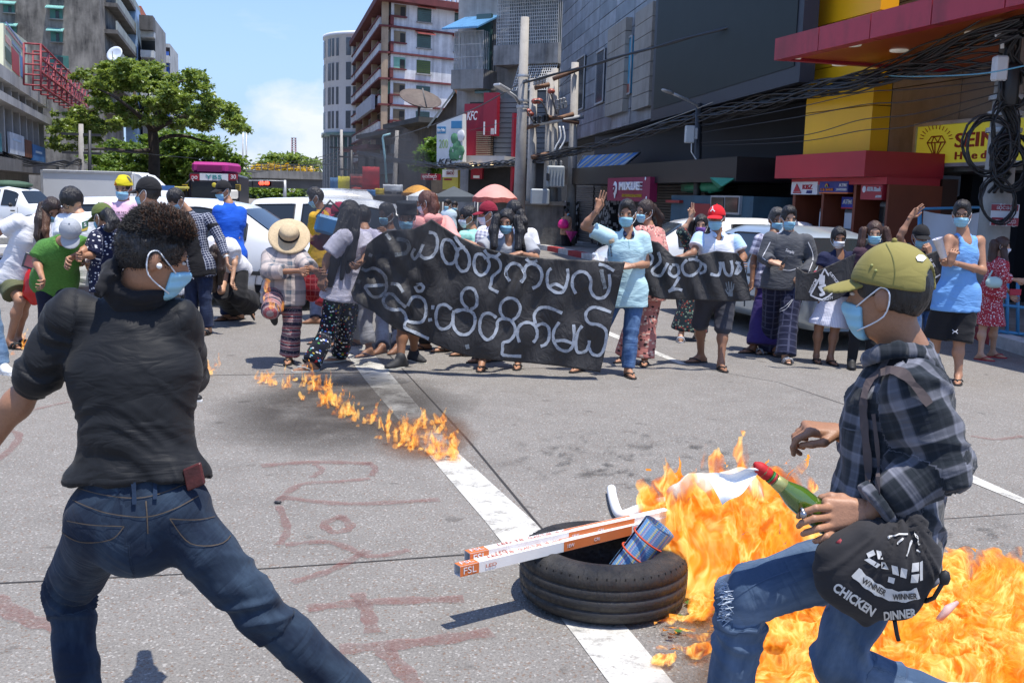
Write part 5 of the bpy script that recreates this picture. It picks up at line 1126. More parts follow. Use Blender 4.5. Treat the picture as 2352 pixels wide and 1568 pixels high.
fa_=Face(1842,450,19.2,14);OR=mat('frame_rust',(.20,.045,.018),.55,.15,1.5);RF=mat('fascia_red',(.42,.018,.032),.4,.10,1.0);T=thing('atm_booth',fa_.pt(0,0),'row of cash machine booths under a deep red fascia','booth');mb=MB();u0,z0,u1,z1=fa_.rect(1812,354,2022,409);mb.fbox(fa_,fa_.hit(2022,400)[0],z0,fa_.hit(1812,400)[0],z1,-1.2,0.3,RF);mb.build('fascia',T)
mb=MB();ua=fa_.hit(2036,500)[0];ub_=fa_.hit(1818,500)[0];mb.fbox(fa_,ua,.14,ub_,z0,-1.3,-1.0,mat('booth_back',(.05,.02,.012),.6,.2));mb.fbox(fa_,ua,z0-.12,ub_,z0-.004,-.95,.05,RF);mb.build('wall',T)
for (x0,x1) in ((1818,1824),(1884,1889),(1956,1962),(2032,2037)):mb=MB();a,c=sorted((fa_.hit(x0,500)[0],fa_.hit(x1,500)[0]));mb.fbox(fa_,a,.14,c,z0-.12,-1.0,.0,OR);mb.build('divider',T)
def atm_sign(x0,y0,x1,y1,c,texts,lab,border=None,d=.06):
 o=thing('bank_sign',fa_.pt(*fa_.hit((x0+x1)/2,(y0+y1)/2)),lab,'sign');mb=MB();mb.pbox(fa_,x0,y0,x1,y1,d-.1,d,c);mb.build('panel',o)
 if border:mb=MB();mb.pbox(fa_,x0,y1,x1,y1+3,d-.1,d+.01,border);mb.build('border',o)
 mb=MB()
 for (tx,a,b_,c_,e,m) in texts:ftext(mb,fa_,tx,a,b_,c_,e,d+.01,m,0,.01)
 mb.build('lettering',o);return o
REDL=mat('letter_red',(.45,.02,.04),.5,0);NAV=mat('sign_navy',(.02,.03,.20),.4,.1);ORL=mat('letter_orange',(.7,.2,.02),.5,0);WHS=mat('sign_white',(.66,.66,.68),.5,.05)
o=atm_sign(1824,418,1884,447,WHS,[('KBZ',1851,425,1873,436,REDL),('ATM',1860,438,1872,445,NAV)],'white bank sign with red letters and a red pyramid emblem');mb=MB();q=[(1838,422),(1846,440),(1830,440)];mb.poly([fa_.pt(*fa_.hit(*p),.075) for p in q],REDL,.01,fa_.n);mb.pbox(fa_,1829,441,1847,444,.061,.075,REDL);mb.build('emblem',o)
o=atm_sign(1889,417,1955,442,NAV,[('ATM',1936,422,1953,430,WHS),('24 HOURS',1929,433,1953,439,WHS),('C B  BANK',1893,433,1922,439,ORL)],'navy bank sign with an orange border and a small rainbow emblem',mat('border_orange',(.6,.14,.03),.5,.1));mb=MB()
for k,cc_ in enumerate(((.6,.1,.02),(.65,.45,.03),(.1,.4,.2))):mb.tube([fa_.pt(*fa_.hit(1907,430),.075)+fa_.d*math.cos(t)*(.05-.012*k)+np.array([0,0,math.sin(t)*(.06-.012*k)]) for t in np.linspace(0,math.pi,9)],.006,mat('bow_%d'%k,cc_,.5,0),4)
mb.build('emblem',o)
atm_sign(1910,452,1939,476,mat('sign_blue',(.012,.03,.30),.4,.1),[('ATM',1915,458,1935,469,WHS)],'bright blue panel reading the word for a cash machine over the middle booth',REDL,-.2)
o=atm_sign(1984,425,2033,459,mat('sign_crimson',(.34,.015,.03),.4,.1),[('AYA Bank',2000,430,2032,441,WHS),('ATM',2020,449,2032,455,WHS)],'crimson bank sign with a white domed emblem over the right booth');mb=MB();mb.sphere(fa_.pt(*fa_.hit(1992,435),.06),.055,WHS,14,(fa_.d,np.array([0,0,1.]),fa_.n),(1,1.1,.15));mb.build('emblem',o)
AM=mat('machine_grey',(.13,.14,.15),.4,.1,4);
for (x0,y0,x1,y1,sc1,lab) in ((1980,463,2026,560,0,'dark grey cash machine in the right hand booth'),(1902,478,1942,560,1,'grey cash machine with a paper notice in the middle booth'),(1846,476,1880,560,1,'cash machine partly hidden behind the woman holding up a phone')):
 o=thing('cash_machine',fa_.pt(fa_.hit((x0+x1)/2,520)[0],.14),lab,'cash machine');mb=MB();u0,z0,u1,z1=fa_.rect(x0,y0,x1,y1);mb.fbox(fa_,u0,.14,u1,z1,-.9,-.3,AM,.03);mb.build('cabinet',o)
 mb=MB();mb.fbox(fa_,u0+.05,z1-.36,u1-.05,z1-.08,-.3,-.285,WHS if sc1 else GLASSD);mb.build('display',o);mb=MB();mb.fbox(fa_,u0+.06,z1-.52,u1-.06,z1-.46,-.3,-.12,AM,.01);mb.build('keypad_shelf',o)
YC=mat('panel_yellow',(.80,.43,.008),.4,.08,.8);YCD=mat('panel_yellow_side',(.58,.295,.012),.4,.08,.8);fy=Face(1848,300,19.2,16);T=thing('yellow_tower',fy.pt(0,0),'bright yellow clad entrance tower rising behind the red canopy','building');uy=fy.hit(2004,250)[0];zz=fy.hit(1860,356)[1];a,c=sorted((0,uy));k_=9;mb=MB();zt2=9.5
for k in range(k_):mb.fbox(fy,a,zz+(zt2-zz)*k/k_+.008,c,zz+(zt2-zz)*(k+1)/k_-.008,-.35,0,YC)
mb.build('cladding',T)
BE=stain_or_sheen('wall_beige',(.275,.262,.245),(.15,.14,.13),.75,.3,.5);fe=Face(2010,300,18.9,16);T=thing('beige_building',fe.pt(0,0),'beige panelled shop building with a dark open front at the right edge','building');ur=fe.hit(2900,300)[0];ul=fe.hit(2004,300)[0];zs=fe.hit(2100,395)[1];mb=MB();a,c=sorted((ul,ur));k_=5
for i in range(4):
 for k in range(k_):w_=(c-a)/4;mb.fbox(fe,a+i*w_+.008,zs+(10-zs)*k/k_+.008,a+(i+1)*w_-.008,zs+(10-zs)*(k+1)/k_-.008,-2,-.36,BE)
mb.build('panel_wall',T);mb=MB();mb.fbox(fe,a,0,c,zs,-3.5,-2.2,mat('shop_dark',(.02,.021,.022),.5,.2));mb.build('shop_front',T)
for px in (2085,2190,2330):mb=MB();u=fe.hit(px,450)[0];mb.fbox(fe,u-.15,0,u+.15,zs,-2.2,-1.2,DKW);mb.build('column',T)
T=thing('shop_sign',fe.pt(*fe.hit(2200,330)),'large yellow sign with red letters and a cut diamond drawing','sign');SY=mat('sign_yellow',(.62,.58,.05),.5,.08,emit=(.62,.55,.05),es=.16);mb=MB();u0=fe.hit(2560,330)[0];u1=fe.hit(2092,330)[0];z0=fe.hit(2200,373)[1];z1=fe.hit(2200,282)[1];a,c=sorted((u0,u1));mb.fbox(fe,a,z0,c,z1,-.36,-.12,SY);mb.build('panel',T);mb=MB();mb.fbox(fe,a-.06,z0-.06,c+.06,z0,-.36,-.08,STEEL);mb.fbox(fe,a-.06,z1,c+.06,z1+.06,-.36,-.08,STEEL);mb.fbox(fe,c,z0,c+.06,z1,-.36,-.08,STEEL);mb.build('sign_frame',T)
mb=MB();RL=mat('letter_red_sign',(.36,.03,.015),.5,0);ftext(mb,fe,'SEIN G',2182,302,2330,337,-.11,RL,0,.022);ftext(mb,fe,'H l e d a',2180,347,2272,366,-.11,RL,0,.02);mb.build('lettering',T);mb=MB();DP=lambda x,y:fe.pt(*fe.hit(x,y),-.10)
for q in (((2118,328),(2128,314),(2152,312),(2160,326),(2136,364),(2118,328),(2160,326)),((2128,328),(2136,364),(2150,327)),((2118,328),(2128,328),(2134,313),(2142,327),(2150,312)),((2136,327),(2136,364))):mb.tube([DP(*p) for p in q],.012,RL,4)
for k in range(13):a_=R_(205-18*k+0);
for k in range(13):t=math.pi*(.04+.92*k/12);mb.tube([DP(2139-30*math.cos(t),322-26*math.sin(t)),DP(2139-38*math.cos(t),322-36*math.sin(t))],.008,RL,4)
mb.build('diamond',T)
fcn=Face(1779,110,16.6,16.5);T=thing('entrance_canopy',fcn.pt(0,fcn.hit(1779,110)[1]),'wide red canopy with round downlights jutting from the yellow tower','canopy');z0=fcn.hit(1779,139)[1];z1=fcn.hit(1779,90)[1];ur=fcn.hit(3100,0)[0];a,c=sorted((0,ur));mb=MB();k_=7;RC=stain_or_sheen('canopy_red',(.44,.030,.05),(.14,.02,.02),.45,.2,.7,1.4,.03)
for k in range(k_):mb.fbox(fcn,a+(c-a)*k/k_+.01,z0,a+(c-a)*(k+1)/k_-.01,z1,-.2,0,RC)
mb.fbox(fcn,c-.12,z0+.005,c-.002,z1-.005,-5,-.2,RC);mb.build('fascia',T);mb=MB();mb.fbox(fcn,a,z0+.05,c-.13,z1-.08,-6,-.2,mat('soffit_orange',(.42,.07,.012),.35,.12,.6));mb.build('soffit',T)
for (px,py) in ((1823,137),(1957,104),(2120,62),(1930,149),(2065,117),(2240,76)):
 d=ray(px,py);t=(z0+.04-CAM_H)/d[2];p=CAM+d*t;mb=MB();mb.lathe(p,[(.001,-.012),(.13,-.012),(.14,.02)],mat('downlight_white',(.75,.72,.66),.4,0,emit=(1,.9,.75),es=.12),None,16);mb.build('downlight',T)
BLK=mat('rubber_black',(.015,.015,.016),.6,.15,20);BRN=mat('sole_brown',(.10,.065,.045),.7,.15,20);NAVY=mat('strap_navy',(.02,.025,.07),.6,.1)
CREAM=mat('sole_cream',(.62,.60,.52),.6,.1);WHT=mat('white_rubber',(.75,.75,.73),.5,.08);REDS=mat('sandal_red',(.42,.02,.03),.45,.1);GREYF=mat('fluffy_grey',(.42,.43,.47),.95,.1,bmp=.6,bs=200)
FLIP=('flip',BLK,BLK);SLIDE=('flip',BLK,mat('strap_striped',(.30,.30,.31),.6,.5,60),1)
BRH=('hair_brown',(.055,.024,.014));AUB=('hair_auburn',(.11,.035,.018));DBR=('hair_dark_brown',(.030,.017,.012))
cJEAN=cloth('denim_blue',(.035,.085,.21),'denim',(.16,.27,.45));cJDARK=cloth('denim_dark',(.014,.022,.055),'denim',(.04,.06,.12));cJLIGHT=cloth('denim_light',(.12,.22,.38),'denim',(.3,.42,.55))
cWHITE=cloth('cotton_white',(.78,.78,.80));cBLACK=cloth('cotton_black',(.013,.013,.015));cGREYT=cloth('cotton_grey',(.33,.34,.36));cLAV=cloth('blouse_lilac',(.62,.58,.72))
PEO={}
def add(key,label,**sp):sp.setdefault('group','people in the street crowd');PEO[key]=person(label,sp);return PEO[key]
add('teal','man in pale teal polo raising a three finger salute and holding the banner corner',hd=(1440,493),nk=(1443,531),sa=(1392,541),sb=(1476,545),ea=(1342,520,-.02),wa=(1372,482,-.08),eb=(1484,607,-.02),wb=(1449,611,-.22),ha=(1418,672),hb=(1460,672),ka=(1382,752),kb=(1449,762),fa=(1334,834),fb=(1443,846),yaw=-4,hyaw=-14,hpitch=4,ta=-35,tb=12,skin='t',handa=dict(dir=(.28,-1,-.05),n=(.2,0,1),curl=(.06,.04,.06,1.0),thumb=.9,side=-1),handb=dict(dir=(-1,.05,-.2),n=(0,-.6,-.8),curl=(.9,.9,.9,.9)),top=dict(m=cloth('polo_teal',(.46,.66,.69),wr=.3),sleeve=.62,collar=cloth('collar_navy',(.012,.018,.06)),neck='v',hem=.13,g=.022),bot=dict(m=cJEAN,fl=.012),feet=FLIP)
add('floral','woman in salmon pink floral blouse and trousers behind the man in teal polo',hd=(1482,487),nk=(1490,520),sa=(1470,533,-.12),sb=(1512,536,.1),ea=(1466,595,-.15),wa=(1462,640,-.3),eb=(1520,595,.0),wb=(1508,640,-.1),ha=(1471,655),hb=(1501,655),ka=(1456,740),kb=(1488,745),fa=(1434,815),fb=(1481,822),yaw=-40,hyaw=-62,hpitch=5,s=.94,fem=1,ta=-40,tb=-10,hair='tied',hairc=DBR,locks=[dict(p=[(1500,478,.1),(1516,500,.14),(1514,522,.14)],r=(.045,.03))],top=dict(m=cloth('floral_salmon',(.55,.23,.20),'floral',(.04,.03,.03),.7,(.75,.5,.4)),sleeve=.8,g=.03,hem=.16),bot=dict(m=cloth('floral_salmon_dark',(.50,.19,.16),'floral',(.05,.03,.03),.8,(.7,.5,.4)),g=.035,fl=.03),feet=FLIP)
add('purple','woman with a purple mask and dark floral dress raising a hand in salute',hd=(1610,516),nk=(1606,547),sa=(1580,557),sb=(1630,558),ea=(1566,533,-.1),wa=(1588,499,-.1),eb=(1635,610),wb=(1625,640,-.15),ha=(1584,645),hb=(1616,645),fa=(1564,770),fb=(1601,765),ka=(1574,715),kb=(1606,715),s=.93,fem=1,yaw=-10,hyaw=-12,hpitch=10,skin='l',mask=mask_mat('mask_purple',(.28,.14,.46)),hair='long',handa=dict(dir=(-.05,-1,0),n=(.3,0,1),curl=(.05,.05,.9,1),thumb=.8,side=-1),locks=[dict(p=[(1588,510,.03),(1584,540,.04),(1586,560,.05)],r=(.04,.03)),dict(p=[(1632,510,.03),(1636,540,.04),(1634,560,.05)],r=(.04,.03))],top=dict(m=cloth('floral_dark',(.015,.028,.035),'floral',(.25,.04,.03),.7,(.20,.28,.20)),sleeve=1.2,g=.025,hem=.05),bot=dict(m=cloth('floral_dark',(.015,.028,.035)),kind='skirt',len=.93,r=.20),feet=('flip',GREYF,GREYF,1))
add('redcap','man in a red cap and white and sky blue shirt holding the smaller black banner',hd=(1645,502),nk=(1648,533),sa=(1606,546),sb=(1690,550),ea=(1592,582,-.1),wa=(1564,590,-.22),eb=(1708,590,-.05),wb=(1703,600,-.2),ha=(1624,672),hb=(1668,672),ka=(1608,742),kb=(1661,752),fa=(1610,816),fb=(1656,832),yaw=-8,hyaw=-22,hpitch=6,ta=-70,tb=5,skin='d',handa=dict(dir=(-1,.3,-.2),n=(-.2,-.8,-.5),curl=(.9,.9,.9,.9)),hat=dict(kind='cap',m=cloth('cap_red',(.60,.012,.02))),top=dict(m=cloth('shirt_white_blue',(.42,.60,.82),'two',(.78,.78,.82)),sleeve=.6,collar=cloth('collar_pale',(.55,.68,.85)),neck='v',hem=.06),bot=dict(m=cloth('shorts_charcoal',(.045,.047,.06)),kind='shorts',len=1.08,g=.028,fl=.02),feet=FLIP)
add('checked','man in checked shirt and purple longyi half hidden behind the man in grey sweatshirt',hd=(1783,506,.05),nk=(1778,536),sa=(1746,550),sb=(1808,550),ea=(1731,595),wa=(1727,645,-.05),eb=(1815,600),wb=(1815,640),ha=(1752,650),hb=(1790,650),ka=(1740,730),kb=(1780,735),fa=(1731,795),fb=(1779,800),Y=11.2,yaw=-12,hyaw=6,skin='d',ta=-70,tb=0,hairc=('hair_grey',(.06,.055,.05)),top=dict(m=cloth('check_lilac',(.55,.55,.66),'gingham',(.16,.16,.24),1.3),sleeve=.8,hem=.05),bot=dict(m=cloth('longyi_purple',(.035,.022,.12)),kind='longyi',len=.97,r=.17,g=.02),feet=FLIP)
add('grey','young man in charcoal grey sweatshirt with white piping and navy checked trousers',hd=(1811,503),nk=(1812,534),sa=(1770,549),sb=(1851,553),ea=(1756,590,-.04),wa=(1774,602,-.24),eb=(1866,598,-.02),wb=(1848,634,-.18),ha=(1777,645),hb=(1822,645),ka=(1772,727),kb=(1812,733),fa=(1764,797),fb=(1804,816),yaw=-6,hyaw=3,hpitch=8,skin='l',ta=-55,tb=0,hairc=('hair_black',(.014,.012,.012)),handa=dict(dir=(1,.25,-.3),n=(0,-.7,-.7),curl=(.6,.7,.7,.8)),handb=dict(dir=(-.7,.7,-.1),n=(.2,-.2,-1),curl=(.9,.9,.9,.9)),top=dict(m=cloth('sweat_charcoal',(.078,.082,.092),wr=.35),sleeve=1.86,g=.03,hem=.09),bot=dict(m=cloth('trouser_navy_check',(.010,.013,.038),'grid',(.05,.055,.10),1.4),g=.038,fl=.035),feet=SLIDE)
add('skirt','woman in navy top and white pleated skirt with a white cone mask',hd=(1926,547),nk=(1927,580),sa=(1893,590),sb=(1959,588),ea=(1882,625,-.02),wa=(1897,655,-.1),eb=(1972,620,-.05),wb=(1960,640,-.2),ha=(1896,675),hb=(1938,675),ka=(1881,752),kb=(1918,755),fa=(1875,817),fb=(1907,821),s=.9,fem=1,yaw=0,hyaw=-4,hpitch=12,skin='d',mask='w',hair='tied',tb=10,ta=-5,top=dict(m=cloth('tee_navy',(.012,.016,.05)),sleeve=.6,neck='v',hem=.02),bot=dict(m=cloth('skirt_white',(.72,.73,.80),'pinstripe',(.48,.5,.66)),kind='skirt',len=.50,r=.235),feet=FLIP)
add('brownhair','woman with brown hair and black leggings behind the man in olive cap',hd=(2008,536),nk=(2005,566),sa=(1975,578),sb=(2036,578),ea=(1966,640),wa=(1975,680,-.1),eb=(2045,640),wb=(2040,690),ha=(1975,690),hb=(2012,690),ka=(1965,760),kb=(2003,765),fa=(1956,829),fb=(1998,831),s=.95,fem=1,yaw=-15,hyaw=-14,skin='l',hair='long',hairc=BRH,locks=[dict(p=[(1984,530,.02),(1978,560,0),(1976,592,-.02)],r=(.045,.03)),dict(p=[(2033,530,.02),(2040,560,0),(2042,595,-.02)],r=(.05,.035))],top=dict(m=cloth('tee_plum',(.06,.03,.045)),hem=.12),bot=dict(m=cBLACK,g=.006,fl=.0),feet=('shoe',BLK,BLK))
add('salutecap','man in black cap raising his right arm behind the man in blue vest',hd=(2115,545),nk=(2116,577),sa=(2086,590),sb=(2147,592),ea=(2067,543,-.08),wa=(2092,498,-.1),eb=(2158,620,-.1),wb=(2134,585,-.25),ha=(2098,690),hb=(2138,690),ka=(2100,770),kb=(2140,770),fa=(2100,838),fb=(2140,838),Y=10.4,s=.96,yaw=-6,hyaw=-4,hpitch=14,skin='t',handa=dict(dir=(.7,-.8,0),n=(-.3,-.4,1),curl=(.1,.05,.1,.8),side=-1),handb=dict(dir=(-.3,-1,-.3),n=(.3,-.2,-1),curl=(1,1,1,1)),hat=dict(kind='cap',m=cBLACK),top=dict(m=cBLACK,hem=.1),bot=dict(m=cJEAN),feet=('shoe',BLK,WHT))
add('tank','tall man in sky blue vest and black shorts with dark glasses holding a plastic cup',hd=(2209,494),nk=(2212,533),sa=(2180,549,-.05),sb=(2250,552,.08),ea=(2170,602,-.15),wa=(2184,602,-.33),eb=(2257,622,-.02),wb=(2190,603,-.27),ha=(2172,685),hb=(2222,685),ka=(2150,775),kb=(2203,785),fa=(2138,852),fb=(2201,862),yaw=-28,hyaw=-24,hpitch=5,skin='t',glasses=1,w=1.02,ta=-30,tb=-25,hair='short',handb=dict(dir=(-1,-.5,-.3),n=(.2,-.4,-1),curl=(.8,.8,.8,.8)),handa=dict(dir=(.2,-1,-.2),n=(-.6,0,-.6),curl=(.7,.7,.7,.7)),top=dict(m=cloth('vest_blue',(.16,.36,.70),wr=.35),sleeve=0,neck='tank',g=.012,hem=.12,flare=.02),bot=dict(m=cBLACK,kind='shorts',len=1.0,g=.022,fl=.035),feet=FLIP)
add('reddress','woman in red and white floral dress with pale green shoulder bag at the kerb',hd=(2302,566),nk=(2293,594),sa=(2282,604,.1),sb=(2303,606,-.12),eb=(2306,638,-.15),wb=(2336,643,-.15),ea=(2288,640,.15),wa=(2322,675,.1),ha=(2266,672,.06),hb=(2290,672,-.06),ka=(2258,750),kb=(2284,750),fa=(2252,814),fb=(2280,808),s=.80,fem=1,yaw=62,hyaw=66,hpitch=6,skin='l',hair='long',hairc=BRH,mask='w',ta=55,tb=60,locks=[dict(p=[(2284,560,0),(2280,590,.0),(2284,625,-.05)],r=(.05,.04)),dict(p=[(2306,575,-.1),(2308,600,-.12),(2312,628,-.13)],r=(.035,.03))],top=dict(m=cloth('floral_red',(.40,.035,.05),'floral',(.75,.7,.7),.45,(.6,.25,.28)),sleeve=1.5,g=.03,hem=.05),bot=dict(m=cloth('floral_red',(.4,.03,.05)),kind='dress_skirt',len=.52,r=.225),feet=('flip',REDS,REDS))
add('centre','woman with long black hair in grey T shirt leaning over the black banner',hd=(1164,510),nk=(1170,545),sa=(1128,556),sb=(1212,558),ea=(1098,575,-.12),wa=(1086,560,-.34),eb=(1231,592,-.1),wb=(1192,582,-.36),ha=(1142,685,.12),hb=(1184,685,.12),ka=(1122,760,.05),kb=(1187,760,.05),fa=(1107,832),fb=(1190,828),s=.95,fem=1,yaw=-6,hyaw=-14,hpitch=12,skin='t',hair='long',handa=dict(dir=(-1,-.35,-.1),n=(-.1,-.9,-.4),curl=(.5,.6,.7,.8)),handb=dict(dir=(-1,.25,-.1),n=(0,-.9,-.4),curl=(.3,.5,.6,.7)),locks=[dict(p=[(1142,502,-.02),(1134,530,-.06),(1136,565,-.12)],r=(.05,.035)),dict(p=[(1187,505,-.02),(1195,530,-.06),(1190,570,-.12)],r=(.05,.035))],top=dict(m=cGREYT,sleeve=.75,neck='v',g=.024),bot=dict(m=cJDARK,len=1.85),feet=FLIP)
add('behind','woman with a black ponytail in white top behind the woman leaning on the banner',hd=(1180,486),nk=(1192,517),sa=(1166,530,-.05),sb=(1222,535,.05),ea=(1160,590),wa=(1170,620),eb=(1232,590),wb=(1225,620),ha=(1175,650),hb=(1210,650),ka=(1175,740),kb=(1210,740),fa=(1175,805),fb=(1212,805),Y=11.3,s=.97,fem=1,yaw=-120,hyaw=-125,hair='tied',mask='w',locks=[dict(p=[(1196,490,-.12),(1203,510,-.16),(1204,530,-.16)],r=(.05,.035))],top=dict(m=cWHITE,hem=.1),bot=dict(m=cJDARK),feet=None)
add('maroon','man in maroon cap and white checked shirt turned to the left behind the banner',hd=(1120,492),nk=(1131,524),sa=(1108,538,-.15),sb=(1152,538,.12),ea=(1100,590,-.2),wa=(1085,600,-.3),eb=(1155,590),wb=(1150,630),ha=(1115,655),hb=(1145,655),ka=(1115,745),kb=(1140,745),fa=(1112,815),fb=(1140,812),Y=10.6,yaw=-65,hyaw=-78,hpitch=10,skin='t',hat=dict(kind='cap',m=cloth('cap_maroon',(.22,.012,.03))),mask='w',top=dict(m=cloth('check_white',(.72,.72,.76),'gingham',(.25,.26,.36),.7),sleeve=.8),bot=dict(m=cJDARK),feet=FLIP)
add('mint','person in mint green T shirt with black hair turned to the left',hd=(1075,499),nk=(1085,530),sa=(1066,542,-.15),sb=(1106,544,.1),ea=(1058,590,-.15),wa=(1045,610,-.2),eb=(1110,590),wb=(1100,620),ha=(1070,650),hb=(1100,650),ka=(1070,740),kb=(1100,740),fa=(1070,800),fb=(1100,800),Y=11.2,yaw=-60,hyaw=-72,skin='t',hair='bowl',mask='w',top=dict(m=cloth('tee_mint',(.32,.66,.56))),bot=dict(m=cBLACK),feet=FLIP)
add('hoodie','woman with auburn hair in salmon pink hoodie seen from behind',hd=(980,467),nk=(986,498),sa=(961,515,-.1),sb=(1022,515,.1),ea=(955,570),wa=(965,600),eb=(1040,548,-.1),wb=(1046,556,-.3),ha=(975,640),hb=(1010,640),ka=(978,730),kb=(1018,730),fa=(977,787),fb=(1024,792),s=.98,fem=1,yaw=-115,hyaw=-108,hpitch=14,skin='t',hair='long',hairc=AUB,mask='w',ta=-70,tb=-60,locks=[dict(p=[(992,455,-.02),(996,475,-.04),(994,492,-.06)],r=(.06,.045))],top=dict(m=cloth('hoodie_salmon',(.74,.32,.29)),sleeve=1.85,g=.04,hood=1),bot=dict(m=cBLACK),feet=FLIP)
add('wrap','man in tall black headwrap and blue mask behind the left part of the banner',hd=(934,500),nk=(934,535),sa=(898,550),sb=(970,550),ea=(885,575,-.1),wa=(885,545,-.25),eb=(985,580,-.1),wb=(990,545,-.25),ha=(915,670),hb=(955,670),ka=(925,755),kb=(950,750),fa=(920,826),fb=(951,812),yaw=0,hyaw=0,hpitch=14,skin='d',ta=-40,tb=40,hat=dict(kind='wrap',m=cloth('wrap_black',(.016,.02,.026)),tall=.10),top=dict(m=cGREYT,hem=.1),bot=dict(m=cBLACK,kind='shorts',len=.95,g=.03),feet=('shoe',mat('shoe_black',(.02,.021,.024),.7,.2,30),CREAM))
add('grizzled','man with short grey hair and blue mask at the left end of the banner',hd=(889,494),nk=(895,526),sa=(868,540,-.06),sb=(924,540,.06),ea=(862,590),wa=(870,620),eb=(930,590),wb=(925,620),ha=(878,650),hb=(914,650),ka=(878,735),kb=(914,735),fa=(878,795),fb=(914,795),Y=11.6,yaw=-30,hyaw=-42,hpitch=8,skin='d',hair='crop',hairc=('hair_iron',(.035,.035,.036)),top=dict(m=cloth('tee_slate',(.13,.13,.15))),bot=dict(m=cJDARK),feet=None)
add('track','person in lilac top and grey track trousers behind the woman with waist length hair',hd=(832,500,.1),nk=(838,528),sa=(818,540),sb=(864,545),ea=(812,590),wa=(820,620),eb=(876,590,-.15),wb=(850,610,-.3),ha=(812,655),hb=(846,655),ka=(828,725),kb=(838,735),fa=(820,778),fb=(848,803),Y=10.2,s=.97,fem=1,yaw=-30,hyaw=-140,skin='t',hair='tied',ta=-60,tb=-45,top=dict(m=cLAV,sleeve=1.4,g=.03),bot=dict(m=cloth('track_grey',(.28,.29,.32)),len=1.8,g=.02),feet=('flip',NAVY,NAVY))
add('longhair','woman with waist length black hair in white blouse and dark printed trousers',hd=(806,492),nk=(812,528),sa=(790,545,-.15),sb=(834,550,.1),ea=(752,590,-.2),wa=(742,632,-.25),eb=(846,585,-.05),wb=(828,605,-.25),ha=(772,660,-.06),hb=(806,660,.06),ka=(752,765,-.08),kb=(798,748,.1),fa=(715,834),fb=(780,812),s=.98,fem=1,yaw=-70,hyaw=-80,hpitch=35,skin='t',hair='long',mask='b',ta=-60,tb=-50,locks=[dict(p=[(800,490,-.08),(782,540,-.16),(768,600,-.20),(758,652,-.2)],r=(.075,.035),flat=1.5),dict(p=[(815,490,-.06),(812,540,-.14),(806,590,-.18),(800,625,-.18)],r=(.065,.02),flat=1.5),dict(p=[(808,500,-.1),(796,560,-.18),(785,640,-.2)],r=(.05,.02),flat=1.4)],top=dict(m=cloth('blouse_white',(.70,.68,.80)),sleeve=.85,g=.045,hem=.12,flare=.05),bot=dict(m=cloth('print_black',(.012,.014,.022),'print',sc=.6),g=.024,fl=.028),feet=('flip',CREAM,CREAM))
add('maroonbag','person in maroon cap with a blue satchel behind the straw hat woman',hd=(782,492),nk=(784,522),sa=(760,536,-.05),sb=(806,536,.05),ea=(738,560,-.1),wa=(712,545,-.2),eb=(812,590),wb=(800,630),ha=(760,650),hb=(792,650),ka=(750,715),kb=(790,720),fa=(745,775),fb=(788,780),Y=11,s=.98,yaw=-70,hyaw=-80,hpitch=25,skin='t',hat=dict(kind='cap',m=cloth('cap_crimson',(.30,.012,.05))),top=dict(m=cloth('top_wine',(.16,.02,.035)),sleeve=1.7,g=.03),bot=dict(m=cloth('shorts_wine',(.28,.015,.025)),kind='shorts',len=.8,g=.05,fl=.03),feet=FLIP)
add('straw','woman in straw sun hat and red striped trousers lifting one leg from the flames',hd=(664,548),nk=(655,572),sa=(622,590),sb=(686,590),ea=(618,625,-.15),wa=(690,622,-.35),eb=(705,610,-.1),wb=(724,622,-.3),ha=(630,672),hb=(672,670),ka=(622,712,-.38),kb=(671,742,-.03),fa=(632,700,.12),fb=(664,816),s=.97,fem=1,stand=True,yaw=18,hyaw=12,hpitch=48,skin='t',mask=None,hair='long',tpa=70,tb=5,ta=160,locks=[dict(p=[(645,560,0),(640,590,-.05),(645,615,-.06)],r=(.04,.03))],hat=dict(kind='straw',m=mat('straw',(.60,.46,.28),.8,.12,60,bmp=.5,bs=160),m2=cBLACK),top=dict(m=cloth('plaid_beige',(.52,.44,.40),'plaid',(.06,.10,.14),1.6),sleeve=1.5,g=.04,hem=.12),bot=dict(m=cloth('stripe_red',(.03,.03,.055),'stripes',(.20,.10,.13),1.0,(.35,.09,.10)),g=.03,fl=.03),feet=FLIP)
add('yellow','young man in yellow T shirt with a red backpack beside the white taxi',hd=(726,455),nk=(738,483),sa=(722,497,-.12),sb=(760,499,.12),ea=(718,540),wa=(715,570),eb=(762,545),wb=(755,580),ha=(725,595),hb=(752,595),ka=(725,670),kb=(752,670),fa=(725,730),fb=(752,730),Y=13,yaw=-75,hyaw=-85,hpitch=22,skin='d',top=dict(m=cloth('tee_yellow',(.66,.38,.025))),bot=dict(m=cJDARK),feet=None)
add('bluetee','man in royal blue T shirt and black cap standing against the white taxi',hd=(513,439),nk=(526,468),sa=(503,484,-.1),sb=(552,486,.08),ea=(504,535,-.08),wa=(500,575,-.12),eb=(549,532,.02),wb=(538,575,-.1),ha=(511,590),hb=(546,590),ka=(516,660),kb=(548,660),fa=(520,722),fb=(550,720),yaw=-35,hyaw=-46,hpitch=14,skin='t',hat=dict(kind='cap',m=cBLACK),hair='short',top=dict(m=cloth('tee_royal',(.012,.10,.56)),sleeve=.75,g=.03,hem=.15),bot=dict(m=cJDARK),feet=FLIP)
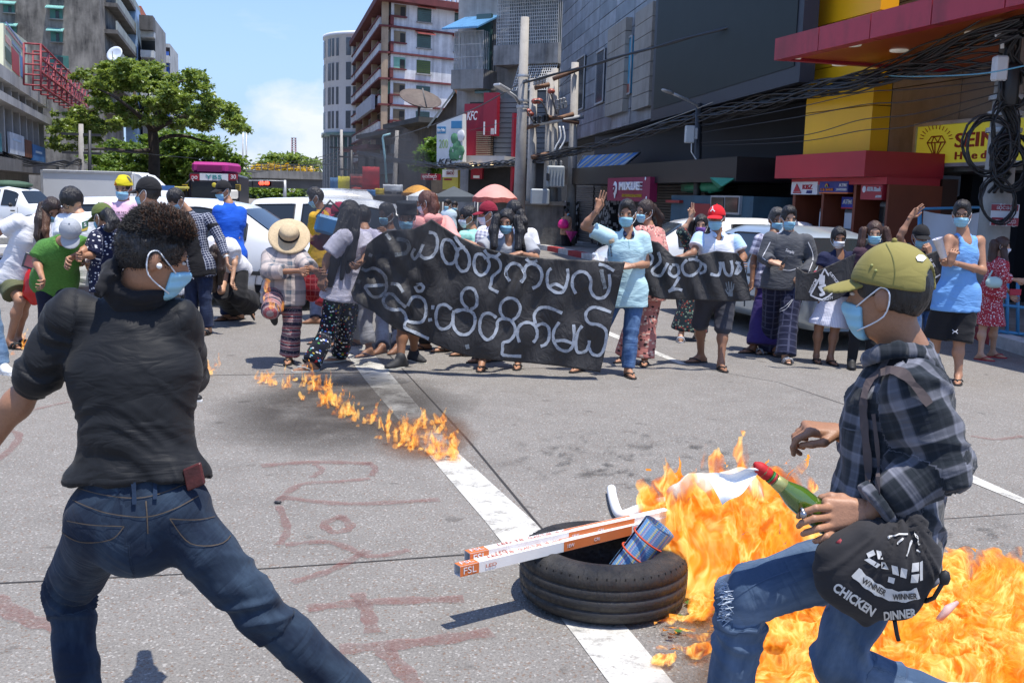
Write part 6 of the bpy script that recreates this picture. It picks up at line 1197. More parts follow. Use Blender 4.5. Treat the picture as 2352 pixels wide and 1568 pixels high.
add('bent','woman in black wide trousers and white T shirt crouching with her hair hanging down',hd=(499,596,-.3),nk=(508,562,-.2),sa=(488,556,-.2),sb=(528,558,-.1),ea=(478,610,-.25),wa=(480,650,-.3),eb=(541,590,-.12),wb=(534,640,-.25),ha=(522,612,.1),hb=(548,616,.12),ka=(508,668,-.25),kb=(545,680,-.1),fa=(550,712),fb=(578,700,.35),Y=12.1,s=.95,fem=1,yaw=-30,hyaw=-30,hpitch=72,skin='l',mask=None,hair='long',hairc=DBR,tb=100,ta=-60,tpb=60,locks=[dict(p=[(495,575,-.32),(492,620,-.36),(490,665,-.36)],r=(.07,.04)),dict(p=[(508,580,-.34),(508,620,-.38),(506,650,-.38)],r=(.06,.03))],top=dict(m=cWHITE,sleeve=.7,g=.03),bot=dict(m=cBLACK,g=.06,fl=.07,len=1.75),feet=FLIP)
add('plaid','young man in navy checked shirt open over a black T shirt looking down',hd=(405,459,-.1),nk=(430,486),sa=(412,503,-.12),sb=(477,500,.08),ea=(405,560,-.15),wa=(415,610,-.25),eb=(505,548,.02),wb=(520,590,-.08),ha=(436,614),hb=(472,614),ka=(440,690),kb=(471,686),fa=(441,750),fb=(478,752),yaw=-28,hyaw=-38,hpitch=38,skin='l',hair='bowl',tb=-5,handb=dict(dir=(.15,1,-.1),curl=(.25,.3,.35,.4)),top=dict(m=cBLACK,hem=.1,g=.012),outer=dict(m=cloth('check_navy',(.016,.024,.06),'grid',(.42,.44,.5),.55),off=.05,sleeve=.86),bot=dict(m=cJDARK,g=.012),feet=('flip',BLK,BLK,1))
add('blackcap','man in black cap and pale patterned shirt with a black neck scarf seen in profile',hd=(340,445),nk=(352,484),sa=(322,504,-.14),sb=(392,504,.14),ea=(312,570,-.15),wa=(300,620,-.2),eb=(402,570),wb=(395,630),ha=(345,650),hb=(385,650),ka=(350,770),kb=(400,780),fa=(360,890),fb=(420,893),Y=8.1,yaw=-95,hyaw=-100,hpitch=6,skin='t',hat=dict(kind='cap',m=cBLACK),ta=60,tb=60,top=dict(m=cloth('shirt_pale_check',(.62,.62,.62),'grid',(.25,.25,.27),.5),sleeve=.8,g=.03),bot=dict(m=cBLACK),feet=('shoe',BLK,WHT))
add('pink','man in pale pink T shirt with a yellow patterned bandana on his head',hd=(284,433),nk=(284,463),sa=(249,474),sb=(318,474),ea=(240,530),wa=(255,570,-.2),eb=(328,530),wb=(315,570,-.2),ha=(265,600),hb=(305,600),ka=(265,700),kb=(305,700),fa=(265,770),fb=(305,770),Y=10.3,yaw=2,hyaw=-2,hpitch=12,skin='t',hat=dict(kind='wrap',m=cloth('bandana_yellow',(.60,.50,.015),'floral',(.55,.16,.01),2.2,(.10,.09,.05))),top=dict(m=cloth('tee_pink',(.74,.46,.58))),bot=dict(m=cJDARK),feet=None)
add('polka','woman in olive cap and navy polka dot blouse facing away beside the green shirted person',hd=(236,500),nk=(250,524),sa=(226,548,-.1),sb=(276,540,.1),ea=(214,585,-.15),wa=(190,588,-.3),eb=(285,590),wb=(270,630),ha=(238,640),hb=(272,640),ka=(240,730),kb=(272,730),fa=(240,815),fb=(272,815),Y=8.6,s=.93,fem=1,yaw=-120,hyaw=-112,hpitch=22,skin='t',hair='tied',locks=[dict(p=[(248,492,-.12),(260,510,-.16),(250,524,-.2)],r=(.055,.04))],hat=dict(kind='cap',m=cloth('cap_olive_dark',(.10,.13,.035))),top=dict(m=cloth('dots_navy',(.010,.014,.045),'dots',(.75,.75,.78),.8),sleeve=.95,g=.04,hem=.12),bot=dict(m=cBLACK),feet=None)
add('boy','boy with black fringe and glasses in white T shirt looking down',hd=(165,465),nk=(181,494),sa=(150,510),sb=(214,506),ea=(148,570,-.1),wa=(182,590,-.3),eb=(222,565),wb=(205,600,-.25),ha=(165,630),hb=(208,630),ka=(165,730),kb=(208,730),fa=(165,812),fb=(208,812),Y=9.0,yaw=-20,hyaw=-22,hpitch=26,skin='l',hair='bowl',hth=.02,glasses=1,mask=None,top=dict(m=cWHITE,g=.04,hem=.1),bot=dict(m=cloth('shorts_lilac',(.42,.38,.44)),kind='shorts',len=.95,g=.03),feet=FLIP)
add('green','person in green T shirt and pale grey cap bending over between two others',hd=(162,535,-.3),nk=(142,556,-.15),sa=(104,570,-.1),sb=(180,560,-.05),ea=(84,600,-.15),wa=(96,635,-.3),eb=(203,570,-.15),wb=(168,590,-.33),ha=(105,640,.1),hb=(148,640,.1),ka=(108,730,.05),kb=(150,730,.05),fa=(108,822),fb=(152,822),Y=8.6,s=.97,yaw=15,hyaw=20,hpitch=58,skin='t',mask=None,hat=dict(kind='cap',m=cloth('cap_grey',(.36,.38,.41))),top=dict(m=cloth('tee_green',(.055,.16,.028),'heather',(.09,.25,.05)),sleeve=.8,g=.03,hem=.12),bot=dict(m=cloth('trouser_ink',(.010,.012,.028))),feet=None)
add('leftwoman','woman with long brown hair and olive shorts stooping at the left edge',hd=(118,482,-.1),nk=(90,500),sa=(42,508,-.12),sb=(98,520,.1),ea=(-8,538,-.15),wa=(-40,575,-.2),eb=(100,580,.05),wb=(92,625,-.1),ha=(14,632),hb=(52,630),ka=(46,690,-.15),kb=(58,696,0),fa=(22,783),fb=(40,776),s=.97,fem=1,yaw=42,hyaw=48,hpitch=38,skin='t',hair='long',hairc=DBR,ta=60,tb=60,locks=[dict(p=[(100,474,-.1),(90,505,-.18),(86,540,-.22),(96,575,-.22)],r=(.055,.018),flat=1.5),dict(p=[(108,490,-.14),(104,530,-.22),(112,566,-.24)],r=(.045,.014),c=('hair_bronze',(.10,.045,.02))),dict(p=[(142,486,-.1),(150,520,-.16),(146,558,-.18)],r=(.038,.012),c=BRH),dict(p=[(96,500,-.1),(94,540,-.18),(104,585,-.2)],r=(.04,.010),c=BRH)],top=dict(m=cWHITE,sleeve=.7,g=.035,hem=.1,flare=.03),bot=dict(m=cloth('shorts_olive',(.115,.125,.065)),kind='shorts',len=.72,g=.035,fl=.04),feet=('flip',BLK,BLK,1))
add('edge','person in pale blue jeans and sneakers cut off by the left edge',hd=(-62,470),nk=(-60,500),sa=(-95,515),sb=(-28,515),ea=(-105,575),wa=(-100,625),eb=(-20,575),wb=(-25,625),ha=(-80,645),hb=(-40,645),ka=(-70,740),kb=(-15,750),fa=(-60,836),fb=(4,836),yaw=40,tb=50,ta=50,h=.016,top=dict(m=cGREYT),bot=dict(m=cJLIGHT),feet=('shoe',WHT,WHT))
far=dict(h=.02,hh=.014,mh=.012)
add('umbrella','woman in tan blouse with a bright pink bag and folded umbrella by the grey wall',hd=(1301,488),nk=(1301,497),sa=(1294,503),sb=(1308,503),ea=(1292,518),wa=(1297,530,-.1),eb=(1311,516),wb=(1312,524,-.15),ha=(1296,532),hb=(1306,532),ka=(1297,553),kb=(1305,553),fa=(1297,570),fb=(1305,570),s=.95,yaw=40,hyaw=75,skin='t',fem=1,hair='tied',top=dict(m=cloth('blouse_tan',(.40,.24,.15)),sleeve=1.4),bot=dict(m=cBLACK,g=.05,fl=.03),feet=None,**far)
add('atm','woman in brown top raising her phone in front of the cash machines',hd=(1869,504),nk=(1868,517),sa=(1856,523),sb=(1880,523),ea=(1846,505,-.1),wa=(1851,487,-.1),eb=(1884,540),wb=(1876,530,-.25),ha=(1860,560),hb=(1876,560),ka=(1860,590),kb=(1876,590),fa=(1860,618),fb=(1876,618),Y=20,s=.95,yaw=5,skin='t',fem=1,hair='tied',top=dict(m=cloth('top_brown',(.16,.07,.035))),bot=dict(m=cJDARK),feet=None,**far)
add('lilaccap','person in lilac cap half hidden behind the silver car',hd=(1949,520),nk=(1953,533),sa=(1938,541),sb=(1966,541),ea=(1936,560),wa=(1940,575),eb=(1970,560),wb=(1968,575),ha=(1943,575),hb=(1962,575),ka=(1943,605),kb=(1962,605),fa=(1943,634),fb=(1962,634),Y=19,yaw=-100,hyaw=-110,skin='d',hat=dict(kind='cap',m=cloth('cap_lilac',(.28,.18,.34)),h=.012),top=dict(m=cloth('tee_indigo',(.03,.05,.15))),bot=dict(m=cJDARK),feet=None,**far)
add('darkcap','man in dark cap and blue mask behind the silver car beside the lilac cap',hd=(1973,519),nk=(1974,532),sa=(1960,541),sb=(1990,541),ea=(1957,560),wa=(1960,575),eb=(1993,560),wb=(1990,575),ha=(1965,575),hb=(1985,575),ka=(1965,605),kb=(1985,605),fa=(1965,634),fb=(1985,634),Y=18.5,yaw=-5,skin='l',hat=dict(kind='cap',m=cBLACK,h=.012),top=dict(m=cGREYT),bot=dict(m=cJDARK),feet=None,**far)
add('tinyblue','young man in pale blue T shirt far off by the dark tent',hd=(1028,471),nk=(1030,482),sa=(1020,489),sb=(1042,489),ea=(1018,505),wa=(1022,515),eb=(1044,505),wb=(1042,515),ha=(1024,520),hb=(1038,520),ka=(1024,550),kb=(1038,550),fa=(1024,575),fb=(1038,575),Y=24,yaw=-30,skin='t',top=dict(m=cloth('tee_ice',(.45,.55,.62))),bot=dict(m=cJDARK),feet=None,**far)
add('tinydark','figure in black with a blue mask far off by the dark tent',hd=(1044,475),nk=(1045,485),sa=(1036,492),sb=(1056,492),ea=(1034,507),wa=(1038,517),eb=(1058,507),wb=(1056,517),ha=(1040,522),hb=(1052,522),ka=(1040,550),kb=(1052,550),fa=(1040,572),fb=(1052,572),Y=25,yaw=0,skin='t',top=dict(m=cBLACK),bot=dict(m=cJDARK),feet=None,**far)
add('doorway','dark clothed person with a blue mask in the shop doorway under the yellow sign',hd=(2217,440),nk=(2217,452),sa=(2205,459),sb=(2230,459),ea=(2201,478),wa=(2206,492),eb=(2234,478),wb=(2230,492),ha=(2209,495),hb=(2226,495),ka=(2209,525),kb=(2226,525),fa=(2209,555),fb=(2226,555),Y=18.5,yaw=0,skin='d',top=dict(m=cBLACK),bot=dict(m=cBLACK),feet=None,**far)
from mathutils.bvhtree import BVHTree
_bvh={}
def bvh(o):
 if o.name not in _bvh:
  off=Vector(world_off(o));me=o.data;_bvh[o.name]=BVHTree.FromPolygons([v.co+off for v in me.vertices],[list(p.vertices) for p in me.polygons])
 return _bvh[o.name]
def proj(o,px,py,lift=.003):
 d=Vector(ray(px,py)).normalized();h=bvh(o).ray_cast(Vector(CAM),d)
 if h[0] is None:return None
 n=h[1];n=n if n.dot(d)<0 else -n;return np.array(h[0]+n*lift)
def print_ribbon(mb,o,pts,wpx,m,lift=.004,k=4):
 """a flat painted or sewn band laid on the surface of o"""
 q=smooth_px(pts,k) if k>1 else [np.array(p,float) for p in pts];L=[];R2=[]
 for i,p in enumerate(q):
  d=unit(np.append(q[min(i+1,len(q)-1)]-q[max(i-1,0)],0))[:2];n=np.array([-d[1],d[0]]);jit=wpx*(.5+.06*math.sin(i*1.7))
  a=proj(o,*(p+n*jit),lift);b_=proj(o,*(p-n*jit),lift);L.append(a);R2.append(b_)
 for i in range(len(q)-1):
  if all(x is not None for x in (L[i],L[i+1],R2[i],R2[i+1])):mb.add([L[i],R2[i],R2[i+1],L[i+1]],[(0,1,2,3)],m)
def print_text(mb,o,txt,px,py,wpx,hpx,rot,m,lift=.004,bold=.02,arc=0.0):
 V,F=text_mesh(txt,1.0,m,(0,0,0),(1,0,0),(0,1,0),(0,0,1),0.0,None,'CENTER',0,bold);V=V[:,:2]
 sx=wpx/(V[:,0].max()-V[:,0].min());sy=hpx/(V[:,1].max()-V[:,1].min());V=(V-(V.max(0)+V.min(0))/2)*(sx,sy);V[:,1]+=arc*(V[:,0]/(wpx/2))**2
 c,s_=math.cos(R_(rot)),math.sin(R_(rot));pts=[]
 for x,y in V:pts.append(proj(o,px+x*c+y*s_,py+x*s_-y*c,lift))
 for f in F:
  if all(pts[i] is not None for i in f):mb.add([pts[i] for i in f],[list(range(len(f)))],m)
def print_poly(mb,o,pts,m,lift=.004):
 q=[proj(o,*p,lift) for p in pts]
 if all(x is not None for x in q):mb.add(q,[list(range(len(q)))],m)
CARW=mat('car_white',(.72,.73,.73),.25,.03,1,coat=.6);CARS=mat('car_silver_blue',(.42,.50,.56),.28,.04,1,metal=.35,coat=.6);CGL=mat('car_glass',(.02,.025,.028),.06,0,spec=.7);TYR=mat('tyre_rubber',(.018,.018,.019),.8,.15,20);RIM=mat('rim_silver',(.45,.46,.47),.3,.1,metal=.6);TRIM=mat('car_trim',(.02,.02,.021),.5,.1)
def car(label,pos,yaw,paint,prof,L,half=.83,belt=.92,floor=.24,wins=(),ws=None,rw=None,wheels=(-1.3,1.3),wr=.30,sc=1.0,name='car',cat='car',extra=None):
 """prof: (x, top z) along the body, front at +x; wins: x ranges of the side windows"""
 pos=np.array([pos[0],pos[1],0.0]);T=thing(name,pos,label,cat);a=R_(yaw);X=np.array([math.cos(a),math.sin(a),0]);Yv=np.array([-X[1],X[0],0]);Z=np.array([0,0,1.0])
 W_=lambda x,y,z:pos+(X*x+Yv*y+Z*z)*sc
 xs=[p[0] for p in prof];xa=np.linspace(xs[0],xs[-1],61);zt=np.interp(xa,xs,[p[1] for p in prof]);ker=np.array([.25,.5,.25])
 for _ in range(1):zt[1:-1]=np.convolve(zt,ker,'valid')
 def sect(x,z):
  e=min(1,(x-xs[0])/.35,(xs[-1]-x)/.45);e=math.sqrt(max(0,1-(1-max(0,e))**2));hb=half*(.80+.20*e);bl=min(belt,z-.04);cab=max(0,z-belt);hr_=hb*(1-.30*min(1,cab/.55))-(.03 if cab<.05 else 0)
  return [(hb*.90,floor),(hb*.99,floor+.12),(hb,(floor+bl)/2+.03),(hb*.985,bl),(hr_,max(bl+.02,z-.07)),(hr_*.86,z),(0,z+.015)]
 V=[];F=[];S=[]
 for x,z in zip(xa,zt):
  s=sect(x,z);S.append(s);V+=[W_(x,y,zz) for (y,zz) in s]+[W_(x,-y,zz) for (y,zz) in s[:-1][::-1]]
 n=13
 for i in range(60):
  for k in range(n):F.append((i*n+k,i*n+(k+1)%n,(i+1)*n+(k+1)%n,(i+1)*n+k))
 F+=[list(range(n)),[60*n+k for k in range(n)][::-1]]
 mb=MB();mb.add(V,F,paint,True);mb.build('body',T)
 for sd in (1,-1):
  for (x0,x1) in wins:
   mb=MB();ii=[i for i in range(61) if x0<=xa[i]<=x1];VV=[]
   for i in ii:
    (y0,z0),(y1,z1)=S[i][3],S[i][4]
    for q in (.10,.93):VV.append(W_(xa[i],sd*(y0+(y1-y0)*q+.010),z0+(z1-z0)*q))
   m_=len(ii);mb.add(VV,[(2*i,2*i+1,2*i+3,2*i+2) for i in range(m_-1)],CGL,True);wn=mb.build('window',T)
   mb=MB();o_=lambda i,q,e:W_(xa[i],sd*(S[i][3][0]+(S[i][4][0]-S[i][3][0])*q+e),S[i][3][1]+(S[i][4][1]-S[i][3][1])*q)
   mb.tube([o_(i,.10,.012) for i in ii]+[o_(i,.93,.012) for i in ii[::-1]]+[o_(ii[0],.10,.012)],.012,TRIM,4,False);mb.build('window_frame',wn)
  for x in (wins[0][1]+.06,wins[1][1]+.06) if len(wins)>1 else ():
   mb=MB();i=int(np.argmin(abs(xa-x)));mb.tube([W_(x,sd*(S[i][k][0]+.004),S[i][k][1]) for k in (1,2,3)],.006,TRIM,4);mb.build('door_seam',T)
   mb=MB();mb.box(W_(x-.18,sd*(S[i][2][0]+.02),belt-.12),(.17*sc,.03*sc,.04*sc),TRIM,(X,Yv,Z),.008);mb.build('handle',T)
  mb=MB();mb.box(W_(0,sd*(half+.006),.50),(L*.70*sc,.02*sc,.055*sc),TRIM,(X,Yv,Z),.006);mb.build('side_strip',T)
  mb=MB();xm=wins[-1][1]-.12;mb.sphere(W_(xm,sd*(half+.12),belt+.08),.10*sc,TRIM,10,(X,Yv,Z),(.6,1,.75));mb.build('mirror',T)
  for x in wheels:
   mb=MB();mb.lathe(W_(x,sd*(half-.02),wr+.03),[(.001,.0),((wr+.09)*sc,.0),((wr+.09)*sc,.035)],TRIM,(X,Z,Yv*sd),24);mb.build('wheel_arch',T)
   wh=bpy.data.objects.new('wheel',None);COL.objects.link(wh);wh.parent=T;mb=MB();c=W_(x,sd*(half-.19),wr)
   mb.lathe(c,[(wr*.62*sc,.23*sc),(wr*.9*sc,.235*sc),(wr*sc,.20*sc),(wr*sc,.03*sc),(wr*.9*sc,0),(wr*.3*sc,0)],TYR,(X,Z,Yv*sd),28);mb.build('tyre',wh)
   mb=MB();mb.lathe(c,[(.001,.21*sc),(wr*.16*sc,.215*sc),(wr*.18*sc,.19*sc),(wr*.55*sc,.18*sc),(wr*.64*sc,.228*sc)],TRIM,(X,Z,Yv*sd),28)
   for k in range(9):t=2*math.pi*k/9;dv=X*math.cos(t)+Z*math.sin(t);mb.box(c+dv*wr*.38*sc+Yv*sd*.205*sc,(wr*.5*sc,.025*sc,.035*sc),RIM,(dv,Yv*sd,np.cross(dv,Yv*sd)))
   mb.lathe(c,[(wr*.56*sc,.222*sc),(wr*.64*sc,.232*sc),(wr*.64*sc,.20*sc)],RIM,(X,Z,Yv*sd),28);mb.build('rim',wh)
 for nm,rg in (('windscreen',ws),('rear_window',rw)):
  if rg:
   mb=MB();ii=[i for i in range(61) if rg[0]<=xa[i]<=rg[1]];VV=[]
   sg=1 if nm=='windscreen' else -1
   for i in ii:
    for q in (-1,-.5,0,.5,1):VV.append(W_(xa[i]+.012*sg,q*S[i][5][0]*.97,S[i][6][1]-(.012 if abs(q)>.9 else 0)+.012))
   mb.add(VV,[(5*i+k,5*i+k+1,5*i+k+6,5*i+k+5) for i in range(len(ii)-1) for k in range(4)],CGL,True);mb.build(nm,T)
 xf,xr=xs[-1],xs[0]
 for sd in (1,-1):
  mb=MB();mb.box(W_(xf-.10,sd*half*.68,.66),(.16*sc,.30*sc,.14*sc),mat('headlamp',(.6,.62,.64),.1,0),(X,Yv,Z),.03);mb.build('headlight',T)
  mb=MB();mb.box(W_(xr+.06,sd*half*.80,.80),(.12*sc,.16*sc,.34*sc),mat('tail_red',(.35,.01,.01),.2,0),(X,Yv,Z),.02);mb.build('tail_light',T)
 for x in (xf,xr):mb=MB();mb.box(W_(x-.04*(1 if x>0 else -1),0,.38),(.16*sc,half*1.66*sc,.20*sc),paint if paint is not CARS else CARS,(X,Yv,Z),.05);mb.build('bumper',T)
 mb=MB();mb.box(W_(xr-.05,0,.62),(.02*sc,.45*sc,.14*sc),mat('plate',(.5,.5,.45),.5,.2),(X,Yv,Z));mb.build('number_plate',T)
 if extra:extra(T,W_,X,Yv,Z)
 return T
WAG=[(-2.12,.60),(-2.10,.95),(-2.02,1.32),(-1.88,1.45),(-1.0,1.49),(.1,1.48),(.55,1.40),(1.20,.98),(1.75,.90),(2.02,.80),(2.12,.60)]
SED=[(-2.2,.62),(-2.17,.92),(-1.75,1.0),(-1.15,1.36),(-.6,1.45),(.2,1.44),(.65,1.34),(1.3,.97),(1.85,.88),(2.12,.76),(2.2,.58)]
def taxi_sign(T,W_,X,Yv,Z):
 mb=MB();mb.box(W_(.28,0,1.565),(.16,.36,.13),mat('taxi_sign',(.65,.62,.55),.5,.05),(X,Yv,Z),.02);s=mb.build('roof_sign',T);mb=MB();mb.box(W_(.28,-.185,1.565),(.12,.015,.10),mat('sign_orange',(.45,.18,.05),.5,.1),(X,Yv,Z));mb.box(W_(.28,.185,1.565),(.12,.015,.10),mat('sign_green',(.05,.25,.1),.5,.1),(X,Yv,Z));mb.build('end_panel',s)
car('white estate taxi with a roof sign standing side on behind the crouching woman',(-4.45,14.7),-3,CARW,WAG,4.2,wins=((-1.95,-1.12),(-1.02,-.22),(-.12,.78)),ws=(.62,1.18),rw=(-2.1,-1.95),extra=taxi_sign)
car('white saloon taxi behind the man in yellow and the woman with waist length hair',(-2.75,18.6),-4,CARW,WAG,4.2,wins=((-1.95,-1.12),(-1.02,-.22),(-.12,.78)),ws=(.62,1.18),rw=(-2.1,-1.95),sc=1.02)
car('white minivan roof showing between the bus and the overpass behind the taxis',(-4.4,25.5),100,CARW,WAG,4.2,wins=((-1.95,-1.12),(-1.02,-.22),(-.12,.78)),ws=(.62,1.18),sc=1.15)
car('white estate car with its tail to the right behind the man in red cap',(3.45,18.2),188,CARW,WAG,4.2,wins=((-1.95,-1.12),(-1.02,-.22),(-.12,.78)),ws=(.62,1.18),rw=(-2.1,-1.9),sc=.93)
car('pale silver blue saloon car parked behind the woman in white skirt',(3.60,13.55),104.5,CARS,SED,4.4,wins=((-1.25,-.62),(-.52,.25),(.35,.85)),ws=(.70,1.28),rw=(-1.72,-1.18),sc=.95)
car('white hatchback with its windscreen at the far left edge',(-11.6,19.5),-20,CARW,WAG,4.2,wins=((-1.95,-1.12),(-1.02,-.22),(-.12,.78)),ws=(.62,1.18))
PICK=[(-2.4,.80),(-2.38,.98),(-.9,1.0),(-.8,1.5),(-.6,1.74),(.3,1.76),(.75,1.66),(1.25,1.12),(1.9,1.02),(2.3,.92),(2.4,.6)]
car('white double cab pickup with a green load on its roof at the left',(-15.5,31),-12,CARW,PICK,4.8,half=.86,belt=1.05,wins=((-.55,.1),(.18,.85)),ws=(.80,1.22),wr=.35,wheels=(-1.4,1.45),sc=.86,extra=lambda T,W_,X,Yv,Z:(lambda mb:(mb.sphere(W_(-.1,0,1.82),.6,mat('load_green',(.05,.10,.06),.8,.3,3),14,(X,Yv,Z),(1.3,.9,.22)),mb.build('roof_load',T)))(MB()),name='pickup',cat='pickup')
tp_=P(205,430,40);tp_[2]=0;T=thing('box_truck',tp_,'long white box truck parked under the street tree','truck');mb=MB();TW=mat('truck_white',(.66,.67,.67),.4,.06,.4);x0=P(92,430,40)[0];x1=P(302,430,40)[0];ztr=P(200,392,40)[2];mb.box(((x0+x1)/2,41.1,(ztr+.75)/2),(x1-x0,2.0,ztr-.75),TW,None,.06);cg=mb.build('cargo_box',T)
mb=MB();mb.box(((x0+x1)/2,40.08,ztr-.06),(x1-x0,.04,.09),STEEL);mb.box(((x0+x1)/2,40.08,.80),(x1-x0,.04,.10),STEEL);mb.box((x0+.05,40.08,(ztr+.75)/2),(.09,.045,ztr-.8),STEEL);mb.build('edge_trim',cg)
mb=MB();V=[(x1+.02,40.2,ztr-.05),(x1+.25,40.2,ztr-.1),(x1+.95,40.25,ztr-.75),(x1+1.35,40.3,ztr-1.3),(x1+1.45,40.3,.45),(x1+.02,40.2,.45)];mb.poly(V[::-1],TW,1.75,(0,-1,0));cb=mb.build('cab',T);mb=MB();mb.poly([(x1+.35,40.17,ztr-.55),(x1+.85,40.2,ztr-.85),(x1+1.1,40.22,ztr-1.3),(x1+.35,40.17,ztr-1.3)][::-1],CGL,.03,(0,-1,0));mb.build('window',cb)
for x in (x0+.8,x1+.8):mb=MB();mb.lathe((x,40.35,.38),[(.001,-.02),(.22,-.02),(.36,0),(.38,.05),(.38,.25)],TYR,((1,0,0),(0,0,1),(0,1,0)),20);mb.build('wheel',T)
mb=MB();mb.box(((x0+x1)/2,40.8,.62),(x1-x0+1,.8,.2),TRIM);mb.build('chassis',T)
BY_=50;b0=P(491,440,BY_);b0[2]=0;T=thing('city_bus',b0,'dark city bus with a magenta roof pod and route thirty on its header','bus');W2=(P(548,440,BY_)[0]-P(436,440,BY_)[0])/2;zr=P(490,398,BY_)[2];mb=MB();BD=mat('bus_body',(.025,.025,.04),.3,.1,1);mb.box(b0+np.array([-1.2,5.5,(zr+.35)/2]),(W2*2,11,zr-.35),BD,(unit((1,.22,0)),unit((-.22,1,0)),(0,0,1)),.12);mb.build('body',T)
mb=MB();MGT=mat('bus_magenta',(.42,.03,.20),.35,.1,1);zq=P(490,372,BY_)[2];mb.box(b0+np.array([-.3,1.6,(zr+zq)/2]),(W2*1.5,2.6,zq-zr),MGT,None,.22);pd=mb.build('roof_pod',T);mb=MB();mb.box(b0+np.array([-.28,.28,(zr+zq)/2-.05]),(W2*1.0,.1,(zq-zr)*.55),mat('bus_magenta_dark',(.20,.01,.09),.5,.1));mb.build('grille',pd)
fb3=Face(491,430,BY_-.08,90);mb=MB();mb.pbox(fb3,437,398,547,417,0,.06,DKM);hd_=mb.build('header',T);mb=MB();mb.pbox(fb3,460,399,525,415,.061,.09,WHS);mb.build('destination_panel',hd_);mb=MB();mb.pbox(fb3,438,400,459,415,.061,.09,REDK);mb.build('route_panel',hd_);mb=MB();mb.pbox(fb3,526,400,547,415,.061,.09,REDK);mb.build('route_panel',hd_)
mb=MB();ftext(mb,fb3,'YBS',474,402,511,412,.1,mat('letter_teal',(.03,.28,.26),.5,0));ftext(mb,fb3,'30',531,402,543,412,.1,WHS,0,.02);ftext(mb,fb3,'၃၀',441,403,455,412,.1,WHS,0,.02);mb.build('lettering',hd_)
mb=MB();mb.pbox(fb3,440,420,544,462,0,.05,CGL);ws_=mb.build('windscreen',T);mb=MB();mb.sphere(fb3.pt(*fb3.hit(493,425),.08),.12,mat('disc_yellow',(.6,.5,.05),.5,0),12,(fb3.d,(0,0,1),fb3.n),(1,1,.2));mb.build('sticker',ws_);mb=MB();mb.pbox(fb3,437,463,547,475,.0,.08,mat('bus_bumper',(.25,.10,.10),.5,.1));mb.build('bumper',T)
for px in (431,552):
 mb=MB();mb.pbox(fb3,px-5,424,px+5,438,.3,.5,mat('mirror_yellow',(.55,.38,.03),.5,.1))
 for q in range(3):mb.pbox(fb3,px-5,426+q*4,px+5,428+q*4,.501,.52,TRIM)
 mb.tube([fb3.pt(*fb3.hit(px,424),.4),fb3.pt(*fb3.hit(px+(8 if px<490 else -8),412),.1)],.04,TRIM,5);mb.build('mirror',T)
c=P(382,440,34);c[2]=0;T=thing('three_wheeler',c,'yellow and blue roofed three wheeler between the truck and the bus','three wheeler');mb=MB();mb.box(c+np.array([0,0,1.62]),(1.05,1.6,.08),mat('roof_yellow',(.5,.45,.08),.6,.2,2),None,.03);rfz=mb.build('roof',T);mb=MB();mb.box(c+np.array([0,-.81,1.60]),(1.1,.03,.16),mat('roof_blue',(.05,.15,.4),.6,.2));mb.build('fringe',rfz);mb=MB();mb.box(c+np.array([0,0,.75]),(1.0,1.5,.55),mat('tuk_blue',(.03,.08,.25),.5,.2),None,.08);mb.build('body',T)
for sx in (-.45,.45):
 for sy in (-.7,.7):mb=MB();mb.tube([c+np.array([sx,sy,1.0]),c+np.array([sx,sy,1.6])],.03,TRIM,5);mb.build('post',T)
for (sx,sy) in ((-.4,-.6),(.4,-.6),(0,.7)):mb=MB();mb.lathe(c+np.array([sx,sy,.25]),[(.001,-.06),(.2,-.06),(.25,0),(.2,.06),(.001,.06)],TYR,((0,1,0),(0,0,1),(1,0,0)),16);mb.build('wheel',T)
c=P(1116,545,12.2);T=thing('motor_scooter',c*np.array([1,1,0]),'white motor scooter whose front fairing shows beside the mint green T shirt','scooter');g2=Field(c-.5,c+.5,.02);g2.ell(c+np.array([0,0,-.02]),np.eye(3),(.16,.14,.17),.02);g2.cap(c+np.array([0,.02,-.1]),c+np.array([.04,.05,-.35]),.13,.10,.05);sdf_obj('fairing',g2,mat('scooter_white',(.72,.73,.74),.2,.03,coat=.5),T,None,0)
mb=MB();b_=c*np.array([1,1,0]);mb.tube([c+np.array([0,0,-.3]),b_+np.array([-.05,-.1,.25])],.04,STEEL);mb.tube([b_+np.array([0,.1,.35]),b_+np.array([.1,.9,.45]),b_+np.array([.1,1.3,.7])],.12,mat('scooter_white',(.7,.7,.7)));mb.build('frame',T)
for dy in (-.1,1.15):mb=MB();mb.lathe(b_+np.array([0,dy,.25]),[(.12,-.04),(.22,-.05),(.25,0),(.22,.05),(.12,.04)],TYR,((0,1,0),(0,0,1),(1,0,0)),20);mb.build('wheel',T)
mb=MB();mb.tube([c+np.array([-.32,.1,.12]),c+np.array([0,.15,.1]),c+np.array([.32,.1,.12])],.018,TRIM);mb.build('handlebar',T)
def pole(px0,y0,px1,y1,Y,r0,r1,name='utility_pole',label='',cat='pole',m=None):
 a=P(px0,y0,Y);a[2]=max(0,a[2]-3);b_=P(px1,y1,Y);gz=a.copy();d=(b_-a)/(b_[2]-a[2]);gnd=b_-d*b_[2];T=thing(name,gnd,label,cat);mb=MB();mb.tube([gnd,gnd+(b_-gnd)*.5,b_],[r0,(r0+r1)/2,r1],m or POLE,12);mb.build('shaft',T);return T,gnd,b_
T,g0,t0=pole(1192,470,1206,40,30,.19,.12,label='tall pale concrete utility pole with a lamp arm before the restaurant');mb=MB()
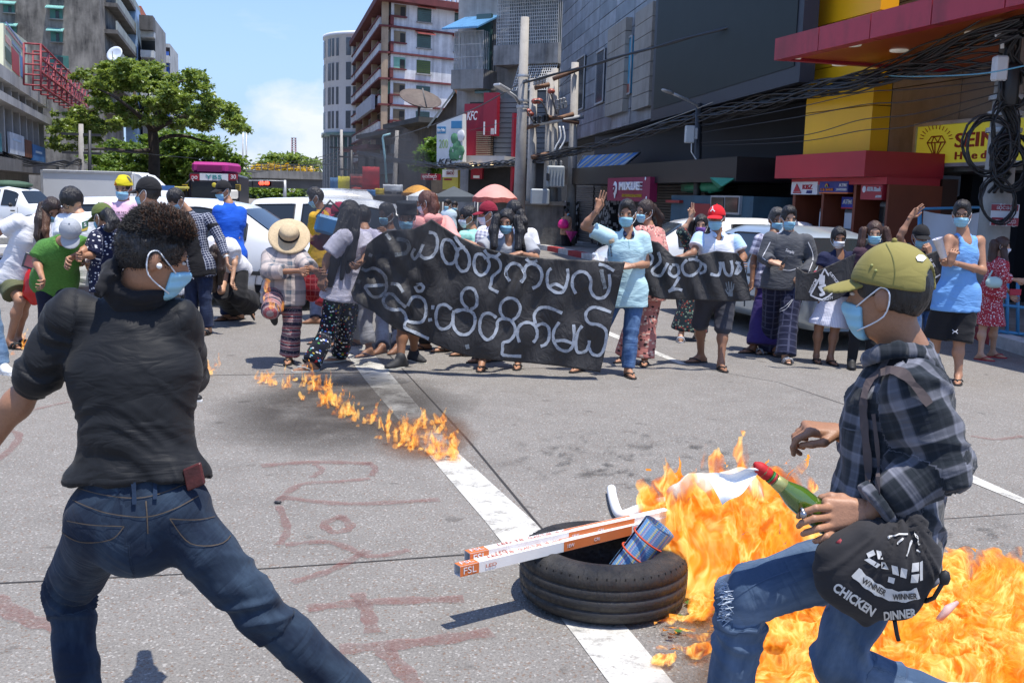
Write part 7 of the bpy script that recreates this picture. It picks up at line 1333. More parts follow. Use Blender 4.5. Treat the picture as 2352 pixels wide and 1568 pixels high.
q=[P(1193,238,29.9),P(1183,222,29.6),P(1166,210,29.3)];mb.tube(q,.045,STEEL);ar=mb.build('lamp_arm',T);mb=MB();a=P(1166,209,29.2);b_=P(1140,194,28.9);d=unit(b_-a);mb.box((a+b_)/2,(np.linalg.norm(b_-a),.28,.08),STEEL,(d,unit(np.cross((0,0,1),d)),np.cross(d,unit(np.cross((0,0,1),d)))),.02);mb.build('lamp_head',ar)
for y in (232,246,175):mb=MB();c=P(1200+(240-y)*.03,y,30);mb.lathe(c,[(.17,-.04),(.18,0),(.17,.04)],STEEL,None,12);mb.build('clamp',T)
T,g0,t0=pole(1605,470,1606,238,24,.10,.08,'street_lamp','dark street lamp pole with two arms and a grey meter box beside the magenta sign','street lamp',DKM);mb=MB();mb.tube([P(1605,250,24),P(1600,240,23.9),P(1570,226,23.6),P(1545,215,23.4)],.035,STEEL);ar=mb.build('lamp_arm',T);mb=MB();a=P(1548,216,23.4);b_=P(1519,205,23.2);d=unit(b_-a);mb.sphere((a+b_)/2,.19,STEEL,12,(d,unit(np.cross((0,0,1),d)),np.cross(d,unit(np.cross((0,0,1),d)))),(1,.5,.2));mb.build('lamp_head',ar)
mb=MB();mb.tube([P(1608,250,24),P(1618,215,24),P(1629,185,24)],.03,DKM);a2=mb.build('lamp_arm',T);mb=MB();mb.sphere(P(1632,168,23.9),.10,DKM,12,None,(1,1,1.1));mb.sphere(P(1632,171,23.82),.055,mat('lens',(.4,.38,.3),.2,0),10);mb.build('lamp_head',a2)
mb=MB();c=P(1584,309,23.8);mb.box(c,(.22,.16,.40),mat('meter_box',(.48,.5,.5),.5,.1),None,.02);mb.box(c+np.array([.14,0,.02]),(.08,.12,.26),STEEL,None,.01);mb.build('meter_box',T);mb=MB();mb.tube([c+np.array([.05,-.02,-.2]),c+np.array([.06,-.02,-.4]),c+np.array([.22,0,-.62]),c+np.array([.34,0,-.78])],.014,WHT,5);mb.build('conduit',T)
INS=mat('insulator',(.30,.30,.30),.3,.1,8);INR=mat('insulator_red',(.30,.07,.045),.4,.2,8);TXG=mat('transformer_grey',(.30,.335,.36),.5,.15,2);RUST=mat('rusted_iron',(.16,.085,.05),.8,.3,4)
T=thing('transformer_stand',P(1275,450,33)*np.array([1,1,0]),'pole mounted transformer on four concrete posts behind the low wall','transformer')
for (px0,px1,yt,yb) in ((1219,1226,181,470),(1258,1265,167,470),(1272,1274,158,470),(1313,1321,144,470)):mb=MB();a=P(px0,yb,33);a[2]=0;mb.tube([a,P(px1,yt,33)],[.17,.12],POLE,9);mb.build('post',T)
for (x0,y0,x1,y1,m) in ((1208,294,1318,262,RUST),(1225,286,1340,268,STEEL),(1228,203,1262,194,RUST),(1270,182,1330,158,RUST),(1220,362,1262,352,RUST),(1250,268,1330,282,RUST)):mb=MB();mb.tube([P(x0,y0,32.7),P(x1,y1,32.8)],.07,m,4);mb.build('cross_arm',T)
for i,(px,py) in enumerate(((1229,190),(1236,188),(1243,186),(1250,184),(1281,238),(1288,236),(1295,234),(1282,246),(1290,244),(1298,242),(1228,278),(1238,276),(1248,274),(1256,272))):
 mb=MB();mb.lathe(P(px,py,32.6),[(.001,.14),(.035,.13),(.07,.10),(.04,.08),(.07,.05),(.04,.03),(.07,0),(.04,-.03),(.07,-.06),(.04,-.09)],INS if i<10 else DKM,None,8);mb.build('insulator',T)
for (px,py) in ((1229,233),(1238,232),(1266,210),(1213,256),(1218,262)):mb=MB();mb.sphere(P(px,py,32.5),.13,INR,10,None,(1,1,.7));mb.build('cut_out',T)
mb=MB();u=P(1276,406,32.6);mb.box(u,(.56,.5,.68),TXG,None,.04)
for k in range(6):mb.box(u+np.array([-.25+k*.1,-.27,-.02]),(.03,.08,.56),TXG)
tx=mb.build('tank',T);mb=MB()
for k in range(3):mb.lathe(u+np.array([-.16+k*.16,0,.34]),[(.05,0),(.03,.05),(.05,.08),(.03,.11),(.045,.14),(.001,.18)],INS,None,8)
mb.build('bushing',tx);mb=MB();mb.box(u+np.array([-.26,-.33,-.02]),(.1,.08,.24),DKM,None,.02);mb.build('valve_box',tx);mb=MB();mb.box(P(1240,452,32.4),(.6,.4,.5),TXG,None,.04);mb.build('cabinet',T)
for pts in (((1227,232),(1240,232),(1252,248),(1256,270)),((1266,215),(1272,240),(1278,262)),((1213,258),(1222,275),(1228,280)),((1285,290),(1288,315),(1278,335),(1274,345)),((1293,290),(1297,320),(1284,345))):mb=MB();mb.tube([P(*p,32.4) for p in smooth_px(pts,4)],.03,WHT if pts[0][0]>1280 else DKM,5);mb.build('jumper_cable',T)
for k,(px0,y0,px1,y1,Y,lab) in enumerate(((785,470,784,298,80,'thin concrete utility pole before the round tower'),(808,470,807,345,74,'dark timber pole just right of the thin pole by the round tower'),(903,470,912,300,60,'utility pole with crossarms in front of the timber shophouses'),(186,470,186,285,50,'grey utility pole standing within the street tree shade'),(205,470,206,300,48,'thin iron pole beside the grey pole under the street tree'))):
 T,g0,t0=pole(px0,y0,px1,y1,Y,.17 if k!=4 else .09,.11 if k!=4 else .07,label=lab,m=POLE if k in (0,2,3) else DKM)
 for q in range(2 if k<4 else 0):mb=MB();c=t0-np.array([0,0,.5+q*.9]);mb.box(c,(1.8,.12,.12),DKM,(unit((1,.3,0)),unit((-.3,1,0)),(0,0,1)));mb.build('cross_arm',T)
mb=MB();mb.tube([P(888,420,58),P(884,360,58),P(879,318,58),P(881,312,58),P(897,308,58)],.07,mat('lamp_cyan',(.28,.5,.55),.5,.1),6);o=mb.build('street_lamp');tag(o,'slim pale blue bent street lamp before the timber shophouses','street lamp')
T,g0,t0=pole(2258,770,2330,60,13.2,.22,.15,label='leaning concrete pole smothered in black cable bundles at the right edge');CBL=mat('cable_black',(.012,.012,.013),.45,.1,20);PA=lambda y:np.array([2258+(770-y)*.1014,y])
rr=random.Random(11)
for i in range(9):
 mb=MB();yy=330+i*2;pts=[P(PA(y)[0]+rr.uniform(-22,30),y,12.9+rr.uniform(-.12,.12)) for y in range(-20,420+i*6,42)];mb.tube(pts,.022,CBL,6);mb.build('riser_cable',T)
for (cx_,cy_,rx,ry,n_,r_) in ((2272,335,58,66,5,.016),(2318,380,40,60,16,.012),(2322,345,46,40,8,.012),(2292,460,40,52,5,.014),(2330,200,34,50,6,.014),(2310,300,30,70,6,.012)):
 for k in range(n_):
  mb=MB();ph=rr.random()*6;a1,a2=rr.uniform(.82,1.1),rr.uniform(.82,1.1);tl=rr.uniform(-.3,.3);pts=[]
  for t in np.linspace(0,2*math.pi,25):x=math.cos(t+ph)*rx*a1;y=math.sin(t+ph)*ry*a2;pts.append(P(cx_+x*math.cos(tl)-y*math.sin(tl)+rr.uniform(-2,2),cy_+x*math.sin(tl)+y*math.cos(tl),12.7+.05*math.sin(t*2+ph)+rr.uniform(-.02,.02)))
  mb.tube(pts,r_*rr.uniform(.7,1.1),CBL,6,False);mb.build('cable_coil',T)
mb=MB();mb.box(P(2296,158,12.7),(.16,.14,.30),mat('box_white',(.6,.6,.6),.5,.1),None,.02);mb.build('junction_box',T);mb=MB();mb.lathe(P(2318,190,12.75),[(.001,.24),(.10,.22),(.12,.18),(.12,-.26),(.10,-.3),(.001,-.3)],CBL,None,14);mb.build('splice_closure',T)
for yy in (225,262,300):mb=MB();p=PA(yy);mb.lathe(P(p[0],yy,13.2),[(.215,-.03),(.22,0),(.215,.03)],STEEL,None,12);mb.build('clamp',T)
mb=MB();p=[P(2302,112,12.7),P(2302,84,12.7),P(2296,78,12.7),P(2286,82,12.7)];mb.tube(p,.022,WHT,6);mb.build('conduit',T)
fn_=Face(2308,490,12.85,78);T2=thing('notice_board',fn_.pt(*fn_.hit(2308,515)),'red and white notice board with two lines of script tied to the leaning pole','notice');mb=MB();mb.pbox(fn_,2275,469,2339,519,0,.02,WHS,.004);mb.build('board',T2);mb=MB();mb.pbox(fn_,2276,470,2338,484,.021,.028,REDK);mb.pbox(fn_,2276,500,2338,518,.021,.028,REDK);mb.build('red_band',T2);mb=MB();ftext(mb,fn_,'ဆိုင်ခန်း',2288,472,2328,482,.03,WHS,0,0,.004);ftext(mb,fn_,'ငှားရန်ရှိသည်',2284,503,2332,514,.03,WHS,0,0,.004);mb.build('lettering',T2)
def wire(pts,r,label,n=1,spread=0.0,m=None,name='overhead_cable',twist=0):
 """pts: (px, py, Y) along the run; n strands"""
 mb=MB();rr=random.Random(int(pts[0][0]*7+pts[0][1]));q=smooth_px([list(p) for p in pts],8);ps=[P(*p) for p in q]
 for k in range(n):
  o1,o2=rr.uniform(-1,1)*spread,rr.uniform(-1,1)*spread;ph=rr.random()*6;L_=0;out=[]
  for i,p in enumerate(ps):
   if i:L_+=np.linalg.norm(ps[i]-ps[i-1])
   w_=(math.sin(L_*2.2+ph)*spread*.5) if not twist else 0;out.append(p+np.array([0,0,1])*(o1+w_)+np.array([o2*.5,0,0]))
  mb.tube(out,r,m or CBL,5,False)
 o=mb.build(name);tag(o,label,'cable','overhead cables');return o
wire([(1840,-8,20),(1700,52,22),(1500,108,25),(1320,158,28),(1196,190,30)],.028,'thick twisted cable sagging across the top of the black screen',2,.03)
wire([(1196,190,30),(1100,245,36),(1000,285,44),(900,318,56)],.02,'cable running from the pale pole across the red restaurant panels')
wire([(2352,60,12),(2190,110,14),(2050,165,15.8),(1900,198,17.6),(1750,232,20.5),(1605,268,24),(1440,318,28),(1330,345,31),(1190,372,34),(1050,382,42),(930,372,52),(820,350,70)],.019,'heavy bundle of black cables sagging from the right pole past the dark fascia',12,.10)
wire([(2300,150,12.7),(2180,155,14),(2050,178,15.6),(1960,196,16.8),(1850,215,18.4)],.014,'second tangle of black cables under the red canopy',11,.11)
wire([(2352,20,12),(2230,70,13.2),(2080,140,15.4),(1920,196,17.6),(1760,240,20.5),(1608,282,24)],.013,'bundle of thinner cables just below the main black bundle',6,.09)
wire([(2340,-60,12.5),(2200,40,15),(2010,130,19),(1800,205,22.5),(1606,262,24)],.011,'slack pair of cables over the red canopy fascia',3,.06)
for k,(pts,r,lab) in enumerate((([(2352,-40,12),(2100,25,15),(1870,118,18.5),(1740,188,21),(1600,250,24),(1400,320,29)],.010,'thin pale wire crossing the red canopy from the top right'),([(2290,215,12.8),(2100,262,14.6),(1980,275,16.4),(1840,312,18.2),(1610,328,23.8)],.008,'lower thin wire crossing the yellow tower'),([(2290,228,12.8),(2100,288,14.6),(1980,300,16.4),(1840,325,18.2),(1612,335,23.8)],.008,'lowest thin wire crossing the yellow tower'),([(2300,195,12.8),(2100,232,14.6),(1990,240,16.4),(1840,268,18.2),(1610,305,23.8)],.008,'middle thin wire crossing the yellow tower'),([(2300,185,12.8),(2100,205,14.6),(1990,212,16.4),(1840,245,18.2),(1610,290,23.8)],.008,'uppermost thin wire crossing the yellow tower below the canopy'),([(2352,152,12),(2250,170,12.6),(2100,176,14.6),(2010,172,16.4)],.009,'light blue wire stretched under the canopy'),([(1320,165,33),(1210,260,36),(1080,300,40)],.009,'wire from the transformer posts to the caged flats'))):wire(pts,r,lab,1,0,mat('wire_blue',(.15,.4,.5),.5,0) if k==5 else (mat('wire_pale',(.35,.34,.3),.6,.1) if k==0 else None),'overhead_wire')
for k in range(5):wire([(540,380+k*6,110),(700,368+k*7-k*k,100),(785,345+k*10-k,80)],.03,'wire crossing before the far trees, %s of the fan'%('highest','second','middle','fourth','lowest')[k],1,0,None,'overhead_wire')
wire([(0,352,44),(60,375,44),(140,378,46),(190,372,50)],.03,'drooping black cable bundle along the finned block',5,.12)
wire([(206,340,48),(350,355,55),(540,372,80)],.02,'wire threading through the street tree toward the overpass',1,0,None,'overhead_wire')
def parasol(c,r,hgt,m,m2,lab,seg=10,drop=.18,flat=.5):
 T=thing('market_umbrella',c*np.array([1,1,0]),lab,'umbrella');mb=MB();n_=40;V=[];rings=8;top=c+np.array([0,0,hgt*flat])
 for i in range(rings+1):
  t=i/rings
  for k in range(n_):a=2*math.pi*k/n_;sc_=1-.035*abs(math.sin(a*seg/2))*t;V.append(c+np.array([math.cos(a)*r*t*sc_,math.sin(a)*r*t*sc_,r*flat*(1-t**1.9)-.03*t*abs(math.cos(a*seg/2))]))
 mb.add(V,[(i*n_+k,i*n_+(k+1)%n_,(i+1)*n_+(k+1)%n_,(i+1)*n_+k) for i in range(rings) for k in range(n_)],m,True);cn=mb.build('canopy',T)
 mb=MB();V2=[]
 for k in range(n_):p=np.array(V[rings*n_+k]);V2+=[p,p+np.array([0,0,-drop])]
 mb.add(V2,[(2*k,2*((k+1)%n_),2*((k+1)%n_)+1,2*k+1) for k in range(n_)],m2,True);mb.build('valance',cn);mb=MB();b_=c*np.array([1,1,0]);mb.tube([b_,c+np.array([0,0,r*flat])],.025,mat('pole_orange',(.5,.2,.1),.6,.1),6);mb.build('pole',T);return T
UP_=mat('umbrella_pink',(.62,.29,.25),.7,.12,2);parasol(P(1137,452,27),.60,1,UP_,mat('umbrella_red',(.45,.09,.07),.7,.35,9),'large faded pink market umbrella with a red lettered valance',8,.13,.55)
parasol(P(960,442,34),.55,1,mat('umbrella_orange',(.60,.28,.03),.7,.15,2),mat('umbrella_orange2',(.5,.2,.03),.7,.2),'orange market umbrella behind the woman in salmon hoodie',8,.1,.45)
def tent(x0,x1,yt,yb,Y,m,lab):
 T=thing('market_tent',P((x0+x1)/2,yb,Y)*np.array([1,1,0]),lab,'tent');a,b_,t=P(x0,yb,Y-.7),P(x1,yb,Y-.7),P((x0+x1)/2,yt,Y);c,d=P(x0,yb,Y-.7)+np.array([0,1.6,0]),P(x1,yb,Y-.7)+np.array([0,1.6,0]);mb=MB();dz=np.array([0,0,-.14])
 for q in ((a,b_,t),(b_,d,t),(d,c,t),(c,a,t)):mb.add(list(q),[(0,1,2)],m)
 for q in ((a,b_),(b_,d),(d,c),(c,a)):mb.add([q[0],q[1],q[1]+dz,q[0]+dz],[(0,1,2,3)],m)
 mb.build('canopy',T)
 for p in (a,b_,c,d):mb=MB();mb.tube([p*np.array([1,1,0]),p],.025,STEEL,5);mb.build('leg',T)
tent(992,1092,428,452,28,mat('tent_slate',(.055,.065,.07),.7,.2,2),'dark slate market tent left of the pink umbrella');tent(935,1008,436,450,30,mat('tent_white',(.6,.62,.62),.6,.15,2),'white plastic sheeting stretched over a stall behind the hoodie woman')
rr=random.Random(5)
for (x0,y0,x1,y1,c,Y,lab) in ((832,383,871,436,(.42,.02,.03),46,'plain bright red banner hung over the market stalls'),(803,400,833,470,(.10,.045,.05),48,'faded maroon banner beside the bright red banner'),(758,408,778,452,(.05,.14,.28),50,'blue tarpaulin sheet at the far market stalls'),(776,405,806,462,(.52,.45,.04),49,'yellow sheet hanging at the far market stalls'),(806,405,836,425,(.40,.05,.04),47,'small red sheet above the green sheet at the stalls'),(806,430,842,450,(.04,.24,.10),47,'green sheet hanging at the far market stalls'),(838,436,862,450,(.05,.17,.36),42,'blue bundled tarpaulin on a stall roof'),(861,433,882,447,(.50,.36,.04),42,'yellow bundled cloth on a stall roof'),(880,424,925,440,(.55,.57,.58),42,'crumpled white plastic on a stall roof'),(842,446,925,470,(.05,.05,.055),43,'dark goods piled on a street stall behind the black headwrap')):
 f5=Face((x0+x1)/2,y0,Y,82);u0,z0,u1,z1=f5.rect(x0,y0,x1,y1);mb=MB();n_=14;V=[]
 for i in range(n_+1):
  u=u0+(u1-u0)*i/n_
  for j in range(5):V.append(f5.pt(u,z0+(z1-z0)*j/4+.008*math.sin(i*1.3+x0)*(1 if j in (0,4) else 0),.02*math.sin(i*.45+j*.5+x0)))
 V2=[v-f5.n*.06 for v in V];N_=len(V);F=[(i*5+j,i*5+j+1,(i+1)*5+j+1,(i+1)*5+j) for i in range(n_) for j in range(4)];F2=[tuple(N_+k for k in f[::-1]) for f in F]
 mb.add(V+V2,F+F2+[(i*5,(i+1)*5,N_+(i+1)*5,N_+i*5) for i in range(n_)]+[(i*5+4,N_+i*5+4,N_+(i+1)*5+4,(i+1)*5+4) for i in range(n_)],mat('sheet_%d'%x0,c,.75,.25,2),True);o=mb.build('tarpaulin');tag(o,lab,'tarpaulin')
fw2=Face(1240,520,32.5,72);T=thing('boundary_wall',fw2.pt(0,0),'low blackened concrete wall below the transformer posts','wall');mb=MB();u0=fw2.hit(1192,520)[0];u1=fw2.hit(1293,520)[0];z1=fw2.hit(1240,471)[1];a,c=sorted((u0,u1));mb.fbox(fw2,a,0,c,z1,-.3,0,stain_or_sheen('wall_black',(.20,.19,.17),(.035,.033,.03),.95,.6,.9,.8,.4));mb.build('wall',T);mb=MB();mb.fbox(fw2,a-.1,z1,c+.1,z1+.12,-.36,.06,CONCD);mb.build('coping',T)
mb=MB();a,b_,c,d=P(1320,392,33),P(1425,386,30),P(1470,350,32),P(1340,358,35);nn_=unit(np.cross(b_-a,d-a));nn_=nn_ if nn_[2]>0 else -nn_;BWA=None
m,t,b,o_=newmat('awning_stripe');oc=objco(t);sp=t.n('ShaderNodeSeparateXYZ');t.l(oc,sp.inputs[0]);fr3=t.math('FRACT',t.math('MULTIPLY',t.math('ADD',sp.outputs[0],t.math('MULTIPLY',sp.outputs[1],-.5)),1.6));setc(t,b.inputs['Base Color'],t.ramp(fr3,[(0,(.07,.22,.50)),(.4,(.55,.55,.5)),(.6,(.07,.22,.50)),(.8,(.5,.42,.2))],'CONSTANT'));b.inputs['Roughness'].default_value=.7;BWA=m
mb.poly([a,b_,c,d],BWA,.05,nn_);dz=np.array([0,0,-.22]);mb.add([a,b_,b_+dz,a+dz],[(0,1,2,3)],BWA);mb.tube([a,d],.03,STEEL,5);mb.tube([b_,c],.03,STEEL,5);tag(mb.build('shop_awning'),'blue and cream striped awning over the shutters beside the transformer','awning')
BLP=mat('pipe_blue',(.06,.24,.42),.4,.1,4);p_=[(2113,480),(2292,475),(2286,640),(2118,640)];q=[P(x,y,14.2) for x,y in p_];q[2][2]=0.05;q[3][2]=.05;T=thing('screen_frame',q[3]*np.array([1,1,0]),'blue pipe frame holding a white sheet behind the man in sky blue vest','screen')
mb=MB();mb.tube([q[3],q[0],q[1],q[2]],.035,BLP,8);mb.build('pipe_frame',T);mb=MB();n_=16;V=[]
for i in range(n_+1):
 for j in range(9):
  u_,v_=i/n_,j/8;p=P(2120+(2270-2120)*u_,484+10*math.sin(math.pi*u_)+104*v_,14.2);V.append(p+np.array([0,.04*math.sin(u_*9+v_*3)-.02,0]))
mb.add(V,[(i*9+j,i*9+j+1,(i+1)*9+j+1,(i+1)*9+j) for i in range(n_) for j in range(8)],mat('sheet_white',(.62,.64,.68),.7,.06,2),True);mb.build('sheet',T)
T=thing('crowd_barrier',G(2330,800),'light blue pipe barrier standing on the pavement beside the woman in red dress','barrier');mb=MB()
for pts in (((2290,780),(2292,640),(2370,645),(2372,800)),((2292,700),(2371,708)),((2292,760),(2371,770)),((2312,780),(2314,642)),((2336,785),(2338,643))):mb.tube([P(*p,12.3) if p[1]<775 else np.append(P(*p,12.3)[:2],.14) for p in pts],.022,BLP,7)
mb.build('pipe_frame',T)
mb=MB();c=P(1623,24,24);mb.sphere(P(1622,12,40),.16,DKM,10,None,(1.6,.7,.8));mb.sphere(P(1614,9,40),.08,DKM,8);mb.add([P(1626,12,40),P(1636,20,40),P(1630,17,40)],[(0,1,2)],DKM);o=mb.build('crow');bpy.data.objects.remove(o)
def cloth_black(name,c=(.017,.0155,.0155)):
 m,t,b,o=newmat(name);oc=objco(t);f=t.noise(oc,4,5,.6);setc(t,b.inputs['Base Color'],t.mix(f,tuple(x*.7 for x in c),tuple(x*1.6 for x in c)));b.inputs['Roughness'].default_value=.62;b.inputs['Sheen Weight'].default_value=.12;wv=t.noise(t.scale(oc,3,3,2),2.2,4,.55,1.2);bump(t,b,t.math('ADD',wv,t.math('MULTIPLY',t.noise(oc,300,2),.03)),.45,.07);return m
BANB=cloth_black('banner_black');PNT=decal('banner_paint',(.27,.30,.35),.36,16,.15,.92,.75,(.50,.54,.58));PNTF=decal('banner_paint_faint',(.16,.18,.20),.38,14,.15,.85,.75,(.25,.28,.3))
def interp_poly(pl,s):
 pl=np.array(pl,float);seg=np.linalg.norm(np.diff(pl,axis=0),axis=1);c=np.concatenate([[0],np.cumsum(seg)])/seg.sum();return np.array([np.interp(s,c,pl[:,0]),np.interp(s,c,pl[:,1])])
def banner(label,top,bot,Yf,nu,nv,m=BANB,origin=None):
 V=[];
 for i in range(nu+1):
  a=interp_poly(top,i/nu);b_=interp_poly(bot,i/nu)
  for j in range(nv+1):p=a+(b_-a)*j/nv;V.append(P(p[0],p[1],Yf(p[0],p[1])))
 N_=len(V);V2=[v+np.array([0,.006,0]) for v in V];k=nv+1;F=[(i*k+j,i*k+j+1,(i+1)*k+j+1,(i+1)*k+j) for i in range(nu) for j in range(nv)];F2=[tuple(N_+q for q in f[::-1]) for f in F]
 rim=[(i*k,(i+1)*k,N_+(i+1)*k,N_+i*k) for i in range(nu)]+[(i*k+nv,N_+i*k+nv,N_+(i+1)*k+nv,(i+1)*k+nv) for i in range(nu)]+[(nu*k+j,N_+nu*k+j,N_+nu*k+j+1,nu*k+j+1) for j in range(nv)]+[(j,j+1,N_+j+1,N_+j) for j in range(nv)]
 mb=MB();mb.add(V+V2,F+F2+rim,m,True);o=mb.build('protest_banner',None,np.mean(V,0)*np.array([1,1,0]));tag(o,label,'banner');return o
def yb1(x,y):
 k=max(0,(1010-x)/200);u=(x-1100)/100;pull=math.exp(-((x-1185)/60)**2-((y-640)/60)**2)
 return 9.08+.02*math.sin(u*3+y*.006)+.012*math.sin(u*7-y*.02)+k*(.06*math.sin((x*.9+y*.7)*.075)+.04*math.sin((x-y*.8)*.11))+.012*math.sin((x*.5+y)*.055+math.sin(x*.02)*2)+.5*max(0,.02-abs((y-560-(x-990)*.1)*.0004))*math.sin(x*.16)+pull*.03*math.sin((x-1185+(y-600)*.4)*.16)+.0006*max(0,1000-x)
Z1=lambda pts:[(803.9+x*.26856,516.8+y*.26856) for x,y in pts]
ban=banner('long black banner painted with two rows of round white letters held across the road',[(838,590),(842,562),(862,545),(886,530),(920,528),(952,525),(975,514),(991,503),(1010,516),(1046,539),(1089,561),(1130,574),(1193,588),(1260,594),(1436,602)],[(806,672),(812,690),(830,702),(858,716),(886,740),(914,756),(940,766),(965,775),(1000,792),(1046,810),(1099,823),(1160,829),(1220,834),(1279,840),(1379,855)],yb1,150,60)
mb=MB();mf=MB()
for st in ([(555,200),(530,250),(552,290),(590,250),(625,165)],[(600,255),(640,285),(700,270),(740,210),(748,130),(725,75),(672,62)],[(872,142),(850,128),(805,130),(782,190),(792,270),(830,326),(880,326),(912,280),(920,235),(895,175),(860,132)],[(985,190),(930,205),(910,260),(908,310),(925,360),(960,395),(1003,380),(1024,315),(1010,245),(975,200),(930,150),(897,98)],[(1165,290),(1130,252),(1080,255),(1060,330),(1078,402),(1122,430),(1170,400),(1194,335),(1180,290),(1215,262),(1275,305),(1287,375),(1240,420),(1215,445),(1206,500),(1198,538),(1270,576)],[(1150,212),(1180,252),(1240,272),(1283,240)],[(1365,480),(1336,430),(1342,370),(1390,327),(1450,345),(1488,400),(1490,450),(1460,490)],[(1484,400),(1512,345),(1570,332),(1628,372),(1640,440),(1612,510),(1560,540)],[(1508,288),(1545,318),(1605,305)],[(1722,370),(1692,400),(1686,470),(1702,530),(1760,575),(1820,570),(1850,510),(1866,430),(1860,373)],[(1705,525),(1762,506),(1838,548)],[(1932,586),(1902,520),(1912,440),(1962,400),(2022,412),(2060,470),(2056,550),(2090,610),(2140,626),(2190,600),(2222,520),(2216,420)],[(2125,335),(2190,352),(2258,392)],[(70,345),(130,390),(200,368),(262,395),(306,450),(312,540),(270,600),(200,612),(150,560),(136,522),(200,520),(300,508)],[(350,500),(412,512),(455,575)],[(478,702),(420,650),(372,596),(322,590),(286,640),(312,700),(380,726),(432,722),(472,765),(492,822),(600,832),(640,790),(652,720),(640,650),(590,612),(530,622),(492,690)],[(492,800),(468,872),(560,920),(675,972)],[(868,720),(820,682),(762,690),(736,760),(746,850),(790,890),(850,868),(882,810),(884,750),(940,720)],[(890,730),(880,800),(892,880),(940,932),(1010,930),(1060,870),(1070,790),(1040,742),(970,722),(905,742)],[(1010,716),(962,660),(957,590),(1000,540),(1060,552),(1086,620),(1080,690),(1030,722)],[(1252,792),(1200,756),(1142,762),(1112,830),(1118,920),(1170,980),(1225,950),(1256,880),(1262,825),(1300,800),(1370,812),(1412,870),(1405,940),(1360,990),(1310,1006),(1304,1060),(1312,1110),(1465,1120)],[(1320,802),(1286,740),(1292,670),(1352,626),(1420,640),(1456,710),(1432,780),(1390,812)],[(1450,1002),(1432,930),(1452,860),(1510,832),(1570,850),(1600,910),(1592,970),(1565,1002)],[(1592,862),(1650,842),(1700,880),(1702,970),(1672,1020),(1630,1036)],[(1586,842),(1576,770),(1622,712),(1700,706),(1815,752)],[(1790,830),(1746,900),(1742,980),(1780,1050),(1850,1076),(1900,1040),(1916,960),(1912,850)],[(1752,992),(1830,986),(1905,1012)],[(1986,860),(1942,930),(1932,1040),(1950,1086),(2010,1080),(2040,1030),(2046,985)],[(2042,1045),(2072,1100),(2130,1112),(2170,1060),(2192,960),(2182,890),(2120,850),(2052,840),(2016,790),(2032,730),(2100,702),(2232,746)],[(710,685),(708,720)],[(668,812),(702,806)],[(306,75),(325,100),(345,128)],[(558,520),(575,560),(612,562),(628,530),(605,505),(568,512)],[(160,250),(190,262)]):
 print_ribbon(mb,ban,Z1(st),7.0,PNT,.004,4)
for st in ([(400,120),(480,135),(506,190),(470,240),(385,255)],[(2148,380),(2160,450),(2182,545)],[(20,420),(60,470),(90,490)],[(1000,1020),(1008,1058)]):print_ribbon(mf,ban,Z1(st),9,PNTF,.004,4)
mb.build('painted_letters',ban);mf.build('faint_letters',ban)
mb=MB()
for i in range(24):pass
Z2=lambda pts:[(1378.1+x*.31134,401.9+y*.31134) for x,y in pts]
b2=banner('smaller black banner with smudged white letters held by the man in red cap',[(1462,560),(1481,548),(1515,558),(1546,588),(1570,590),(1600,586),(1646,576),(1692,581),(1707,600)],[(1448,640),(1466,658),(1484,676),(1518,687),(1565,688),(1620,690),(1677,692),(1700,692),(1726,690)],lambda x,y:9.72+.03*math.sin(x*.06+y*.02)+.015*math.sin(x*.13-y*.05),90,36)
mb=MB()
for st in ([(335,560),(385,600),(375,650),(330,680)],[(430,570),(445,640),(385,700),(400,735),(450,740),(480,690),(500,650)],[(525,670),(510,720),(545,750),(580,720),(570,665),(530,665)],[(640,625),(605,670),(625,730),(680,740),(730,700),(745,650),(700,622),(650,625)],[(735,650),(775,665),(775,710),(735,725)],[(815,730),(870,740),(888,690),(885,640)],[(905,640),(925,720),(960,740),(975,690),(965,630)],[(1000,640),(1040,690),(1000,730),(1030,640)],[(585,750),(530,840),(505,858),(560,840),(605,850)],[(690,600),(720,610)]):print_ribbon(mb,b2,Z2(st),6.5,PNT,.004,4)
for st in ([(960,895),(965,850),(965,840)],[(940,850),(928,790)],[(952,840),(948,785)],[(968,838),(970,785)],[(980,845),(988,800)],[(945,880),(920,840)]):print_ribbon(mb,b2,Z2(st),3 if st[0][1]<890 else 11,PNTF,.004,3)
mb.build('painted_letters',b2)
Z3=lambda pts:[(1665.2+x*.29296,402+y*.29296) for x,y in pts]
FLW=mat('flag_print',(.68,.68,.70),.7,.05)
f3=banner('black pennant flag printed with a white three finger salute in a triangle',[(1828,613),(1850,627),(1870,626),(1900,612),(1935,596),(1966,582)],[(1826,688),(1850,691),(1880,692),(1912,692),(1930,684),(1950,668)],lambda x,y:10.02+.03*math.sin(x*.07+y*.03),60,30)
mb=MB()
for st,w_ in (([(668,940),(780,735)],3.2),([(668,940),(760,975),(838,930)],3.2),([(780,735),(812,790)],3.2),([(838,930),(880,850)],2.6),([(742,860),(745,790),(742,782)],4),([(757,860),(760,778)],4),([(772,860),(775,785)],4),([(738,870),(755,900),(775,930),(740,940)],7),([(730,880),(790,862)],5)):print_ribbon(mb,f3,Z3(st),w_,FLW,.004,2)
for tx,x,y,wd,hh,ro in (('FREEDOM',690,870,34,8,-66),('JUSTICE',850,805,32,8,52),('EQUALITY',790,975,36,7,-14)):px,py=Z3([(x,y)])[0];print_text(mb,f3,tx,px,py,wd,hh,ro,FLW)
mb.build('print',f3)
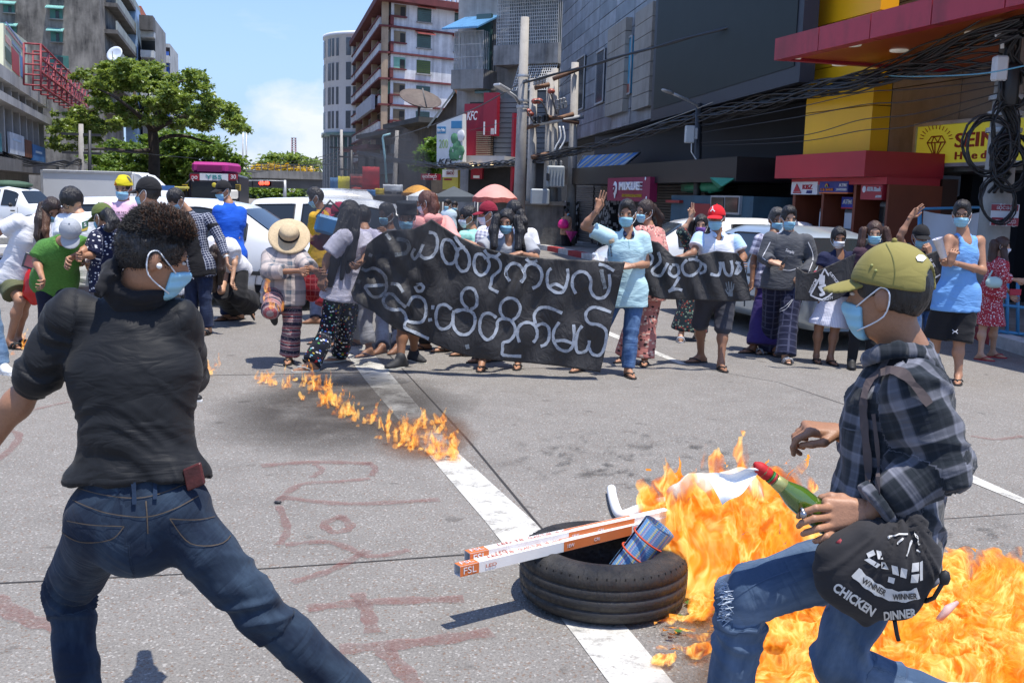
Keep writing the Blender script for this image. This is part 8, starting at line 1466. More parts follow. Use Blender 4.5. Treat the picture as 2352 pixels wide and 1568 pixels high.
f4=banner('black flag with white capitals held by the man in black cap',[(2126,585),(2150,576),(2176,574)],[(2130,668),(2150,664),(2172,640)],lambda x,y:10.0+.02*math.sin(x*.1),20,20);mb=MB();print_text(mb,f4,'JUS',2139,604,24,9,62,FLW);print_ribbon(mb,f4,[(2132,622),(2140,640),(2150,636),(2160,630)],3,FLW);mb.build('print',f4)
def chl(key,nm):
 for c in PEO[key].o.children_recursive:
  if c.name.split('.')[0]==nm:return c
sh=chl('pink','shirt');mb=MB();INK=mat('print_ink',(.08,.05,.07),.7,0)
for tx,y,w_ in (("I'M FAT",488,22),("YOU'RE UGLY",494.5,34),("I CAN DIET",501,28)):print_text(mb,sh,tx,258+w_/2+10,y,w_,4.2,0,INK)
if mb.V:mb.build('print',sh)
sh=chl('boy','shirt');mb=MB();print_poly(mb,sh,[(188,511),(203,506),(203,520),(189,526)],mat('print_green',(.02,.10,.05),.7,.3,30));print_poly(mb,sh,[(184,520),(189,527),(203,521),(200,529),(188,532)],mat('print_gold',(.5,.35,.05),.7,.2),.0045);print_text(mb,sh,'S',196,516,6,8,0,FLW,.006)
if mb.V:mb.build('print',sh)
sh=chl('teal','shirt');mb=MB();print_poly(mb,sh,[(1398,552),(1410,546),(1412,556),(1400,560)],mat('print_cream',(.6,.45,.3),.7,.3,40));print_text(mb,sh,'MYANMAR',1404,577,26,4,84,INK);print_text(mb,sh,'YANGON',1398,576,22,3,84,INK);print_ribbon(mb,sh,[(1444,552),(1446,570)],1.2,mat('placket',(.30,.5,.52),.8,0));print_ribbon(mb,sh,[(1455,575),(1470,578)],1,mat('placket',(.3,.5,.52)))
if mb.V:mb.build('print',sh)
sh=chl('grey','shirt');mb=MB();print_text(mb,sh,'Simple',1814,578,20,9,18,FLW,.004,.01);print_ribbon(mb,sh,[(1811,563),(1830,567)],.8,mat('seam_dark',(.02,.02,.022),.8,0));print_ribbon(mb,sh,[(1798,619),(1815,621),(1833,615)],1.6,FLW)
for pts in (((1769,556),(1757,580),(1752,590)),((1752,592),(1766,602)),((1856,556),(1866,580),(1867,598)),((1866,602),(1856,628))):print_ribbon(mb,sh,pts,1.6,FLW)
mb.build('piping',sh);tr=chl('grey','trousers');mb=MB();print_ribbon(mb,tr,[(1789,716),(1806,709),(1821,688)],1.0,FLW);print_ribbon(mb,tr,[(1789,712),(1804,703),(1819,688)],1.0,FLW)
if mb.V:mb.build('draw_string',tr)
cp=chl('redcap','cap');mb=MB();print_text(mb,cp,'A',1637,480,11,12,0,FLW,.003,.03)
if mb.V:mb.build('print',cp)
br=chl('redcap','shirt');mb=MB();print_ribbon(mb,br,[(1643,548),(1641,572)],1.4,mat('placket_blue',(.35,.52,.75),.8,0))
if mb.V:mb.build('placket',br)
sh=chl('plaid','shirt');mb=MB();print_ribbon(mb,sh,[(418,517),(425,522),(431,517)],1.6,FLW);print_ribbon(mb,sh,[(418,526),(425,521),(431,526)],1.6,FLW)
if mb.V:mb.build('print',sh)
sh=chl('tank','shorts');mb=MB();print_ribbon(mb,sh,[(2188,757),(2194,762),(2200,757)],1.8,FLW);print_ribbon(mb,sh,[(2188,766),(2194,761),(2200,766)],1.8,FLW)
if mb.V:mb.build('print',sh)
mb=MB();c=P(2160,562,9.2);ax3=unit(P(2168,592,9.2)-P(2152,545,9.2));x=unit(np.cross(ax3,(0,1,0)));mb.lathe(P(2168,592,9.2),[(.001,0),(.03,0),(.045,.19),(.046,.19),(.043,.185)],mat('cup_clear',(.70,.70,.78),.2,.1,20),(x,np.cross(-ax3,x),-ax3),18);o=mb.build('plastic_cup');tag(o,'crumpled white plastic cup in the hand of the man in sky blue vest','cup')
def bag(lab,ctr,r,m,nm='shoulder_bag',cat='bag',strap=None,ms=None,ax=None,extra=None):
 T=thing(nm,ctr,lab,cat);g2=Field(ctr-max(r)*1.6,ctr+max(r)*1.6,max(r)/14);g2.ell(ctr,ax if ax is not None else np.eye(3),r,0);g2.cap(ctr-np.array([r[0]*.5,0,r[2]*.35]),ctr+np.array([r[0]*.5,0,-r[2]*.35]),r[1]*.9,r[1]*.9,.03);sdf_obj('pouch',g2,m,T,[(ctr-np.array([0,0,r[2]]),ctr+np.array([0,0,r[2]]),r[0],np.array([0,-1.,0]),0)],.003)
 if strap:mb=MB();mb.tube([A3(p) for p in strap],.010,ms or m,6);mb.build('strap',T)
 return T
j=PEO['reddress'].J;bc=P(2283,648,PEO['reddress'].Y-.17);bag('pale mint green handbag hanging at the hip of the woman in red dress',bc,(.09,.035,.06),mat('leather_mint',(.42,.58,.54),.35,.05),strap=[bc+np.array([-.07,0,.04]),j['sa']+np.array([0,-.09,.02]),j['sa']+np.array([.02,.06,.05]),bc+np.array([.07,.03,.05])])
mb=MB();c=P(2332,671,PEO['reddress'].Y+.03);mb.box(c,(.13,.012,.07),mat('phone_red',(.45,.01,.04),.35,0),None,.006);o=mb.build('phone');tag(o,'red phone in the hand of the woman in red dress','phone')
rp_=mat('plastic_red',(.55,.012,.012),.25,.15,6);lw=PEO['leftwoman'];c=P(78,658,lw.Y-.12);bag('crinkled red plastic carrier bag hanging from the stooping woman',c,(.10,.07,.19),rp_,'carrier_bag',strap=[c+np.array([-.05,0,.15]),c+np.array([-.01,0,.27]),c+np.array([.05,0,.15])])
mb=MB();c=P(86,606,lw.Y-.22);mb.box(c,(.27,.02,.15),mat('tablet_grey',(.05,.055,.065),.4,.1),(unit((1,.1,-.35)),unit((-.1,1,0)),unit((.35,0,1))),.012);mb.box(c+np.array([0,-.013,0]),(.22,.004,.11),mat('tablet_face',(.30,.10,.11),.3,.3,8),(unit((1,.1,-.35)),unit((-.1,1,0)),unit((.35,0,1))));o=mb.build('tablet');tag(o,'dark grey tablet case held above the red carrier bag','tablet')
m3=PEO['maroonbag'];c=P(752,517,m3.Y-.2);T=thing('satchel',c,'blue satchel on the back of the person in maroon cap','bag');mb=MB();mb.box(c,(.26,.12,.20),mat('satchel_blue',(.03,.20,.42),.5,.2,5),(unit((1,.2,-.25)),unit((-.2,1,0)),unit((.25,0,1))),.04);mb.build('pouch',T);mb=MB();mb.tube([c+np.array([-.12,0,.08]),c+np.array([.02,.05,.26]),c+np.array([.16,.1,.12])],.014,DKM,6);mb.build('strap',T)
yl=PEO['yellow'];c=P(752,512,yl.Y+.12);T=thing('backpack',c,'red backpack on the young man in yellow','bag');g2=Field(c-.4,c+.4,.015);g2.ell(c,np.eye(3),(.12,.13,.20),0);sdf_obj('pouch',g2,mat('pack_red',(.30,.02,.03),.6,.15,6),T,None,0);mb=MB();mb.tube([P(742,486,yl.Y-.14),P(738,500,yl.Y-.18),P(741,528,yl.Y-.16)],.018,mat('pack_red',(.3,.02,.03)),6);mb.build('strap',T)
cw=PEO['centre'];T=thing('backpack',cw.J['sb']+np.array([0,.15,-.2]),'dark backpack worn by the woman leaning on the banner','bag');c=cw.hc*.4+cw.J['nk']*.6+np.array([.05,.2,0]);g2=Field(c-.4,c+.4,.015);g2.ell(c,np.eye(3),(.15,.10,.21),0);sdf_obj('pouch',g2,cBLACK,T,[(c-.1,c+.1,.1,np.array([0,-1.,0]),0)],.004)
tops=chl('centre','shirt');mb=MB();print_ribbon(mb,tops,[(1200,551),(1204,566),(1206,588)],9,BLK,.010);print_ribbon(mb,tops,[(1136,552),(1132,566),(1133,590)],8,BLK,.010)
if mb.V:mb.build('strap',T)
uw=PEO['umbrella'];c=P(1294,514,uw.Y-.15);bag('bright pink handbag of the woman by the grey wall',c,(.17,.1,.15),mat('bag_pink',(.62,.015,.20),.5,.1));a=P(1313,531,uw.Y-.3);b_=P(1311,556,uw.Y-.3);T=thing('folded_umbrella',b_,'half folded magenta umbrella held point down by the grey wall','umbrella');mb=MB();d=unit(a-b_);x=unit(np.cross(d,(0,1,0)));L_=np.linalg.norm(a-b_);mb.lathe(b_,[(.005,0),(.05,L_*.3),(.17,L_*.8),(.20,L_),(.02,L_*.92)],mat('umbrella_magenta',(.45,.04,.22),.5,.3,3),(x,np.cross(d,x),d),8,False);mb.build('canopy',T);mb=MB();mb.tube([a-d*.1,a+d*.25],.012,DKM,6);mb.build('handle',T)
at=PEO['atm'];mb=MB();mb.box(P(1856,479,at.Y-.12),(.15,.02,.08),DKM,None,.01);o=mb.build('phone');tag(o,'dark phone held up by the woman at the cash machines','phone');mb=MB();mb.box(P(1870,524,at.Y-.3),(.20,.02,.18),mat('paper_lilac',(.55,.5,.62),.6,.05));o=mb.build('folder');tag(o,'lilac paper folder held by the woman at the cash machines','folder')
sw=PEO['straw'];mb=MB();c=P(716,640,sw.Y-.1);
bag('dark red checked cloth bag between the straw hat woman and the white blouse woman',P(716,648,10.0),(.11,.09,.20),cloth('bag_wine',(.30,.012,.02),'grid',(.45,.1,.1),1.2),'cloth_bag',strap=[P(706,628,10.0),P(712,600,10.05),P(724,628,10.0)])
gy=PEO['grey'];mb=MB();c=gy.J['wa']+np.array([.11,-.06,.02]);mb.box(c,(.03,.012,.10),DKM,(unit((1,0,-.6)),(0,1,0),unit((.6,0,1))),.004);o=mb.build('phone');tag(o,'black phone in the hand of the young man in grey sweatshirt','phone')
pl_=PEO['plaid'];mb=MB();d=unit(pl_.J['wb']-pl_.J['eb']);x=unit(np.cross(d,(0,1,0)));mb.lathe(pl_.J['wb'],[(.031,-.012),(.034,0),(.031,.012)],STEEL,(x,np.cross(d,x),d),16);o=mb.build('wristwatch',pl_.o)
def spikes(name,base,parent,m,n,L0,L1,keep,lean,seed=2,r=.0011):
 """short hair as thin tapering strands rooted in the scalp mesh"""
 me=base.data;k=len(me.vertices);V=np.empty(k*3,np.float32);me.vertices.foreach_get('co',V);V=V.reshape(-1,3)+world_off(base);N=np.empty(k*3,np.float32);me.vertices.foreach_get('normal',N);N=N.reshape(-1,3)
 rs=np.random.RandomState(seed);ok=keep(V);idx=np.where(ok)[0]
 if len(idx)==0:return
 i=rs.choice(idx,n);p=V[i]+rs.randn(n,3)*.003;d=N[i]+rs.randn(n,3)*.18+np.asarray(lean);d/=np.linalg.norm(d,axis=1,keepdims=True);L=(L0+(L1-L0)*rs.rand(n,1));s1=np.cross(d,rs.randn(n,3));s1/=np.linalg.norm(s1,axis=1,keepdims=True);s2=np.cross(d,s1)
 c=rs.randn(n,3)*.10;mid=p+d*L*.55;tip=mid+(d+c)*L*.5;VV=np.stack([p+s1*r,p-s1*r*.5+s2*r*.87,p-s1*r*.5-s2*r*.87,mid+s1*r*.7,mid-s1*r*.35+s2*r*.6,mid-s1*r*.35-s2*r*.6,tip],1).reshape(-1,3)
 b=(np.arange(n)*7)[:,None];T=np.concatenate([b+np.array(q) for q in ((0,1,4),(0,4,3),(1,2,5),(1,5,4),(2,0,3),(2,3,5),(3,4,6),(4,5,6),(5,3,6))]);return link(name,mesh_from(name,VV-world_off(parent),T,True,[m]),parent)
def fold1(V,cc,N):
 tor=cc[:,2]==0;u,v=cc[:,0],cc[:,1];wz=np.clip(1.25-v/.36,.12,1.25)
 ux=V[:,0]-V[:,0][tor].mean();p=np.stack([ux*4.2,v*22+ux*ux*40+ux*9+fbm(np.stack([ux*4,v*5,u*0],1),2)*3.2,np.zeros_like(u)],1);r1=1-2.6*np.abs(vnoise(p));r1=np.sign(r1)*np.abs(r1)**.8
 p2=np.stack([ux*7+v*9,v*14-ux*9+fbm(V*5,2)*2.2,u*0+5],1);r2=1-2.6*np.abs(vnoise(p2));dt=(r1*.85+r2*.45)*wz
 q=np.stack([u*7,v*26+u*5+fbm(V*6,2)*2.0,cc[:,2]*9.1],1);da=(1-2.6*np.abs(vnoise(q)))*.55
 return np.where(tor,dt,da)+fbm(V*16,2)*.25
def foldj(V,cc,N):
 u,v=cc[:,0],cc[:,1];q=np.stack([u*5,v*17+u*6+fbm(V*4,2)*2.4,cc[:,2]*9.1],1);r=1-2.6*np.abs(vnoise(q));kn=.35+1.0*np.exp(-((v-.48)/.13)**2)+.5*np.exp(-((v-.95)/.14)**2);return r*kn+fbm(V*12,2)*.25
cJ1=cloth('denim_faded_dark',(.009,.018,.038),'denim',(.045,.075,.115),wr=.3);cSH1=cloth('jersey_black',(.010,.0108,.0125),wr=.28,rough=.62,sheen=.05)
F1=person('man in black long sleeved shirt and dark faded jeans seen from behind mid lunge',dict(Y=2.62,stand=False,s=1.0,w=1.0,h=.009,hh=.006,mh=.005,hd=(352,592,.06),nk=(306,668,.10),sa=(168,722,.06),sb=(408,742,.10),ea=(82,868,.06),wa=(-62,1068,.08),eb=(428,868,.40),wb=(405,950,.62),ha=(236,1202,.0),hb=(400,1186,.0),ka=(160,1355,.22),kb=(590,1395,.02),fa=(195,1690,.10),fb=(860,1640,.12),yaw=180,hyaw=121,hpitch=15,hroll=-4,ta=150,tb=125,skin='m',hair='crop',hairc=('hair_black',(.014,.012,.012)),hth=.009,handb=False,ccflip=1,hs=.885,mask='b',top=dict(m=cSH1,sleeve=1.06,g=.006,sg=.010,hem=-.108,h=.0065,flare=-.026,cuff=.012,neck='crew'),bot=dict(m=cJ1,g=.008,fl=.012,h=.0075,rise=.125,wr=.010,len=1.96),feet=('shoe',BLK,WHT),wr=.0105,topfold=fold1,botfold=foldj))
def kid(T,nm):
 for c in T.children_recursive:
  if c.name.split('.')[0]==nm:return c
hr_=kid(F1.o,'hair');HM=hair_mat('hair_black',(.014,.012,.012));HB_=hair_mat('hair_tawny',(.045,.020,.010),(.10,.042,.018));upv=lambda V:(V-F1.H)@F1.HA[1];fv_=lambda V:(V-F1.H)@F1.HA[2]
spikes('strands',hr_,hr_,HM,6000,.002,.005,lambda V:(upv(V)<.085)&(upv(V)>-.05),(0,0,.1),2);spikes('strands',hr_,hr_,HM,8000,.005,.013,lambda V:upv(V)>.055,tuple(-F1.HA[2]*.7+np.array([0,0,.1])),3);spikes('strands',hr_,hr_,HB_,2600,.006,.015,lambda V:(upv(V)>.075)&(fv_(V)>-.06),tuple(-F1.HA[2]*.5+np.array([0,0,.3])),4)
g2=Field(F1.J['nk']-.25,F1.J['nk']+.25,.006);na=unit(F1.hp(0,-.06,-.02)-F1.J['nk']);nx=unit(np.cross(na,(0,1,0)));ny=np.cross(na,nx)
for k,(up_,rad) in enumerate(((.030,.082),(.052,.074),(.074,.068))):
 ring=[F1.J['nk']+na*(up_+.012*math.sin(t*2+k))+nx*rad*math.cos(t)+ny*rad*math.sin(t) for t in np.linspace(0,2*math.pi,19)]
 for a,b_ in zip(ring[:-1],ring[1:]):g2.cap(a,b_,.015,.015,.012)
kp_=proj(kid(F1.o,'shirt'),250,650,.0);kp_=P(244,646,2.60) if kp_ is None else kp_
for a,b_ in (((244,646),(222,664)),((246,646),(232,680)),((252,640),(262,630))):g2.cap(P(*a,2.63),P(*b_,2.60),.018,.007,.012)
V,Q=g2.mesh();V=relax(V,Q,1);N=vnormals(V,Q);V=V+N*(fbm(V*np.array([30,30,90]),2)*.006)[:,None];sdf_obj('neck_scarf',(V,Q),cloth('scarf_black',(.012,.012,.014)),F1.o,None,0,0)
mb=MB();mb.sphere(F1.hp(-.088,-.012,.004),.008,WHT,10);mb.sphere(F1.hp(.088,-.012,.004),.008,WHT,10);mb.build('earbud',F1.o)
jn_=kid(F1.o,'trousers');ST=mat('stitch_tan',(.085,.062,.042),.8,.2,30);mb=MB()
for pts,w_ in (([(150,1112),(205,1128),(253,1138),(320,1143),(380,1130),(425,1112)],2),([(150,1140),(205,1164),(260,1180),(336,1186),(400,1168),(455,1138)],2.2),([(336,1150),(339,1190),(340,1224)],3),([(132,1190),(205,1204),(286,1208)],2),([(286,1208),(255,1238),(186,1243),(138,1216),(132,1190)],2.2),([(390,1190),(460,1192),(532,1176)],2),([(532,1176),(540,1200),(512,1246),(438,1247),(390,1190)],2.2)):mb=MB();print_ribbon(mb,jn_,pts,w_,ST,.003,5);mb.V and mb.build('stitching',jn_)
LP=cloth('loop_denim',(.012,.026,.055));
for (a,b_) in (((308,1106),(311,1158)),((356,1098),(359,1148))):mb=MB();print_ribbon(mb,jn_,[a,((a[0]+b_[0])/2,(a[1]+b_[1])/2),b_],10,LP,.010,3);mb.build('belt_loop',jn_)
pw=proj(jn_,440,1112,.0);pw=pw if pw is not None else P(446,1095,2.5);mb=MB();d1=unit(P(463,1062,2.5)-P(418,1081,2.5));d2=unit(P(428,1125,2.5)-P(418,1081,2.5));wc=P(446,1094,pw[1]-.028);mb.box(wc,(.052,.060,.014),stain_or_sheen('leather_oxblood',(.10,.018,.016),(.03,.01,.01),.45,.4,30),(d1,d2,unit(np.cross(d1,d2))),.004);o=mb.build('wallet');tag(o,'oxblood leather wallet sticking out of a back pocket of the dark jeans','wallet')
PLAID=cloth('flannel_plaid',(.011,.016,.022),'plaid',(.20,.205,.24),1.0,wr=.3,rough=.9,sheen=.12);CAPO=cloth('cap_olive',(.25,.215,.062),wr=.12,rough=.8)
def fold2(V,cc,N):
 u,v=cc[:,0],cc[:,1];q=np.stack([u*6,v*13+u*7+fbm(V*4,2)*2.4,cc[:,2]*9.1],1);r=1-2.6*np.abs(vnoise(q));return r*.9+fbm(V*10,2)*.5
F2=person('man in olive cap and dark plaid shirt striding past with a green bottle',dict(Y=2.40,stand=False,s=1.0,w=1.0,h=.008,hh=.006,mh=.005,hd=(2040,682,.02),nk=(2080,808,.02),sa=(2104,902,-.16),sb=(2078,886,.20),ea=(2164,1066,-.20),wa=(1990,1178,-.20),eb=(2030,1040,.28),wb=(1928,992,.22),ha=(2030,1262,-.085),hb=(2026,1260,.09),ka=(1712,1368,-.10),kb=(1920,1520,.08),fa=(1640,1760,-.06),fb=(2190,1620,.10),yaw=-98,hyaw=-129,hpitch=3,skin='m',hs=.91,mask='b',ta=-95,tb=-90,tpb=60,hair='crop',hamp=.0025,hat=dict(kind='cap',m=CAPO,tilt=.16,h=.005,droop=.18,snap=1),handa=False,handb=dict(dir=(-1,-.12,-.05),n=(.1,-.9,-.3),curl=(.55,.75,.85,.9),thumb=.7,side=-1,h=.0035),top=dict(m=PLAID,sleeve=1.74,g=.014,sg=.006,hem=.03,h=.0065,flare=.02,neck='crew'),bot=dict(m=cloth('denim_washed',(.050,.088,.155),'denim',(.17,.235,.33),wr=.25),g=.006,fl=.004,h=.0075,rise=.08,wr=.008,len=1.97),feet=('shoe',WHT,WHT),wr=.009,topfold=fold2,botfold=foldj))
J=F2.J;sh=kid(F2.o,'shirt');bd=kid(F2.o,'body')
g2=Field(J['nk']-.22,J['nk']+.22,.006);cpt=[P(x,y,2.42+d) for x,y,d in ((1992,812,-.02),(2020,800,-.07),(2065,790,-.09),(2110,795,-.07),(2135,812,.02),(2100,812,.10),(2040,812,.10),(1992,812,-.02))]
for a,b_ in zip(cpt[:-1],cpt[1:]):g2.cap(a+np.array([0,0,-.012]),b_+np.array([0,0,-.012]),.021,.021,.010,(unit((a+b_)/2-J['nk']+np.array([0,0,.02])),2.6))
sdf_obj('collar',g2,PLAID,sh,[(J['nk']-np.array([.1,0,0]),J['nk']+np.array([.1,0,0]),.06,np.array([0,-1.,0]),.3)],.003)
Yh=2.40-.20;hp3=lambda*q:[P(x,y,Yh+d) for x,y,d in q]
W_=J['wa'];dh=unit(P(1900,1180,Yh)-W_);f_,e_,t_=hand_field(W_,dh,(np.array([0,-1.0,.25])),1.0,side=1,h=.0034,paths={0:hp3((1908,1166,.0),(1874,1166,-.035),(1846,1176,-.03),(1834,1186,.0)),1:hp3((1908,1186,-.004),(1870,1190,-.04),(1842,1200,-.035),(1834,1208,.0)),2:hp3((1912,1206,-.004),(1880,1213,-.038),(1852,1222,-.03),(1844,1226,.0)),3:hp3((1920,1224,.0),(1898,1232,-.03),(1880,1240,-.025),(1872,1242,.0)),'t':hp3((1962,1160,.0),(1934,1144,.02),(1908,1140,.03),(1886,1142,.035))})
V,Q=f_.mesh();V=relax(V,Q,1);sdf_obj('hand',(V,Q),skin_mat(SKIN['t']),F2.o,None,0,0)
mb=MB();rp=P(1842,1177,Yh-.035);mb.lathe(rp,[(.0105,-.004),(.0125,0),(.0105,.004)],mat('ring_steel',(.35,.35,.36),.25,.2,60,metal=.9),(unit((0,0,1)),unit((0,1,0)),unit((1,0,0))),16);mb.sphere(rp-np.array([0,.012,0]),.0085,MATS['ring_steel'],10);mb.build('ring',F2.o)
for a,b_ in (((2010,1158),(1958,1150)),):pass
g2=Field(W_-.16,W_+.16,.006);ce=W_+(J['ea']-W_)*.22;g2.cap(W_+(J['ea']-W_)*.10,ce,.060,.058,.01,ends=True);sdf_obj('cuff',g2,PLAID,sh,F2.AB,.004)
mb=MB();print_ribbon(mb,sh,[(2002,1150),(1998,1060),(1992,980),(1990,930),(2002,880),(2040,856),(2085,868),(2132,930)],17,mat('strap_brown',(.075,.055,.052),.7,.15,20),.010,4);print_ribbon(mb,sh,[(2024,1150),(2020,1040),(2012,950)],9,mat('strap_brown',(.075,.055,.052)),.010,4)
if mb.V:mb.build('bag_strap',sh)
mb=MB();print_ribbon(mb,sh,[(1930,975),(1950,985),(1978,990)],3,mat('pocket_edge',(.08,.09,.11),.8,.1),.004)
if mb.V:mb.build('pocket_edge',sh)
cp=kid(F2.o,'cap');mb=MB();print_poly(mb,cp,[(2102,592),(2110,586),(2120,588),(2126,594),(2118,602),(2106,600)],FLW,.003)
if mb.V:mb.build('emblem',cp)
mb=MB();print_ribbon(mb,cp,[(2035,560),(2050,590),(2056,625),(2052,655)],1.6,mat('seam_olive',(.12,.125,.03),.8,0),.002)
if mb.V:mb.build('seam',cp)
for q in ((2003,610),(2012,622)):
 p=proj(cp,*q,.001)
 if p is not None:mb=MB();mb.sphere(p,.004,mat('eyelet',(.30,.31,.10),.7,0),8);mb.build('eyelet',cp)
jn2=kid(F2.o,'trousers');STW=mat('denim_fray',(.55,.62,.70),.95,.1,40);mb=MB();print_ribbon(mb,jn2,[(1690,1365),(1760,1330),(1850,1300),(1940,1285)],1.8,mat('seam_denim',(.05,.09,.17),.9,.1),.003,4);print_ribbon(mb,jn2,[(1812,1340),(1900,1318),(1905,1395),(1850,1398),(1812,1340)],1.8,mat('seam_denim',(.05,.09,.17)),.003,4)
if mb.V:mb.build('stitching',jn2)
rs=np.random.RandomState(5);mb=MB()
for k in range(90):
 q=(1664+rs.rand()*22,1340+rs.rand()*85);p=proj(jn2,*q,.0)
 if p is not None:mb.tube([p,p+np.array([-.010-.012*rs.rand(),-.004*rs.rand(),.008*rs.randn()])],.0010,STW,3,False)
if mb.V:mb.build('frayed_threads',jn2)
bc=P(2024,1318,2.16);Tb=thing('drawstring_bag',bc,'charcoal drawstring bag with white lettering at the hip of the man in olive cap','bag');g2=Field(bc-.32,bc+.32,.006);B=lambda x,y,d=0:P(x,y,2.16+d)
g2.cap(B(1955,1300),B(2088,1290),.072,.070,.03,((0,1,0),1.35));g2.cap(B(1970,1350),B(2060,1365),.060,.060,.05,((0,1,0),1.3));g2.cap(B(1975,1350),B(1988,1424),.065,.014,.04,((0,1,0),1.3));g2.cap(B(2030,1260),B(2092,1205),.075,.032,.05,((0,1,0),1.2));g2.cap(B(1915,1290),B(1925,1330),.03,.03,.05)
V,Q=g2.mesh();V=relax(V,Q,2);N=vnormals(V,Q);px_=(V-bc);r_=1-2.4*np.abs(vnoise(np.stack([np.arctan2(px_[:,0]-.03,px_[:,2]-.16)*9,np.hypot(px_[:,0]-.03,px_[:,2]-.16)*2,px_[:,1]*3],1)));V=V+N*(r_*.006*np.clip((px_[:,2]+.05)/.12,.15,1))[:,None]+N*(fbm(V*9,2)*.006)[:,None]
bg_o=sdf_obj('pouch',(V,Q),cloth('canvas_charcoal',(.030,.029,.031),rough=.92,wr=.15),Tb,[(bc-np.array([0,0,.15]),bc+np.array([0,0,.15]),.12,np.array([0,-1.,0]),0)],0,0);_bvh.pop('pouch',None);BW=mat('bag_print',(.62,.61,.58),.8,.12,30);mb=MB()
for tx,x,y,w_,h_,ro in (('CHICKEN',1962,1374,108,22,34),('DINNER',2066,1408,74,20,-6)):print_text(mb,bg_o,tx,x,y,w_,h_,ro,BW,.003,.04)
for pts in ([(1964,1312),(1988,1334),(2014,1352),(2044,1364),(2078,1368),(2108,1360)],):print_ribbon(mb,bg_o,pts,25,BW,.0025,4)
for q in (((1990,1270),(2006,1262),(2010,1272),(1994,1280)),((2012,1262),(2024,1266),(2030,1284),(2018,1284)),((1984,1284),(1996,1280),(2024,1296),(2012,1302)),((2022,1288),(2034,1290),(2040,1306),(2026,1304)),((2046,1296),(2062,1300),(2064,1320),(2050,1316)),((2068,1302),(2082,1306),(2080,1326),(2066,1322)),((2040,1322),(2056,1326),(2052,1338),(2038,1334)),((2094,1292),(2110,1290),(2108,1310),(2092,1312)),((2092,1318),(2110,1316),(2106,1336),(2090,1336)),((2112,1290),(2118,1286),(2118,1330),(2111,1332))):print_poly(mb,bg_o,q,BW,.003)
for st in ([(2040,1235),(2055,1228),(2085,1226)],[(2060,1250),(2075,1236)],[(2100,1222),(2108,1236),(2112,1250)],[(2092,1240),(2086,1262),(2080,1276)],[(2104,1262),(2114,1266)]):print_ribbon(mb,bg_o,st,3.5,BW,.003,3)
mb.build('print',bg_o);mb=MB();print_text(mb,bg_o,'WINNER',2006,1345,62,14,30,DKM,.0045,.03);print_text(mb,bg_o,'WINNER',2076,1367,56,14,-2,DKM,.0045,.03)
if mb.V:mb.build('label_text',bg_o)
mb=MB();mb.tube([B(2125,1380,-.02),B(2145,1372,-.05),B(2158,1350,-.06),B(2170,1330,-.06)],[.006,.005,.005,.005],BLK,6);mb.sphere(B(2170,1326,-.06),.013,BLK,8,None,(1,1,1.4));mb.build('draw_cord',Tb)
mb=MB();mb.tube([B(2055,1425,-.02),B(2060,1455,-.02),B(2064,1470,-.02)],.005,BLK,6);mb.build('draw_cord',Tb);mb=MB();mb.tube([B(2092,1210),B(2096,1160,.03),B(2080,1120,.05)],.012,mat('strap_brown',(.075,.055,.052)),6);mb.build('strap',Tb);mb=MB();mb.tube([B(1925,1240,-.02),B(1935,1255,-.02),B(1952,1262)],.008,mat('loop_red',(.25,.02,.03),.7,.1),6);mb.build('loop',Tb)
GB=None
m,t,b,o_=newmat('bottle_green');b.inputs['Base Color'].default_value=(.10,.20,.02,1);b.inputs['Roughness'].default_value=.06;b.inputs['Specular IOR Level'].default_value=.8;b.inputs['Transmission Weight'].default_value=.35;b.inputs['Coat Weight'].default_value=1.0;GB=m
b0,b1=P(1908,1205,Yh+.028),P(1752,1080,Yh+.028);ax_=unit(b1-b0);L_=np.linalg.norm(b1-b0);x_=unit(np.cross(ax_,(0,1,0)));BA=(x_,np.cross(ax_,x_),ax_);Tb=thing('glass_bottle',b0,'green glass bottle with a white rag in its neck held by the man in plaid','bottle');mb=MB()
mb.lathe(b0,[(.001,0),(.027,.002),(.031,.008),(.031,L_*.48),(.028,L_*.56),(.018,L_*.70),(.0145,L_*.80),(.0135,L_*.96),(.0155,L_*.965),(.0155,L_*.99),(.012,L_)],GB,BA,24);mb.build('glass',Tb);mb=MB();mb.lathe(b0,[(.0175,L_*.705),(.0185,L_*.71),(.0158,L_*.82),(.0150,L_*.825)],mat('foil_gold',(.42,.42,.16),.35,.1,40,metal=.4),BA,24);mb.build('neck_label',Tb)
mb=MB();mb.lathe(b0,[(.0152,L_*.84),(.0158,L_*.845),(.0155,L_*.865),(.015,L_*.87)],mat('band_red',(.40,.02,.02),.5,.1),BA,20);mb.lathe(b0,[(.0152,L_*.875),(.0156,L_*.88),(.0152,L_*.895)],mat('band_green',(.03,.22,.06),.5,.1),BA,20);mb.build('neck_band',Tb)
g2=Field(b1-.08,b1+.08,.003);g2.cap(b1-ax_*.012,b1+ax_*.008,.016,.015,.005);g2.cap(b1+ax_*.006,b1+ax_*.014+np.array([-.006,0,.006]),.012,.006,.006);sdf_obj('red_cloth_plug',g2,mat('plug_red',(.45,.008,.012),.7,.2,60),Tb,None,0);mb=MB();V=[];q0,q1=[P(x,y,Yh+.02) for x,y in ((1742,1080),(1642,1128))]
for i in range(13):
 t_=i/12;c=q0+(q1-q0)*t_;wv=.006+.032*t_**.8;nn=unit(unit(np.cross(q1-q0,(0,1,0)))+np.array([0,-.7,0]))
 for j in range(7):s_=j/6*2-1;V.append(c+nn*s_*wv+np.array([0,.010*math.sin(s_*2.6+t_*4),.004*math.sin(t_*9)]))
